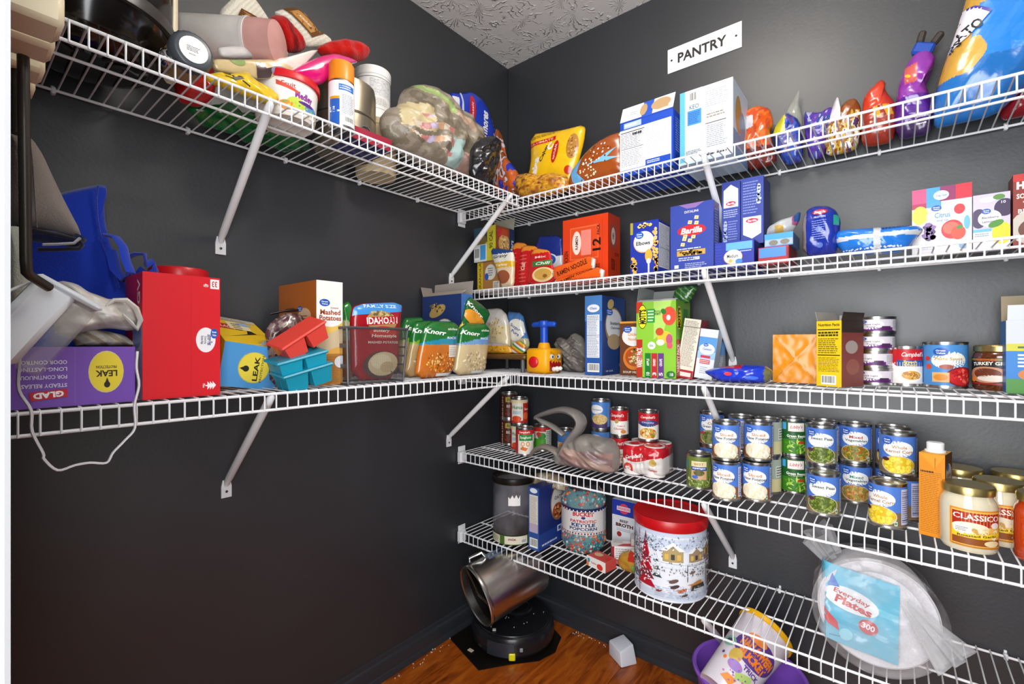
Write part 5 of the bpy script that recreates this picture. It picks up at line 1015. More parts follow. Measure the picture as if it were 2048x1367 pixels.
def rt(p):
    p.rect(0, 0, 1, 1, '8a4a2c'); p.ell(.45, .5, .3, .3, 'c89a5a'); p.dots(.45, .5, .26, .26, 40, .004, ['e0bc7a', '8a5a2a', 'f0d8a0'], 3); p.rect(.72, 0, 1, 1, '22345a'); p.text('Bars', .86, .5, .4, .14, 'dfe4ee', rot=90); p.ell(.2, .8, .1, .12, 'c0303a'); p.rect(.3, .75, .62, .95, 'b8482a')
carton('snack_bar_carton', 'small yellow green snack bar carton stacked on the brown carton with a grey flap up', 'box', (max(xc, w_/2+.025), -.235+.045, Z+h1+.0008), w_, .12, max(.04, h_-h1), 'c8bc34', side='8a4a2c', top='b8b09c', front=fr, right=rt, flaps=(('b', .055, 8, 'a8a494'),))
def pouch(name, label, px, Y, seed, col, draw, th=.016, rx=0, amp=.002, zz=None, group=None):
    o, pts = pxR(px, Y, Z if zz is None else zz); return soft(name, label, 'pouch', o, Puff(fit_z(pts, .001), th, amp=amp, sc=28, seed=seed, pw=.5), col, FOIL, draw=draw, rx=rx, group=group)
pouch('sauce_mix_pouch', 'cream and blue gravy mix pouch with yellow band leaning on the brown carton', [(982, 502), (986, 495), (1026, 500), (1030, 520), (1028, 575), (1018, 582), (1004, 580)], -.272, 61, lambda u, v: '24447e' if v > .82 else ('ddd8cc' if v > .62 else ('d8a82a' if v > .48 else 'd8c0a0')), lambda p: (p.text('Gravy', .5, .75, .6, .1, '34405a', shear=.2), p.text('Turkey', .55, .54, .5, .07, 'f4efe0'), p.ell(.6, .26, .28, .16, '9a5030')))
for k, (px, Y_, lab) in enumerate((([(1024, 500), (1030, 484), (1052, 486), (1058, 500), (1056, 576), (1016, 580), (1020, 540)], -.225, 'leftmost red seasoning packet in the row of three'), ([(1042, 500), (1048, 490), (1074, 492), (1078, 510), (1076, 572), (1036, 578)], -.245, 'middle red seasoning packet in the row of three'), ([(1062, 506), (1070, 496), (1100, 500), (1104, 520), (1114, 572), (1056, 576), (1058, 540)], -.270, 'front red seasoning packet with green label and soup bowl picture'))):
    pouch('seasoning_packet', lab, px, Y_, 62+k, lambda u, v: 'c01a1e' if v < .86 else 'd8842a', (lambda p: (p.rect(.2, .5, .95, .64, '2f7a38'), p.text('Chili', .58, .57, .5, .08, 'f0ead8', shear=.2), p.text('Mix', .5, .75, .4, .06, 'f0c8b8'), p.ell(.58, .26, .38, .2, 'e0c890'), p.ell(.58, .27, .30, .15, 'c89a4a'), p.ell(.66, .22, .08, .05, '8a5a2a'))) if k == 2 else (lambda p: (p.lines(.05, .1, .5, .8, 8, 'e06a60', 3, .25), p.text('Chili', .3, .5, .3, .12, 'f0c8b8', rot=80))), th=.008, group='red seasoning packets')
pouch('pasta_pouch', 'dark blue and white pouch with oval logo behind the red packets', [(1070, 472), (1124, 470), (1128, 500), (1128, 565), (1076, 568)], -.12, 66, lambda u, v: '1a2f86' if v > .52 else ('e0e4ec' if v > .22 else '3a4a9a'), lambda p: (p.ell(.5, .45, .36, .15, 'e8ecf2'), p.ell(.5, .46, .3, .12, '2d62b4'), p.text('Value', .5, .46, .4, .07, 'ffffff'), p.text('Rice', .5, .22, .4, .1, '2a2a30')))
xc, w_, h_, d_ = bxR(1126, 1216, 442, -.22, Z, 1240)
def fr(p):
    p.rect(0, 0, 1, 1, 'd83e14'); p.rect(.17, .36, .80, .86, 'e86a3e'); p.rect(.19, .38, .78, .84, 'dc4a1e'); p.ell(.32, .62, .1, .18, 'f0d8cc'); p.text('RAMEN', .32, .62, .26, .05, '3a1c14', rot=90); p.rect(.42, .42, .64, .80, 'e8887a'); p.text('12', .76, .56, .24, .14, '2c120a', rot=90, bold=.03); p.text('PACK', .8, .78, .2, .05, '2c120a', rot=90); p.text('CHICKEN', .08, .38, .34, .07, '3a180c', rot=90, bold=.02); p.text('FLAVOR', .45, .24, .4, .07, '2c120a', bold=.02); p.text('NOODLE', .72, .24, .22, .06, '3a180c'); p.lines(.03, .04, .9, .2, 4, '7a240c', 4, .6); p.rect(.88, .2, .885, .95, 'b8300c')
def rt(p):
    p.rect(0, 0, 1, 1, 'a82c10'); p.rect(.2, .5, .7, .85, '8a3a2a'); p.ell(.42, .68, .16, .13, 'b8a8a0'); p.text('RAMEN', .42, .68, .24, .06, '3a1c14', rot=90); p.text('NOODLE SOUP', .4, .26, .42, .12, '4a1408', rot=90, bold=.03); p.text('12', .7, .42, .12, .12, '4a1408', rot=90)
carton('ramen_case', 'big orange red noodle case with large 12 on the second shelf', 'box', (xc, -.22+d_/2, Z), w_, d_, h_, 'd83e14', side='a82c10', top='c43812', front=fr, right=rt)
for k, (px, lab) in enumerate((([(1104, 548), (1108, 534), (1180, 512), (1192, 518), (1190, 536), (1112, 560)], 'upper orange noodle packet lying before the orange case'), ([(1108, 572), (1110, 560), (1196, 534), (1210, 540), (1208, 560), (1190, 570), (1120, 578)], 'lower orange noodle packet lying before the orange case'))):
    o, pts = pxR(px, -.285, Z); soft('noodle_packet', lab, 'packet', o, Puff(fit_z(pts, .001), .010, amp=.0015, sc=40, seed=70+k, ridge=True, pw=.35, smoothit=0), lambda u, v: 'e05a1a' if .06 < u < .93 else 'c8c0b8', FOIL, draw=lambda p: (p.text('RAMEN NOODLE', .5, .52, .7, .26, '4a1c0c', rot=16, bold=.02)))
xc, w_, h_, d_ = bxR(1261, 1317, 447, -.255, Z, 1340)
def fr(p):
    p.rect(0, 0, 1, 1, '22349c'); p.ell(.48, .62, .37, .2, 'd8a060'); p.ell(.48, .63, .35, .19, 'f2f0ec'); logo(p, .33, .75, .15, .065); p.text('Elbows', .46, .60, .5, .075, '24242c', bold=.03); p.ell(.66, .36, .13, .12, 'e0a83a'); p.rect(.63, .05, .69, .26, 'cfd0d8'); p.ell(.66, .26, .08, .05, 'd8d8e0')
    p.dots(.9, .62, .08, .3, 14, .007, ['e8c070', 'd8b058'], 3); p.dots(.12, .2, .1, .18, 12, .007, ['e8b048', 'd8a83a'], 4); p.dots(.5, .93, .3, .04, 8, .006, ['e8c878'], 5); p.rect(0, .78, .1, 1, 'a89a3a'); p.dots(.9, .2, .08, .14, 9, .007, ['e0a83a'], 6)
def rt(p): p.rect(.02, .14, .95, .95, 'e6e8ee'); p.lines(.06, .16, .9, .93, 30, '8a8e9c', 3, .42); p.rect(.05, .5, .9, .51, '222222'); p.rect(0, 0, 1, .14, '2a46b0')
carton('pasta_carton', 'blue elbow pasta carton with spoon of macaroni on the second shelf', 'box', (xc, -.255+d_/2, Z), w_, d_, h_, '22349c', front=fr, right=rt)
carton('pasta_carton', 'darker blue pasta carton half hidden behind the elbow pasta carton', 'box', (.90, -.075, Z), .10, .06, h_*1.02, '2a4aa8', front=lambda p: p.lines(.5, .2, .95, .8, 16, 'b8c4e0', 3), right=lambda p: p.lines(.1, .1, .9, .9, 20, 'b8c4e0', 4))
xc, w_, h_, d_ = bxR(1341, 1427, 414, -.262, Z, None, .05)
def fr(p):
    p.rect(0, 0, 1, 1, '35469c'); p.poly([(.2, 1), (.8, 1), (.6, .93), (.4, .93)], '8a6aa8'); p.text('DITALINI', .5, .88, .32, .035, 'd8d4ec'); p.ell(.5, .60, .33, .085, 'c8242e'); p.text('Barilla', .5, .60, .5, .09, 'f8f4f0', bold=.03, shear=.25); p.rect(.16, .23, .82, .31, 'c89a3c'); p.dots(.49, .27, .32, .035, 50, .004, ['e0b858', '8a6420', '5a4018'], 4); p.lines(.16, .32, .82, .345, 1, 'd0d4e8', 5, .6); p.lines(.2, .15, .8, .21, 2, 'c8cce4', 6); p.text('OVEN', .62, .18, .14, .035, 'e8ecf4'); p.rect(.1, .05, .2, .1, 'e8e8f0'); p.lines(.35, .04, .85, .12, 3, 'aab4dc', 7)
    for u, v in ((.62, .78), (.62, .70), (.47, .72), (.34, .48), (.30, .40), (.55, .50), (.47, .45), (.36, .52)): p.poly([(u-.055, v-.02), (u+.04, v-.03), (u+.055, v+.02), (u-.035, v+.03)], 'e6cf96'); p.ell(u, v, .018, .010, 'b8965a')
carton('pasta_carton', 'blue pasta carton with red oval logo standing at the front of the second shelf', 'box', (xc, -.262+.028, Z), w_, .056, h_, '35469c', side='2a3880', front=fr, right=lambda p: p.lines(.2, .1, .8, .9, 20, '8a94c8', 4))
xc, w_, h_, d_ = bxR(1429, 1508, 487, -.245, Z, None, .10)
hs = h_
def fr(p):
    p.rect(0, 0, 1, 1, '2a379c'); p.rect(.30, .66, .96, .95, '62a6e0'); p.lines(.66, .56, .95, .63, 1, 'c8d4f0', 3); p.ell(.48, .40, .24, .28, 'd8a060'); p.ell(.48, .41, .225, .26, 'f0eeea'); p.text('Medium', .47, .44, .28, .14, '2a2a34', bold=.02); p.ell(.42, .26, .05, .07, 'e0b050'); p.ell(.63, .22, .09, .1, '4a84cc'); p.lines(.02, .1, .2, .9, 7, '3e50b8', 5, .2)
carton('shell_pasta_carton', 'low blue pasta carton lying on the second shelf under two upright cartons', 'box', (xc, -.245+.10, Z), w_, .20, h_, '2a379c', side='22308a', front=fr)
for k, (a_, b_, lab, up) in enumerate(((1443, 1480, 'left upright narrow blue pasta carton with white tag at its top', 1), (1481, 1527, 'right upright narrow blue pasta carton with white tag at its foot', 0))):
    x0_ = at_y(a_, 400, -.17).x; x1_ = at_y(b_, 400, -.17).x; zt = at_y(a_, 366-k*8, -.17).z; hh = zt-(Z+hs+.001)
    def fr(p, up=up):
        p.rect(0, 0, 1, 1, '39489c'); vb = .60 if up else .08; p.poly([(.1, vb), (.9, vb), (.9, vb+.27), (.5, vb+.35), (.1, vb+.27)] if up else [(.1, vb+.33), (.9, vb+.33), (.9, vb+.07), (.5, vb), (.1, vb+.07)], 'f0f0f4'); vo = vb+.06 if up else vb+.27; p.ell(.5, vo, .27, .035, 'c8283a'); p.text('Barilla', .5, vo, .4, .035, 'f4e8e8', shear=.2)
        if up: p.lines(.1, .44, .9, .57, 4, 'b4bce0', 3, .4); p.lines(.35, .05, .9, .4, 9, '8a96d0', 4, .35); p.dots(.2, .25, .08, .18, 8, .006, ['a8b4e0'], 3)
        else: p.lines(.1, .45, .8, .95, 12, '8a96d0', 4, .35); p.dots(.8, .75, .08, .16, 8, .006, ['b8c4ea'], 3)
    carton('pasta_carton', lab, 'box', ((x0_+x1_)/2, -.17+.05, Z+hs+.001), x1_-x0_-.001, .095, hh, '39489c', side='303c84', front=fr)
# zip bag, open carton on red carton
xc, w_, h_, d_ = bxR(1516, 1578, 496, -.24, Z, None, .13); hr = h_
carton('red_pasta_carton', 'low red and blue carton at the bottom of the small pile on the second shelf', 'box', (xc, -.24+.065, Z), w_, .13, h_, 'b01c2a', front=lambda p: (p.rect(.04, .4, .9, .95, '4a86d4'), p.text('PASTA', .35, .18, .5, .16, '2a1418', bold=.03), p.rect(.94, .1, .98, .9, '7a1420')), side='8a1826')
xc, w_, h_, d_ = bxR(1529, 1586, 470, -.235, Z+hr, None, .11)
carton('open_pasta_carton', 'light blue open carton with noodles on the low red carton', 'box', (xc, -.235+.055, Z+hr+.0008), w_, .11, h_, '9ab0c8', front=lambda p: (p.rect(0, .55, 1, 1, '3f96d8'), p.ell(.32, .28, .16, .22, '7a7468'), p.ell(.72, .3, .16, .2, '7a7468'), p.rect(0, .0, 1, .08, '5a90c4')), side='4a6aa0')
hz = Z+hr+h_
bag_px('zip_bag', 'clear zip bag of noodles with blue zipper on the light blue carton', [(1532, 474), (1535, 455), (1560, 440), (1588, 432), (1602, 422), (1600, 440), (1585, 465), (1570, 474)], -.18, .022, lambda u, v: '24508e' if (u > .82 and v > .55) else ('b05080' if (u > .78 and v > .4) else ('d0a84a' if (.3 < u < .55 and v < .45) else 'c4c8ca')), 73, zz=hz+.001, amp=.004, mat=am('zip_film', bs=30, bstr=.4, bdist=.004, film=.25, rough=.2, spec=.6))
bag_px('pasta_pouch', 'dark blue standing pasta bag with red oval logo and folded top', [(1606, 512), (1604, 440), (1614, 420), (1628, 412), (1655, 411), (1672, 420), (1682, 440), (1680, 470), (1672, 512)], -.20, .032, lambda u, v: '1a2f94' if u > .14 else '8a7c78', 74, zz=Z, amp=.004, sc=26, draw=lambda p: (p.ell(.5, .83, .2, .055, 'b82a3a'), p.text('Barilla', .5, .83, .3, .05, 'f4e8e8', shear=.2), p.text('PROTEIN', .5, .73, .3, .04, 'c8d0ec'), p.lines(.3, .3, .7, .68, 9, '8a9ad4', 3, .3), p.ell(.48, .5, .08, .05, '5a70c0'), p.ell(.5, .2, .08, .05, '5a70c0'), p.rect(.84, .55, .97, .75, '2a9a8a')))
o, pts = pxR([(1664, 470), (1680, 460), (1740, 456), (1835, 450), (1848, 460), (1830, 480), (1810, 506), (1690, 512), (1672, 490)], -.20, Z)
soft('blue_packet', 'flat bright blue packet with silver seams lying toward the right', 'packet', o, Puff(fit_z(pts, .001), .035, amp=.003, sc=34, seed=75, ridge=True), lambda u, v: 'c8ccd0' if (abs(v-.62+.02*u) < .07 or .48 < u < .56) else '1f74d0', FOIL, draw=lambda p: (p.dots(.45, .2, .4, .03, 40, .0022, ['e8f0f8'], 4), p.text('SNACKS', .72, .84, .3, .08, '30306a', rot=4)))
xc, w_, h_, d_ = bxR(1824, 1944, 382, -.16, Z, None, .06)
def fr(p):
    p.rect(0, 0, 1, 1, 'e4dfe0'); p.rect(0, .78, .25, 1, 'c84a7a'); p.rect(.25, .78, .48, 1, '3f9ad4'); p.rect(.48, .78, .74, 1, '8a1c5a'); p.rect(.74, .78, 1, 1, 'cc1c34'); p.rect(0, .70, .25, .78, 'b02450'); p.rect(.25, .70, .5, .78, '4a9ccc'); p.rect(.8, .72, 1, .78, 'e8ccd0'); p.ell(.5, .87, .13, .07, 'e8f0f4'); p.text('Great Value', .5, .87, .18, .04, '3a6ab0'); p.ell(.14, .60, .14, .14, 'e6d04a'); p.ell(.5, .56, .25, .14, 'eef2f6'); logo(p, .42, .68, .09, .045); p.text('Citrus', .52, .57, .26, .08, '4a8ac0', bold=.02); p.text('drink mix', .52, .49, .2, .035, '5a7aa0'); p.ell(.8, .63, .09, .075, 'd8303a'); p.ell(.3, .34, .09, .13, '6a4a86'); p.dots(.3, .34, .1, .13, 22, .006, ['54386e', '8a6aa4'], 3); p.ell(.68, .34, .18, .14, 'd8343c'); p.ell(.66, .36, .13, .09, 'e86a5a'); p.ell(.78, .28, .12, .1, 'e0503a'); p.ell(.8, .36, .05, .03, '4a8a3a', rot=20); p.ell(.92, .42, .05, .1, '6ab4e0'); p.lines(.08, .06, .5, .16, 4, 'a8b4c0', 4, .3); p.ell(.86, .09, .07, .05, '7aa8d4')
carton('drink_mix_carton', 'colourful drink mix carton with fruit pictures on the second shelf', 'box', (xc, -.16+.03, Z), w_, .06, h_, 'e4dfe0', side='b0a890', front=fr)
xc, w_, h_, d_ = bxR(1945, 2022, 392, -.165, Z, None, .06)
def fr(p):
    p.rect(0, 0, 1, 1, 'c9c0dc'); p.rect(0, 0, 1, .32, 'e8e6ea'); p.ell(.85, .72, .28, .16, '3a2a4e'); p.ell(.16, .56, .22, .18, '4a3a5e'); p.ell(.45, .55, .32, .15, 'f0eef2'); logo(p, .36, .68, .13, .05); p.text('Blackberry', .47, .56, .46, .05, '4a4a58'); p.text('Lemonade', .47, .49, .44, .045, '4a4a58'); p.ell(.78, .26, .27, .2, 'e8d028'); p.ell(.62, .44, .22, .06, '4a8a2c', rot=24); p.ell(.4, .89, .24, .05, 'eef4f0'); p.rect(0, .31, .5, .36, '6ab8d8'); p.lines(.05, .22, .45, .29, 2, '8aa0a8', 3); p.text('10', .82, .82, .12, .05, 'e8e4f0'); p.ell(.7, .92, .16, .05, '5a8a3a')
carton('drink_mix_carton', 'lilac drink mix carton with lemon and blackberries on the second shelf', 'box', (xc, -.165+.03, Z), w_-.002, .06, h_, 'c9c0dc', front=fr)
xc, w_, h_, d_ = bxR(2026, 2130, 350, -.16, Z, None, .06)
def fr(p):
    p.rect(0, 0, 1, 1, '8a2a20'); p.rect(0, .9, 1, 1, 'c0302c'); p.text('HOT', .32, .84, .5, .11, 'f4ece4', bold=.06); p.text('SOUTHERN', .42, .69, .7, .07, 'f0e8dc', bold=.03); p.ell(.5, .25, .6, .25, 'c8c0b4'); p.ell(.5, .22, .4, .16, '6a4030'); p.lines(.2, .58, .8, .63, 1, 'e0c8b8', 3); p.text('BISCUIT', .4, .48, .6, .06, 'f0e8dc')
carton('mix_carton', 'dark red mix carton with white capital letters cut off by the right edge', 'box', (xc, -.16+.03, Z), w_, .06, h_, '8a2a20', front=fr, side='6a2018')
# ================================================================== shelf of cans
Z = Z4
def gvcan(title, tcol, food, base='8a6a48', size=.0045, n=70, big='efe6d2', seed=3, panel=True, bullet=None):
    def f(p):
        p.rect(0, 0, 1, 1, '4c78c8'); p.rect(0, 0, 1, .36, base); p.ell(.5, .66, .14, .21, 'f2f0ee'); logo(p, .40, .86, .05, .10)
        for k, tx in enumerate(title): p.text(tx, .51, .71-.11*k, .035+.019*len(tx), .085, tcol[k % len(tcol)], bold=.02)
        p.ell(.5, .24, .155, .245, 'cfc4b0'); p.ell(.5, .245, .145, .225, big); p.dots(.5, .245, .138, .21, n, size, food, seed)
        if bullet: p.ell(.39, .37, .035, .05, bullet)
        p.rect(.63, .03, .655, .14, 'e4ece4'); p.ell(.642, .085, .009, .04, '3a8a5a')
        if panel: p.rect(.69, .06, .84, .95, 'c6c8e4'); p.lines(.70, .1, .83, .9, 15, '4a4a6a', 4, .4); p.rect(.70, .74, .83, .75, '1c1c2a'); p.rect(.70, .16, .83, .17, '1c1c2a')
        p.rect(.0, .0, 1, .02, '8a8070')
    return f
POT = gvcan(('Sliced', 'New Potatoes'), ('c07a3a', '3a3a3a'), ['f0e6cc', 'e0d0aa', 'f6eedc'], '8a5430', .009, 27, 'e8dcc0')
PEA = gvcan(('Sweet Peas',), ('2f4a34',), ['76882e', '5e7022', '8c9c44', '4e5e1c'], '8a7a44', .0038, 150, '4a5a1c', bullet='5a2a40')
VEG = gvcan(('Mixed', 'Vegetables'), ('b83a2a', '3f5a48'), ['b8962a', '5a6a1c', 'c8a83a', 'a8581c', '7a7a2c'], '6a5c34', .0046, 95, '8a7a2a')
VEG2 = gvcan(('Mixed', 'Vegetables', 'No Salt'), ('3f8a6a', '3f5a48', '3a6aa8'), ['c88a3a', 'a8602a', 'd8a858', '8a8a3a'], '7a7040', .0046, 95, 'a8804a')
CORN = gvcan(('Whole', 'Kernel Corn'), ('b88a4a', 'a8763a'), ['e6c42a', 'd8ae1c', 'f2d84a'], '7a6448', .0044, 110, 'd8b424', bullet='4a2430')
BEAN = gvcan(('Cut', 'Green Beans'), ('8a5a3a', '3a3a3a'), ['6a7a3a', '8a8a4a', '4a5a2a'], '8a5a34', .006, 50, '7a7a3a', bullet='a83a3a')
def LIB(p):
    p.rect(0, 0, 1, 1, '1f5a26'); p.rect(0, 0, 1, .45, '3a7a1e'); p.rect(.44, .70, .63, .97, 'e8d8d0'); p.rect(.452, .725, .618, .945, 'f4efe8'); p.text("Libby's", .535, .835, .14, .13, 'b81c28', bold=.01, shear=.3, rot=4); p.text('Green Beans', .535, .56, .22, .085, 'f0f2e4', bold=.03); p.lines(.45, .47, .62, .51, 1, 'c8dca0', 3)
    p.dots(.54, .22, .16, .2, 40, .007, ['7ab03a', '9ac84a', '4a8a24', 'c8d86a'], 4, .3); p.ell(.59, .36, .035, .05, 'b8402a'); p.rect(.37, .75, .42, .97, '4aa0d4'); p.rect(.68, .08, .8, .9, 'c8d8c0'); p.lines(.69, .1, .79, .88, 12, '5a6a54', 3)
def ASP(p):
    p.rect(0, 0, 1, 1, '6a7a34'); p.dots(.5, .15, .3, .16, 60, .006, ['a8b86a', '7a8a3a', 'c8d08a', '4a5a20'], 5, .35); p.rect(.40, .68, .60, .86, 'e0d0a0'); p.rect(.40, .56, .60, .68, '2a4a9a'); p.text('asparagus', .5, .62, .17, .06, 'f0f0f0', shear=.2); p.rect(.40, .26, .60, .56, 'c8a078'); p.ell(.5, .48, .07, .1, '5a5a2c'); p.ell(.45, .34, .04, .06, '3f68b8'); p.text('BEST', .5, .77, .12, .07, 'a88a4a'); p.ell(.3, .5, .06, .3, '54662a'); p.ell(.7, .5, .06, .3, '8a9a4a'); p.rect(.28, .6, .34, .85, '2a7a9a')
def can_at(x, y, lvl=0, hc=.1085): return (x, y, Z+lvl*hc)
g = 'blue vegetable cans'
def first(nm, lab, loc, dr, rz, **k): return can(nm, lab, loc, dr, rz=rz, **k)
can('vegetable_can', 'single asparagus can with green spears standing left of the blue cans', can_at(.924, -.197), ASP, rz=18, r=.036, h=.105)
pt = first('potato_can', 'front left blue sliced potato can in the bottom row', can_at(1.018, -.253), POT, -2, group='potato cans')
clone(pt, 'blue sliced potato can in the bottom row, second from the left', can_at(1.086, -.208), 2)
clone(pt, 'blue sliced potato can in the upper row, above the front left one', can_at(1.014, -.240, 1), 12)
clone(pt, 'blue sliced potato can in the upper row left of the dark green can', can_at(1.086, -.185, 1), 8)
clone(pt, 'blue can turned with its side panel forward behind the upper left potato can', can_at(1.020, -.098, 1), -60)
clone(pt, 'hidden lower can under the turned blue can at the back', can_at(1.020, -.098), -60)
bn = first('bean_can', 'blue green bean can at the upper far left behind the brace', can_at(.924, -.068, 1), BEAN, 10, group='bean cans')
clone(bn, 'lower blue green bean can at the far left back', can_at(.924, -.068), 10)
cr = can('cream_can', 'pale yellow can half hidden between the potato and dark green cans, lower one', can_at(1.094, -.108), lambda p: (p.rect(0, 0, 1, .4, 'd8cf9a'), p.rect(0, .4, 1, 1, 'a8b4a4'), p.rect(.55, .45, .7, .8, 'e4e8dc'), p.lines(.56, .47, .69, .78, 4, '3a4a3a', 3)), rz=30, group='pale cans')
clone(cr, 'pale can half hidden behind the upper potato cans', can_at(1.095, -.104, 1), 40)
lb = first('libby_can', 'dark green bean can with white and red plaque, lower of two', can_at(1.156, -.060), LIB, 4, group='dark green bean cans'); lb.name = 'green_bean_can'
clone(lb, 'dark green bean can with white and red plaque, upper of two', can_at(1.153, -.055, 1), 10)
pe = first('pea_can', 'blue sweet pea can at the front of the bottom row', can_at(1.245, -.218), PEA, 2, group='pea cans')
clone(pe, 'blue sweet pea can in the upper row', can_at(1.232, -.135, 1), 4)
clone(pe, 'blue sweet pea can hidden under the upper pea can', can_at(1.232, -.135), -35)
clone(pe, 'blue pea can peeking from behind the upper sweet pea can', can_at(1.229, -.050, 1), -40)
clone(pe, 'rear lower blue pea can behind the sweet pea cans', can_at(1.229, -.050), -40)
vg = first('mixed_vegetable_can', 'blue mixed vegetable can in the upper row with red word on its oval', can_at(1.303, -.050, 1), VEG, 2, group='mixed vegetable cans')
v2 = first('mixed_vegetable_can', 'blue mixed vegetable can in the lower row with brown vegetables', can_at(1.303, -.052), VEG2, 4, group='mixed vegetable cans')
co = first('corn_can', 'blue corn can at the front right of the bottom row with side panel showing', can_at(1.375, -.218), CORN, -26, group='corn cans')
clone(co, 'blue corn can in the upper row at the right end', can_at(1.394, -.140, 1), 2)
clone(co, 'blue corn can under the upper right corn can, behind the front one', can_at(1.402, -.133), -40)
clone(co, 'blue corn can at the back of the upper row behind the right corn can', can_at(1.384, -.048, 1), -6)
clone(co, 'lower rear blue corn can behind the right corn cans', can_at(1.384, -.048), -10)
# left end: bean, tomato and pasta cans
def BRN(p): p.rect(0, 0, 1, 1, '4a1c10'); p.rect(.42, .68, .66, .9, 'c8b02a'); p.text('BUSH', .54, .79, .18, .14, '2a3a1c', bold=.03); p.text('BEANS', .54, .5, .2, .12, 'd8c8b0'); p.dots(.54, .24, .14, .16, 40, .005, ['7a3418', '8a4a24', '5a2010'], 3); p.text('GRILLIN', .36, .4, .4, .05, 'd8d0c0', rot=90)
b0 = can('bean_can', 'dark brown baked bean can, lower one in the far corner stack', (.075, -.080, Z), BRN, r=.040, h=.112, rz=42, group='baked bean cans'); clone(b0, 'dark brown baked bean can, upper one in the far corner stack', (.075, -.080, Z+.1125), 44)
def TOM(p): p.rect(0, 0, 1, 1, 'b8261c'); p.rect(0, .86, 1, 1, 'd8c8a0'); p.rect(.36, .1, .58, .86, 'd8d4c4'); p.text('Hunts', .47, .68, .2, .16, '2f7a5a', bold=.03); p.rect(.38, .38, .54, .52, 'a8b8c4'); p.ell(.46, .18, .09, .13, 'd0401c'); p.ell(.64, .3, .06, .16, 'd8603a'); p.text('Sauce', .66, .6, .1, .1, 'f0e0d0')
t0 = can('tomato_can', 'red and cream tomato can, lower one of the corner pair', (.183, -.145, Z), TOM, rz=30, r=.037, h=.108, group='tomato cans'); clone(t0, 'red and cream tomato can, upper one of the corner pair', (.184, -.147, Z+.1085), 34)
def OOO(p): p.rect(0, 0, 1, 1, 'ece4d8'); p.rect(0, .82, 1, 1, 'c8202a'); p.rect(.40, .55, .66, .82, '2f8a44'); p.text("Campbell's", .5, .9, .2, .1, 'f8f0ea', shear=.3); p.text('Spaghetti', .52, .68, .2, .12, 'f0f0e0'); p.ell(.47, .42, .035, .1, 'd8a05a'); p.ell(.56, .42, .035, .1, 'd8a05a'); p.ell(.47, .42, .02, .06, 'ece4d8'); p.ell(.56, .42, .02, .06, 'ece4d8'); p.poly([(.42, .2), (.52, .12), (.56, .24), (.46, .32)], 'd8702a'); p.rect(.26, 0, .38, 1, 'b8281e'); p.rect(.68, .05, .78, .5, '4a9a34')
can('pasta_can', 'white and red spaghetti ring can at the front of the corner cans', (.250, -.193, Z), OOO, rz=34, r=.037, h=.108)
can('tomato_can', 'small red and green can right of the spaghetti ring can', (.262, -.090, Z), lambda p: (p.rect(0, 0, 1, .5, '4a9a2c'), p.rect(0, .5, 1, .82, 'd8d4cc'), p.rect(0, .82, 1, 1, 'c0281e'), p.ell(.5, .62, .08, .16, '3a8a34'), p.ell(.45, .7, .05, .1, 'c8342a'), p.rect(.58, .1, .72, .9, 'c8d0c4'), p.lines(.59, .15, .71, .85, 9, '6a746a', 3)), rz=28, r=.037, h=.105)
can('small_blue_can', 'small blue can with orange picture peeking behind the grey bag', (.372, -.085, Z), lambda p: (p.rect(0, .5, 1, 1, '3f74c0'), p.rect(0, 0, 1, .5, 'd8d4cc'), p.ell(.45, .3, .08, .2, 'd88a3a')), rz=25, r=.034, h=.10)
def CHK(p): p.rect(0, 0, 1, 1, '4a80c8'); p.rect(0, 0, 1, .3, '4a3a6a'); p.ell(.40, .72, .12, .18, 'eeece8'); p.text('Chickpeas', .41, .7, .17, .08, '5a6a8a'); p.ell(.46, .34, .14, .2, 'd8b878'); p.dots(.46, .34, .12, .17, 60, .005, ['e4c88a', 'c8a460'], 3); p.rect(.60, .05, .74, .95, '6a90c8'); p.text('GARBANZO', .67, .5, .6, .06, '2a3a6a', rot=90)
c0 = can('chickpea_can', 'lower blue chickpea can hidden behind the knotted grey bag', (.515, -.060, Z), CHK, rz=30, r=.0375, h=.112, group='chickpea cans'); clone(c0, 'upper blue and purple chickpea can standing tall behind the grey bag', (.515, -.060, Z+.1125), 32)
def CMP(p): p.rect(0, 0, 1, .56, 'ece8e0'); p.rect(0, .56, 1, 1, 'c01a24'); p.text("Campbell's", .46, .78, .26, .17, 'f8f4f0', shear=.35, bold=.01); p.ell(.46, .55, .035, .09, 'b89a50'); p.text('Cream of', .54, .36, .14, .08, 'b83a34'); p.text('Chicken', .5, .24, .18, .09, 'b83a34'); p.ell(.58, .12, .05, .08, 'd8843a'); p.lines(.66, .1, .74, .9, 12, 'b8b0a8', 3)
c0 = can('soup_can', 'lower red and white soup can behind the grey bag', (.602, -.080, Z), CMP, rz=24, r=.0335, h=.101, group='condensed soup cans'); clone(c0, 'upper red and white soup can standing beside the chickpea can', (.602, -.080, Z+.1015), 22)
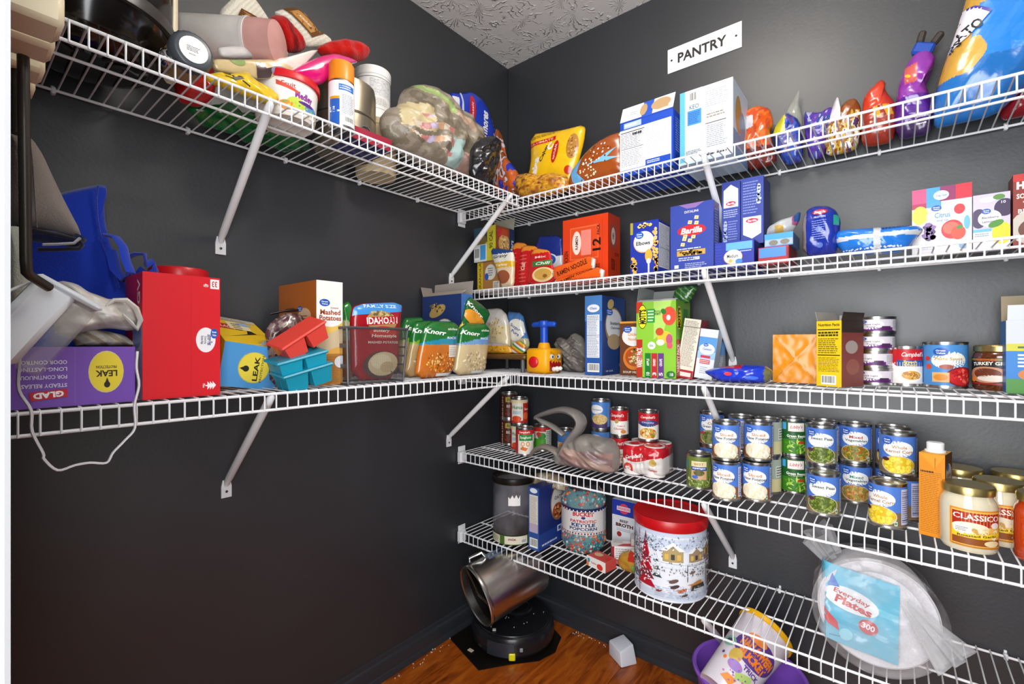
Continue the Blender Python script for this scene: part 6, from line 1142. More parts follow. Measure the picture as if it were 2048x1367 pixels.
# shrink wrapped soup pack: eight cans show as a red and white block under film
pk = thing('soup_pack', 'shrink wrapped pack of red and white soup cans', 'pack', (.735, -.136, Z), 4)
for i in (-1, 1):
    for j in (-1, 1):
        m = MB(); m.lathe([(.031, 0, 'b8b4ae'), (.0335, .001, 'b8b4ae'), (.034, .004, 'ece8e2'), (.034, .056, 'ece8e2'), (.034, .0565, 'c01a24'), (.034, .097, 'c01a24'), (.0335, .1, 'c8c8c8'), (.03, .1005, 'c8c8c8'), (.029, .098, 'b8b4ae'), (.005, .098, 'b8b4ae')], 32, xf=Matrix.Translation((i*.035, j*.035, .001))); o = m.build('soup_can', INK, pk, 40)
f_ = Puff([(-.072, 0), (.072, 0), (.073, .05), (.071, .100), (0, .103), (-.071, .1)], .0745, .0745, amp=.004, sc=46, seed=81, ridge=True, pw=.16, rings=20, n=110)
o = f_.mesh(lambda u, v: 'c8202a' if v > .55-.1*math.sin(u*5) else 'eae6e2').build('film', am('shrink_film', bs=40, bstr=.5, bdist=.004, film=.18, rough=.15, spec=.7), pk, 70)
pb = MB(); p = f_.printer(pb, .0015); p.text("Campbell's", .35, .62, .45, .16, 'f4eeea', shear=.35, rot=12); p.ell(.78, .5, .08, .12, 'b89a50'); p.ell(.2, .22, .12, .18, 'c83a34'); p.ell(.2, .22, .07, .1, 'ece0d8'); p.text('Tomato', .78, .26, .2, .08, 'c0302c'); pb.build('print', INK, pk, 60)
def CHUNK(p): p.rect(0, 0, 1, .55, 'ece6da'); p.rect(0, .72, 1, 1, 'c01a24'); p.rect(0, .55, 1, .74, 'c01a24'); p.ell(.5, .62, .17, .14, '28457e'); p.text("Campbell's", .5, .84, .24, .13, 'f8f4f0', shear=.35, bold=.01); p.text('Chunky', .5, .64, .2, .08, 'c8d4ec'); p.ell(.5, .24, .14, .2, 'd89a3a'); p.dots(.5, .24, .13, .18, 36, .006, ['e0b04a', 'b85a1c', '7a8a34', 'e8d098'], 3)
can('soup_can', 'red soup can with blue ribbon standing on the shrink wrapped pack', (.726, -.110, Z+.1045), CHUNK, rz=20, r=.035, h=.103)
# knotted grey grocery bag
GREYF = am('grey_grocery_film', bs=34, bstr=.5, bdist=.005, film=.22, rough=.28, spec=.5)
o, pts = pxR([(1128, 958), (1112, 925), (1108, 900), (1128, 885), (1150, 872), (1172, 866), (1200, 872), (1228, 878), (1240, 900), (1238, 940), (1225, 960)], -.235, Z)
t = soft('knotted_bag', 'sheer grey grocery bag knotted with drooping handles among the cans', 'bag', o, Puff(fit_z(pts, .001), .065, .055, amp=.010, sc=32, seed=82, ridge=True, rings=22, n=110), lambda u, v: ('a8847a', 'b89a8c', '8a7070')[int((u*4+v*5) % 3)] if (.25 < u < .95 and .1 < v < .6) else '8a837c', GREYF, 'sack')
def tubeR(name, px, Y_, r, par, col, mat, flat=.35):
    P = [at_y(x, y, Y_[i] if isinstance(Y_, list) else Y_)-Vector(par.location) for i, (x, y) in enumerate(px)]
    return MB().tube(smooth_path(P, 5), [a for i in range(len(r)-1) for a in [r[i]+(r[i+1]-r[i])*j/5 for j in range(5)]]+[r[-1]], 10, col, flat=flat).build(name, mat, par, 60)
tubeR('neck', [(1130, 905), (1142, 880), (1158, 858), (1162, 842), (1150, 826), (1125, 819), (1098, 824), (1075, 832), (1070, 838)], -.25, [.045, .040, .036, .034, .034, .031, .026, .018, .006], t, '8a8480', GREYF, .38)
tubeR('handle', [(1124, 916), (1108, 900), (1088, 893), (1070, 900), (1060, 912)], -.262, [.022, .022, .024, .018, .008], t, '8a8078', GREYF, .45)
tubeR('handle', [(1128, 870), (1105, 852), (1085, 842), (1072, 835)], -.262, [.016, .020, .018, .007], t, '948e88', GREYF, .4)
# orange carton, jars
A_ = at_z(1838, 1066, Z); B_ = at_z(1890, 1079, Z); an = math.degrees(math.atan2(B_.y-A_.y, B_.x-A_.x)); w_ = (B_-A_).length; dd = .062
mid = (A_+B_)/2; nrm = Vector((-math.sin(R(an)), math.cos(R(an)), 0)); hh = at_d(1901, 910, ((B_-CAM).dot(AX))).z-Z
def fr(p): p.rect(0, 0, 1, 1, 'd8860e'); p.lines(.06, .04, .92, .78, 34, '9a5c08', 3, .3); p.lines(.06, .76, .6, .79, 1, '4a2c08', 4, .7); p.poly([(0, .99), (1, .99), (.62, .82)], 'e0941c'); p.poly([(.6, .95), (.66, .95), (.64, .82), (.61, .82)], 'b87010')
def rt(p): p.rect(0, 0, 1, 1, '5a3414'); p.ell(.5, .74, .42, .14, 'b8b4b0'); p.ell(.35, .84, .16, .045, '2a4f90'); p.text('Chicken', .5, .74, .6, .045, 'a8602a'); p.text('Broth', .5, .69, .4, .03, '8a5a34'); p.ell(.5, .35, .4, .2, '8a5a24')
ct = carton('broth_carton', 'tall orange broth carton with white screw cap among the jars', 'box', mid+nrm*(dd/2), w_, dd, hh, 'd8860e', an, side='8a4c10', top='d8a040', front=fr, right=rt)
MB().lathe([(.019, 0), (.019, .004), (.0155, .005), (.016, .02), (.014, .022), (.004, .0225)], 24, 'f0f0f0', xf=Matrix.Translation((0, .0, hh))).build('cap', PLAST, ct, 40)
def sauce_jar(name, label, loc, col, draw, rz, lab='d88a2c', group=None):
    t = thing(name, label, 'jar', loc, rz, group)
    MB().lathe([(.036, .001), (.043, 0), (.0465, .008), (.0468, .05), (.0468, .092), (.044, .105), (.0395, .112), (.039, .12)], 40, col).build('glass', GLAZE, t, 40)
    MB().lathe([(.0395, .117), (.0425, .118), (.043, .131), (.041, .1345), (.02, .135)], 40).build('lid', GOLD, t, 35)
    pb = MB(); rr = .0471; p = Print(pb, 2*math.pi*rr, .078, lambda x, y, e: ((rr+e)*math.cos(x/rr-math.pi*1.5), (rr+e)*math.sin(x/rr-math.pi*1.5), .013+y), True, .0003); draw(p); pb.build('label', INK, t, 30); return t
def ALF(p): p.rect(.345, 0, .655, 1, 'd88a24'); p.rect(.357, .04, .643, .96, 'e8b85a'); p.rect(.36, .56, .64, .92, 'a8281c'); p.text('CLASSICO', .5, .80, .27, .15, 'f6f0e4', bold=.02); p.rect(.36, .06, .64, .24, '8a4a1c'); p.ell(.46, .52, .1, .14, 'e8dcc0'); p.dots(.54, .4, .09, .12, 20, .006, ['e0c88a', 'c89a4a', 'f0e0b0'], 3); p.ell(.415, .46, .05, .14, 'f2ece4'); p.lines(.38, .4, .45, .52, 3, '6a6a6a', 4); p.poly([(.36, .26), (.5, .24), (.64, .33), (.64, .44), (.5, .35), (.36, .38)], 'e8c41e'); p.text('Roasted Garlic', .5, .315, .22, .06, '4a2a10', rot=4); p.ell(.58, .14, .05, .08, 'e4d0a0'); p.rect(.36, 0, .64, .03, 'b8741c'); p.ell(.6, .62, .03, .08, 'e8e0d8')
def RED(p): p.rect(.345, 0, .655, 1, 'e0c070'); p.rect(.36, .3, .64, .94, '3a4a24'); p.text('CLASSICO', .5, .80, .27, .17, 'f6f0e4', bold=.02); p.ell(.40, .52, .055, .16, 'e8e4d8'); p.text('REAL', .40, .52, .06, .08, '3a4a2a'); p.poly([(.36, .26), (.5, .24), (.64, .3), (.64, .4), (.5, .33), (.36, .36)], 'd8a020'); p.text('TOMATO', .5, .3, .2, .07, '5a2a10'); p.rect(.36, .05, .64, .2, 'd8b060'); p.ell(.52, .55, .06, .12, 'b83a1c')
j0 = sauce_jar('alfredo_jar', 'creamy white sauce jar with gold lid and red label at the shelf front', (1.512, -.262, Z), 'd6cdb0', ALF, 14, group='cream sauce jars')
clone(j0, 'second creamy sauce jar right of the front one, its label half hidden', (1.568, -.178, Z), 6)
clone(j0, 'creamy sauce jar behind the orange carton with only its gold lid clear', (1.512, -.080, Z), 8)
j1 = sauce_jar('tomato_sauce_jar', 'red tomato sauce jar at the right edge with green label', (1.625, -.262, Z), 'b83a0c', RED, 26, group='red sauce jars')
clone(j1, 'red sauce jar behind the right edge jar', (1.662, -.155, Z), 10); clone(j1, 'rearmost red sauce jar against the back wall at the right edge', (1.610, -.060, Z), 10)
can('red_can', 'red and white can squeezed between the corn cans and the orange carton', (1.462, -.100, Z), lambda p: (p.rect(0, .6, 1, 1, 'b02a24'), p.rect(0, 0, 1, .6, 'c8a89c'), p.text("Soup", .5, .8, .15, .12, 'f4f0ea', shear=.35)), r=.033, h=.10)
# ================================================================== lowest shelf
Z = Z5
CLEARP = am('clear_plastic_wall', bs=4, bstr=.02, film=.82, rough=.06, spec=.9)
q = (.222, -.232); cn = thing('clear_canister', 'clear round canister with black rim, nearly empty, at the left end of the lowest shelf', 'canister', (q[0], q[1], Z), 36)
MB().lathe([(.078, .035), (.079, .036), (.081, .04), (.081, .235)], 48, 'a8a8b0', cap0=False, cap1=False).build('wall', CLEARP, cn, 60)
MB().lathe([(.07, .001), (.078, 0), (.081, .003), (.081, .036), (.077, .036), (.074, .030), (.02, .030)], 48, '3a2c22').build('base', PLAST, cn, 35)
MB().lathe([(.079, .226), (.0835, .227), (.0855, .236), (.084, .248), (.078, .250), (.0765, .240), (.0765, .228), (.079, .226)], 48, '15120f', cap0=False, cap1=False).build('rim', PLAST, cn, 40)
MB().lathe([(.0765, .235), (.06, .236), (.004, .236)], 48, '9a948c', cap0=False).build('lid', CLEARP, cn, 35)
MB().lathe([(.0768, .037), (.0768, .058), (.05, .060), (.004, .061)], 40, '2a1c12', cap0=False).build('residue', MATTE, cn, 40)
pb = MB(); rr = .0812; p = Print(pb, 2*math.pi*rr, .034, lambda x, y, e: ((rr+e)*math.cos(x/rr-math.pi*1.5), (rr+e)*math.sin(x/rr-math.pi*1.5), .002+y), True, .0003); p.rect(.1, 0, .9, 1, '4a6a2c'); p.rect(.44, .08, .62, .95, 'e0d8c4'); p.rect(.30, .05, .40, .95, 'd0ccb4'); p.lines(.31, .2, .39, .8, 4, '8a8a70', 3); p.text('mix', .5, .65, .06, .3, '7a2a1c'); p.bars(.565, .15, .61, .6, 4)
p = Print(pb, 2*math.pi*rr, .1, lambda x, y, e: ((rr+e)*math.cos(x/rr-math.pi*1.5), (rr+e)*math.sin(x/rr-math.pi*1.5), .11+y), True, .0003); p.poly([(.47, .4), (.56, .4), (.56, .8), (.545, .66), (.53, .82), (.515, .68), (.50, .8), (.485, .66), (.47, .74)], 'f0eeea'); p.text('5 CUPS', .67, .65, .05, .08, '3a3a3a'); p.text('4 CUPS', .67, .5, .05, .08, '3a3a3a')
pb.build('label', INK, cn, 30)
xc, w_, h_, d_ = bxR(1057, 1078, 972, -.275, Z, 1130)
def fr(p): p.rect(0, 0, 1, 1, '2e5296'); p.rect(.1, .30, .9, .88, 'ddd6ca'); p.lines(.14, .32, .86, .86, 24, '9a948c', 3, .35); p.rect(.1, .28, .9, .42, 'b8a8c0'); p.bars(.12, .04, .88, .19, 4); p.ell(.5, .95, .35, .04, 'e0e4ea')
def rt(p): p.rect(0, 0, 1, 1, '1c2f72'); p.rect(0, 0, 1, .26, '24408e'); p.ell(.72, .66, .3, .3, '8a6a48'); p.ell(.72, .66, .27, .27, 'd8d4cc'); p.ell(.7, .52, .2, .13, 'a8502a'); p.dots(.7, .52, .17, .11, 36, .006, ['c8702a', '8a2c1c', 'd8b07a'], 3); p.rect(.68, .17, .86, .27, 'dfe6f0'); p.rect(.72, .19, .82, .25, '2a54a8'); p.lines(.1, .05, .7, .09, 1, 'c8d4ec', 3, .7); p.text('OATS', .72, .74, .3, .06, '3a4a6a')
carton('pasta_carton', 'dark blue carton with nutrition strip standing beside the clear canister', 'box', (xc, -.275+d_/2, Z), w_, d_, h_, '1c2f72', side='1c2f72', front=fr, right=rt); ztop = Z+h_
bag_px('snack_bag', 'tan crumpled snack bag draped over the dark blue carton', [(1054, 968), (1056, 950), (1075, 944), (1110, 946), (1134, 960), (1135, 985), (1122, 1004), (1100, 1000), (1080, 975)], -.16, .03, lambda u, v: ('b8a484', '9a866a', 'c8bca4')[int((u*5+v*4) % 3)], 84, zz=ztop-.028, amp=.007, sc=36, mat=am('tan_film', bs=30, bstr=.5, bdist=.005, film=.15, rough=.25, spec=.6))
# popcorn jug
pj = thing('popcorn_jug', 'big clear jug of red, white and blue kettle popcorn with white label', 'jug', (.478, -.128, Z), 30)
prof = [(.05, .001), (.064, 0), (.074, .012), (.081, .035), (.082, .06), (.079, .075), (.079, .165), (.082, .175), (.080, .195), (.07, .215), (.055, .225)]
MB().lathe([(r_*.96, z_) for r_, z_ in prof], 40, '5a8a90').build('fill', MATTE, pj, 50)
rn = random.Random(8); m = MB()
for _ in range(520):
    zz = rn.choice([rn.uniform(.006, .075), rn.uniform(.006, .075), rn.uniform(.168, .222)]); a = rn.random()*6.283
    for k in range(len(prof)-1):
        if prof[k][1] <= zz <= prof[k+1][1]: rr = prof[k][0]+(prof[k+1][0]-prof[k][0])*(zz-prof[k][1])/max(1e-6, prof[k+1][1]-prof[k][1])
    s_ = rn.uniform(.0045, .007); m.ball(((rr-.003)*math.cos(a), (rr-.003)*math.sin(a), zz), s_, rn.choice(['c8482a', 'b83c22', '2f8a94', '3a9a9a', '7ab4b8', 'd88a5a', 'c8d4d0', '1f6a80', '2a5a7a']), 6, 4)
o = m.build('popcorn', PLAST, pj, 60); o['kind'] = 'stuff'
MB().lathe([(r_+.0025, z_) for r_, z_ in prof], 40, 'b0bcc0').build('jug', am('clear_jug', bs=10, bstr=.1, film=.86, rough=.08, spec=.9), pj, 50)
MB().lathe([(.054, .222), (.058, .223), (.058, .240), (.054, .243), (.01, .2435)], 32, '30343a').build('lid', PLAST, pj, 35)
pb = MB(); rr = .0825; p = Print(pb, 2*math.pi*rr, .095, lambda x, y, e: ((rr+e)*math.cos(x/rr-math.pi*1.5), (rr+e)*math.sin(x/rr-math.pi*1.5), .072+y), True, .0003); p.rect(.22, 0, .78, 1, 'dcd8d4'); p.rect(.22, .88, .78, 1, '1c2a5a'); p.text('UTZ', .36, .9, .05, .1, 'b83a3a')
p.text('BUCKET', .5, .78, .15, .16, 'b8202c', bold=.04, arc=.1); p.text('PATRIOTIC', .5, .52, .19, .11, 'b8202c', bold=.03); p.text('KETTLE', .5, .38, .17, .13, '22366e', bold=.04); p.text('POPCORN', .5, .23, .2, .12, '22366e', bold=.03); p.ell(.5, .66, .015, .05, '22366e'); p.lines(.42, .1, .58, .14, 1, '6a6a74', 3); p.rect(.66, .1, .76, .85, 'c4c2c2'); p.lines(.665, .12, .755, .83, 12, '7a7a80', 3, .35); p.bars(.25, .12, .29, .3, 3)
for k in range(26): p.ell(.235+k*.0212, .06, .006, .035, ('b83a3a', '22366e')[k % 2], 8); 
for k in range(20): p.ell(.24+k*.0275, .92, .005, .03, 'f0f0f0', 6)
pb.build('label', INK, pj, 30)
# broth box and small boxes
xc, w_, h_, d_ = bxR(1224, 1272, 996, -.085, Z, None, .05)
def fr(p): p.rect(0, 0, 1, 1, 'd4d6da'); p.rect(0, .70, 1, 1, '22369a'); p.ell(.5, .84, .2, .1, 'c83a5a'); p.rect(.2, .80, .76, .88, 'e0c8d8'); p.text('SWANSON', .48, .84, .5, .05, 'b8243a', bold=.02); p.text('BEEF', .5, .60, .34, .05, '3a2a24', bold=.03); p.text('BROTH', .52, .52, .72, .07, '4a2018', bold=.05); p.lines(.2, .40, .8, .46, 2, '9aa0a8', 3); p.ell(.3, .34, .1, .05, '9a2a2c')
carton('broth_carton', 'white and blue beef broth carton at the back of the lowest shelf', 'box', (xc, -.085+.027, Z), w_, .05, h_, 'd4d6da', side='b4b8c0', front=fr)
def fr(p): p.rect(0, 0, 1, 1, 'e4dedc'); p.rect(0, 0, 1, .28, 'b8343c'); p.rect(0, 0, .1, 1, '9a1c2a'); p.lines(.14, .34, .9, .92, 5, '8a9098', 3, .35); p.lines(.15, .05, .9, .24, 3, 'e0b8b8', 4)
carton('seasoning_box', 'red and white printed box standing in front of the broth carton', 'box', (.652, -.150, Z), .085, .05, .062, 'e4dedc', 32, side='b0202c', top='e0dcd8', front=fr, right=lambda p: p.rect(0, .1, .7, .9, 'c8343c'), lid=lambda p: (p.poly([(.2, .1), (.9, .1), (1, .6), (.5, .5)], 'b83038'), p.lines(.1, .6, .5, .9, 3, 'a8a4a4', 3)))
carton('seasoning_box', 'taller white and red box behind the small printed red and white box', 'box', (.690, -.115, Z), .05, .05, .085, 'c8c0bc', 28, side='a82430', top='d8d4d0')
def fr(p): p.rect(0, 0, 1, 1, 'e8e2dc'); p.ell(.12, .6, .07, .22, '3a8ab0'); p.text('Gelatin', .4, .5, .3, .2, '8a4a3a'); p.ell(.72, .35, .16, .3, 'cc3428'); p.ell(.05, .2, .08, .3, 'd8803a')
carton('gelatin_box', 'small flat white box with red fruit lying at the shelf front', 'box', (.610, -.232, Z), .082, .058, .034, 'e8e2dc', -12, side='c84a44', front=fr, lid=lambda p: (p.ell(.3, .6, .2, .25, 'd8b08a'), p.poly([(.45, .2), (.95, .3), (.9, .7), (.55, .6)], 'd0382c'), p.text('Strawberry', .3, .8, .4, .12, '6a6a60')))
bag_px('gravy_packet', 'golden puffed packet with red picture between the boxes and the tin', [(1236, 1125), (1240, 1105), (1262, 1098), (1278, 1092), (1284, 1110), (1282, 1150), (1262, 1152), (1246, 1140)], -.205, .026, lambda u, v: 'b03024' if (u > .55 and .5 < v < .85) else ('d8cdb0' if (u > .5 and v > .8) else ('6a8a3a' if (u > .7 and v < .4) else 'b0822c')), 86, zz=Z, amp=.004)
# winter tin
tn = thing('popcorn_tin', 'large tin printed with a snowy village, red plastic lid on top', 'tin', (.838, -.206, Z), 26)
MB().lathe([(.10, .001), (.107, 0), (.1085, .003), (.107, .006), (.107, .207), (.1085, .21), (.107, .214)], 64, 'dfe3ea').build('body', PLAST, tn, 35)
MB().lathe([(.108, .204), (.1115, .205), (.1125, .212), (.1125, .232), (.110, .237), (.104, .236), (.1, .233), (.03, .2335), (.003, .2335)], 64, 'b80f16').build('lid', PLAST, tn, 35)
pb = MB(); rr = .1073; p = Print(pb, 2*math.pi*rr, .198, lambda x, y, e: ((rr+e)*math.cos(x/rr-math.pi*1.5), (rr+e)*math.sin(x/rr-math.pi*1.5), .006+y), True, .0003, .00005)
p.rect(0, 0, 1, 1, 'e6eaf2'); p.rect(0, .72, 1, 1, 'c9d4e6'); p.ell(.52, .92, .3, .06, 'dfe6f0'); p.rect(0, 0, 1, .1, 'cdd6e4')
rn = random.Random(4)
def fir(u, v, s, c, sn):
    for k in range(6):
        y = v+s*.15*k; ww = s*.20*(1-k/6.6)/3.2; p.poly([(u-ww, y), (u+ww, y), (u, y+s*.26)], c if k % 2 == 0 else sn)
    p.dots(u, v+s*.45, s*.05, s*.45, 30, .0022, ['f4f6fa'], int(u*99))
for u, v, s, c in ((.27, .3, .55, '6a7684'), (.31, .18, .75, '4a5866'), (.34, .42, .5, '7a8694'), (.23, .2, .7, '5a6674')): fir(u, v, s, c, 'c8d0da')
p.dots(.30, .46, .10, .42, 260, .0042, ['3a4450', '8a94a0', 'f4f6fa', '5a6470', 'aab4c0'], 21, .5); p.dots(.42, .62, .05, .3, 90, .0035, ['4a5460', 'dfe6f0', '8a94a0'], 22, .5)
fir(.375, .14, .82, 'b0182c', '7a2a3a'); p.dots(.375, .5, .035, .36, 60, .003, ['c8203a', 'f0e8ea', '8a1428'], 9)
fir(.43, .32, .36, '3a4a4a', 'c0c8cc')
def house(u, v, w, h, c):
    p.rect(u, v, u+w, v+h, c); p.poly([(u-.012, v+h), (u+w+.012, v+h), (u+w/2, v+h*1.75)], 'f0f2f6'); p.poly([(u+w*.2, v+h), (u+w*.8, v+h), (u+w/2, v+h*1.45)], c)
    for i in range(3): p.rect(u+w*(.1+.3*i), v+h*.3, u+w*(.28+.3*i), v+h*.75, '4a4436' if i % 2 else 'd8b45a')
    p.rect(u-.01, v+h*.0, u+w+.01, v+h*.1, 'f2f4f8')
house(.455, .56, .085, .18, 'b09a6a'); house(.565, .56, .075, .15, 'a08a6e'); house(.645, .60, .06, .16, '9a8668'); house(.70, .55, .08, .2, 'a89270')
p.poly([(.43, .5), (.75, .46), (.75, .52), (.43, .56)], 'dfe5ee'); p.lines(.56, .52, .66, .54, 1, '5a4a40', 3, .4)
for u, v, a, c in ((.50, .30, .03, '6a5048'), (.505, .22, .028, '4a3a3a'), (.535, .17, .03, 'b8602a'), (.60, .25, .045, 'b87a3a'), (.545, .10, .02, '5a4a44'), (.44, .13, .02, '8a3a30'), (.58, .43, .02, '7a5a50')): p.ell(u, v, a*.7, a*.9, c, 12, rot=20); p.poly([(u-a, v), (u-a*.3, v+a*.4), (u-a*.3, v-a*.2)], c)
p.poly([(.57, .16), (.65, .18), (.64, .26), (.58, .24)], '3a342e'); p.rect(.585, .17, .64, .19, 'c8c8c8'); p.rect(.66, .2, .664, .6, '4a4040'); p.ell(.662, .62, .018, .05, '8a6a6a'); p.rect(.685, .12, .70, .4, '6a4a34'); p.ell(.69, .43, .02, .04, '5a3c2c'); p.rect(.555, .3, .558, .55, '4a4440'); p.lines(.42, .04, .75, .2, 6, 'b4c2d6', 7, .25); p.dots(.55, .86, .22, .1, 150, .0035, ['8a96a8', 'b8c4d4', 'f4f6fa', '6a7488'], 8, .4); p.dots(.58, .48, .18, .12, 120, .003, ['8a7a6a', 'c8d0dc', '5a5450', 'f4f6fa'], 23, .5); p.dots(.6, .14, .2, .1, 60, .004, ['b4c2d6', '8a9ab4', 'f4f6fa'], 24, .3)
for k in range(40): p.rect(.345-.003, .02+k*.024, .345+.003, .02+k*.024+.014, 'b0203a')
pb.build('winter_scene', INK, tn, 30)
# plates in a bag: the stack stands on edge, plate faces toward the viewer
PR = .116; pl = thing('paper_plates', 'thick stack of paper plates standing on edge in clear plastic with blue label', 'plates', (1.348, -.205, Z+PR+.004), 6, rx=-7)
RXm = Matrix.Rotation(R(90), 4, 'X')      # lathe axis z -> -y
prof = [(.003, -.070, 'd6d4d8')]+[(PR-.004, -.070, 'd6d4d8')]
for k in range(20):
    z_ = -.068+k*.0072; prof += [(PR-.002, z_, 'c4c2c8'), (PR, z_+.0015, 'e6e3e2'), (PR, z_+.0055, 'dcd9da'), (PR-.002, z_+.0066, 'b8b8c0')]
prof += [(PR-.004, .079, 'e8e5e6'), (PR-.016, .077, 'dcdbe0'), (PR-.026, .068, 'cfced6'), (.05, .0675, 'cacad2'), (.003, .0675, 'cacad2')]
MB().lathe(prof, 64, xf=RXm, cap0=False).build('plate_stack', pm('speckled_plate', 'd2d0d4', bs=260, bstr=.1, rough=.6, var=.22), pl, 40)
pb = MB(); LW, LH = .165, .185
def lbl(x, y, e):
    X_ = -.122+x; Z_ = -.088+y; rr_ = math.hypot(X_, Z_); fy = -.084-.004*math.sin(x*48+y*21)-e
    if X_ < -.100: fy += (-.100-X_)*2.2; X_ = -.100-(-.100-X_)*.55
    return (X_, fy+.02*y-.008*0, Z_+.02*x)
p = Print(pb, LW, LH, lbl, 2, .0004, .0002)
p.poly([(.02, .08), (.5, -.02), (.96, -.06), (1.0, .85), (.55, .93), (.06, 1.0)], '5fb4d0'); p.poly([(.05, .62), (.98, .42), (.98, .5), (.05, .7)], '74c2da'); p.poly([(.05, .3), (.97, .12), (.97, .18), (.05, .36)], '52a8c6'); p.ell(.44, .56, .33, .145, 'e2e8ec', rot=-14)
p.text('Everyday', .45, .60, .44, .075, 'c0302c', rot=-16, bold=.02); p.text('Plates', .47, .51, .44, .10, 'c0302c', rot=-16, bold=.04); p.ell(.64, .29, .11, .09, 'c0242c', rot=-12); p.text('300', .64, .295, .15, .075, 'f6ecec', rot=-12, bold=.03); p.poly([(.02, .42), (.1, .44), (.28, .27), (.3, .17), (.16, .24)], 'c8323a'); p.poly([(.16, .70), (.22, .86), (.31, .70)], '2a62b8'); p.ell(.38, .14, .08, .07, '8ed0e2'); p.lines(.18, .09, .32, .12, 1, '2a7a9a', 3)
pb.build('label', FOIL, pl, 40)
WRAP = am('plate_wrap', bs=26, bstr=.6, bdist=.006, film=.84, rough=.1, spec=.9)
def fn(u, v):
    a = u*2*math.pi; r_ = PR+.010-.001*math.sin(v*9); d_ = Vector((math.cos(a), math.sin(a), 0)); z_ = -.078+v*.172; k = folds(Vector((math.cos(a)*PR, math.sin(a)*PR, z_)), 20, 91); r_ += .005*k
    return RXm @ Vector((r_*d_.x, r_*d_.y, z_))
MB().grid(fn, 80, 22, 'd4d2d4').build('wrapper', WRAP, pl, 60)
def fn(u, v):
    a = u*2*math.pi; r_ = (PR+.012)*(1-v*.985); k = folds(Vector((r_*math.cos(a), r_*math.sin(a), .3)), 24, 93); return RXm @ Vector((r_*math.cos(a), r_*math.sin(a), .094+.006*math.sin(v*3)+.004*k))
MB().grid(fn, 80, 18, 'd8d6d8').build('wrapper_front', WRAP, pl, 60)
def cone(base, tip, r0, r1, seed):
    base, tip = Vector(base), Vector(tip); t_ = (tip-base).normalized(); xx = t_.orthogonal().normalized(); yy = t_.cross(xx)
    def fn(u, v):
        a = u*2*math.pi; r_ = r0+(r1-r0)*v; k = 1+.35*math.sin(a*5+seed)+.2*math.sin(a*9+seed*2); return base.lerp(tip, v)+xx*(r_*k*math.cos(a))+yy*(r_*k*math.sin(a)*.6)
    return MB().grid(fn, 48, 8, 'd8d8da').build('gathered_end', am('gathered_wrap', bs=26, bstr=.6, bdist=.006, film=.68, rough=.12, spec=.9), pl, 50)
cone((.05, -.100, .045), (.128, -.118, -.045), .010, .040, 2); cone((-.085, -.02, .10), (-.118, -.045, .158), .022, .036, 5)
# ================================================================== floor
MB_ = MB()
mt = MB(); outl = [(.022, -.385), (.235, -.446), (.300, -.355), (.372, -.270), (.392, -.190), (.36, -.10), (.26, -.05), (.05, -.05), (.022, -.10)]
n = len(outl); mt.add([(x, y, z_) for z_ in (.0005, .003) for x, y in outl], [tuple(range(n-1, -1, -1)), tuple(range(n, 2*n))]+[(i, (i+1) % n, n+(i+1) % n, n+i) for i in range(n)], '17130f')
o = mt.build('floor_mat', pm('black_mat', '14110e', rough=.3, bs=120, bstr=.2, var=.4), None, 0); tag(o, 'glossy black mat under the robot vacuum', 'mat')
rv = thing('robot_vacuum', 'round black robot vacuum on the mat under the steel bin', 'vacuum', (.200, -.208, .0032), 38)
BLK = pm('robot_black', '1a1b1f', rough=.25, bs=40, bstr=.03, var=.15)
MB().lathe([(.15, .008), (.160, .010), (.165, .02), (.165, .045), (.162, .062), (.156, .074), (.150, .078), (.146, .0775), (.144, .080), (.10, .083), (.003, .084)], 64).build('body', BLK, rv, 25)
MB().lathe([(.15, 0), (.152, .004), (.152, .010), (.15, .011)], 48).build('chassis', pm('robot_under', '0c0c0e', rough=.5, bs=40, bstr=.05), rv, 30)
MB().lathe([(.058, .083), (.060, .088), (.054, .0935), (.046, .0945), (.043, .090), (.02, .090)], 40, xf=Matrix.Translation((.02, .04, 0))).build('turret', BLK, rv, 30)
MB().lathe([(.0455, .0945), (.0465, .0955), (.044, .0955), (.043, .0945)], 40, xf=Matrix.Translation((.02, .04, 0)), cap0=False, cap1=False).build('turret_ring', DROD, rv, 30)
m = MB()
for k in range(14):
    a = -math.pi*.5+R(-34+k*2.6); 
    m.add([(r_*math.cos(b_), r_*math.sin(b_), z_) for b_ in (a, a+R(2.6)) for r_, z_ in ((.1675, .014), (.1675, .05), (.164, .064))], [(0, 3, 4, 1), (1, 4, 5, 2)])
m.build('bumper', pm('bumper_grey', '2c3038', rough=.3, bs=40, bstr=.03), rv, 30, fix=False)
m = MB(); m.box(-.012, .012, -.172, -.160, .006, .032, 'e8e41a', .003); m.build('brush_tab', PLAST, rv, 30)
m = MB(); m.box(.028, .04, -.1645, -.155, .034, .048, '8a9096', .002); m.build('sensor', PLAST, rv, 30)
m = MB(); rn = random.Random(3)
for k in range(14): a = rn.random()*6.28; r_ = rn.uniform(.03, .14); m.box(r_*math.cos(a), r_*math.cos(a)+.003, r_*math.sin(a), r_*math.sin(a)+.003, .083, .086, 'd8d4c8', .0008)
m.box(-.075, -.062, -.115, -.103, .0815, .086, 'e4e0d4', .001); o = m.build('crumbs', MATTE, rv, 0); o['kind'] = 'stuff'
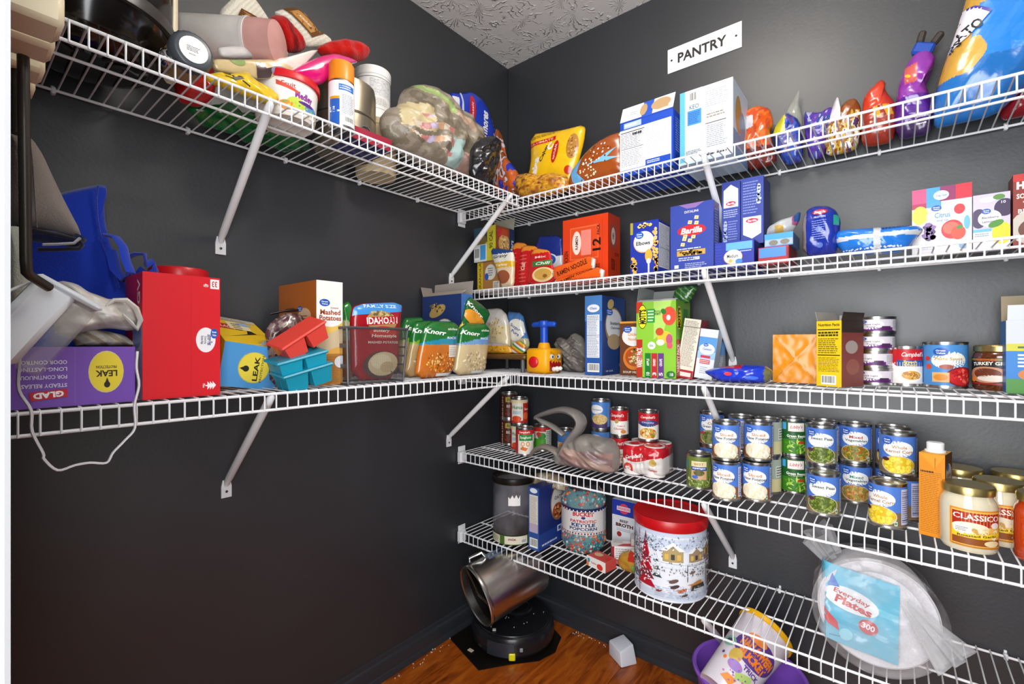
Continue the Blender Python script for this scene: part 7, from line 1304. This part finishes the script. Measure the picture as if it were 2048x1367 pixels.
# steel bin lying on the robot
M0 = at_d(950, 1192, 1.72); B0 = at_d(1056, 1128, 1.85); axv = (B0-M0).normalized(); Lb = (B0-M0).length
bn = thing('steel_bin', 'stainless steel bin lying open mouthed on top of the robot vacuum', 'bin', M0); bn.rotation_euler = axv.to_track_quat('Z', 'Y').to_euler()
BST = pm('polished_steel', 'd0ccc6', rough=.26, metal=1, bs=14, bstr=.04)
MB().lathe([(.100, .20), (.104, .02), (.1045, .004), (.108, 0), (.110, .003), (.110, .010), (.1085, .012), (.1075, .02), (.1075, Lb*1.05), (.105, Lb*1.08)], 64, cap0=False).build('shell', BST, bn, 30)
MB().lathe([(.1005, .2), (.05, .201), (.003, .201)], 48, '0a0908', cap0=False).build('liner_bottom', MATTE, bn, 30)
MB().lathe([(.1025, .196), (.1025, .03)], 48, '14110f', cap0=False, cap1=False).build('liner', PLAST, bn, 30)
MB().tube([(-.095, -.035, .03), (.0, .0, .015), (.093, .045, .03)], .007, 8, '3a2c22', flat=.5).build('hinge_bar', PLAST, bn, 40)
up = bn.rotation_euler.to_matrix().inverted() @ Vector((0, 0, 1)); up.z = 0; up.normalize(); sd = Vector((-up.y, up.x, 0))
def onbin(a, l, e=0): d = up*math.cos(R(a))+sd*math.sin(R(a)); return d*(.108+e)+Vector((0, 0, l))
sgn = 1 if (bn.rotation_euler.to_matrix() @ sd).dot(RT) < 0 else -1
MB().tube([onbin(sgn*25, .028, .002), onbin(sgn*27, .034, .018), onbin(sgn*14, .075, .020), onbin(sgn*12, .084, .004)], .0055, 8).build('handle', CHROME, bn, 50)
pb = MB(); p = Print(pb, .11, .085, lambda x, y, e: onbin(sgn*(42-math.degrees(y/.108)), .085+x, e), True, .0006); p.rect(0, 0, 1, 1, 'c8ccd4'); p.rect(0, .55, 1, 1, '5a7aa8'); p.rect(.1, .1, .45, .5, 'e8e8e8'); p.lines(.12, .12, .43, .48, 5, '6a6a70', 3); p.rect(.55, .1, .9, .4, '8a9ab0'); pb.build('sticker', INK, bn, 30)
# white cube sensor
cb = thing('white_sensor', 'small white plastic cube with sloping side on the floor by the baseboard', 'device', (.606, -.062, 0), -30)
P = [(-.042, -.034, 0), (.042, -.034, 0), (.044, .034, 0), (-.042, .034, 0), (-.042, -.034, .054), (.036, -.034, .054), (.030, .026, .068), (-.036, .028, .068)]
m = MB(); m.add(P, [(3, 2, 1, 0), (0, 1, 5, 4), (1, 2, 6, 5), (2, 3, 7, 6), (3, 0, 4, 7), (4, 5, 6, 7)], 'dfe2ea'); o = m.build('shell', PLAST, cb, 0)
bm = bmesh.new(); bm.from_mesh(o.data); bmesh.ops.bevel(bm, geom=list(bm.edges), offset=.005, segments=3, affect='EDGES', profile=.5); bm.to_mesh(o.data); bm.free()
at_ = o.data.color_attributes.get('Col'); at_.data.foreach_set('color', list(lin('dfe2ea'))*len(at_.data)); o.data.shade_smooth()
# purple basin with the halloween bucket
bs_ = thing('purple_basin', 'round purple plastic basin on the floor below the lowest shelf', 'basin', (1.068, -.215, 0))
MB().lathe([(.10, .002), (.104, 0), (.108, .004), (.140, .225), (.149, .232), (.150, .240), (.146, .244), (.139, .240), (.136, .228), (.104, .012), (.003, .010)], 56, '8452c0').build('shell', PLAST, bs_, 40)
T0 = at_d(1531, 1262, 1.352); B1 = at_d(1437, 1385, 1.262); av = (T0-B1).normalized(); Lk = (T0-B1).length
bu = thing('halloween_bucket', 'white halloween candy bucket with yellow rim tilted inside the purple basin', 'bucket', B1); bu.rotation_euler = av.to_track_quat('Z', 'Y').to_euler()
MB().lathe([(.052, .001), (.055, 0), (.057, .004), (.071, Lk*.97), (.0715, Lk), (.069, Lk), (.067, Lk*.96), (.053, .01), (.003, .008)], 48, 'd0c8d0').build('shell', PLAST, bu, 40)
MB().lathe([(.0712, Lk-.010), (.0755, Lk-.008), (.076, Lk+.003), (.073, Lk+.006), (.069, Lk+.003)], 48, 'e6ac10', cap0=False, cap1=False).build('rim', PLAST, bu, 40)
dirc = bu.rotation_euler.to_matrix().inverted() @ (CAM-T0); a0 = math.atan2(dirc.y, dirc.x)
pb = MB(); hb_ = Lk*.74; p = Print(pb, 2*math.pi*.063, hb_, lambda x, y, e: ((.0572+(.0142/(Lk*.97-.004))*(y+.004)+e)*math.cos(x/.063-math.pi+a0), (.0572+(.0142/(Lk*.97-.004))*(y+.004)+e)*math.sin(x/.063-math.pi+a0), .006+y), True, .0005)
p.ell(.54, .74, .15, .24, '5a3a86'); p.text('HALLOWEEN', .545, .78, .24, .15, 'e67c1e', bold=.06); p.text('BUCKET', .545, .62, .2, .14, 'e67c1e', bold=.06); p.ell(.5, .93, .06, .07, 'e8863a'); p.ell(.36, .66, .05, .09, '7ab0a0'); p.ell(.36, .66, .025, .045, '3a4a4a'); p.text('TRICK', .58, .45, .12, .08, '5a3a86', bold=.03); p.poly([(.52, .2), (.62, .3), (.6, .42), (.5, .3)], 'a8c46a'); p.poly([(.44, .1), (.52, .06), (.54, .2), (.47, .2)], 'e08a3a'); p.ell(.45, .5, .04, .12, 'c8a84a'); p.ell(.48, .36, .05, .08, '9a7ac0'); p.ell(.40, .38, .012, .03, 'e07a2a'); p.ell(.37, .44, .01, .025, '5a3a86'); p.dots(.5, .3, .1, .2, 18, .003, ['c86a9a', '7a5ab0'], 5)
pb.build('print', INK, bu, 30)
# crumbs on the floor
m = MB(); rn = random.Random(12)
for k in range(46):
    x = rn.uniform(.02, .05) if k % 2 else rn.uniform(.38, .62); y = rn.uniform(-.72, -.38) if k % 2 else rn.uniform(-.055, -.024); s_ = rn.uniform(.0012, .0026); m.ball((x, y, s_*.8), s_, 'e4e0d8', 5, 3)
m.box(.128, .150, -.395, -.380, .003, .006, 'd8c8ae', .001)
o = m.build('floor_crumbs', MATTE, None, 0); o['kind'] = 'stuff'; tag(o, 'pale crumbs scattered on the floor along the baseboards', 'crumbs')
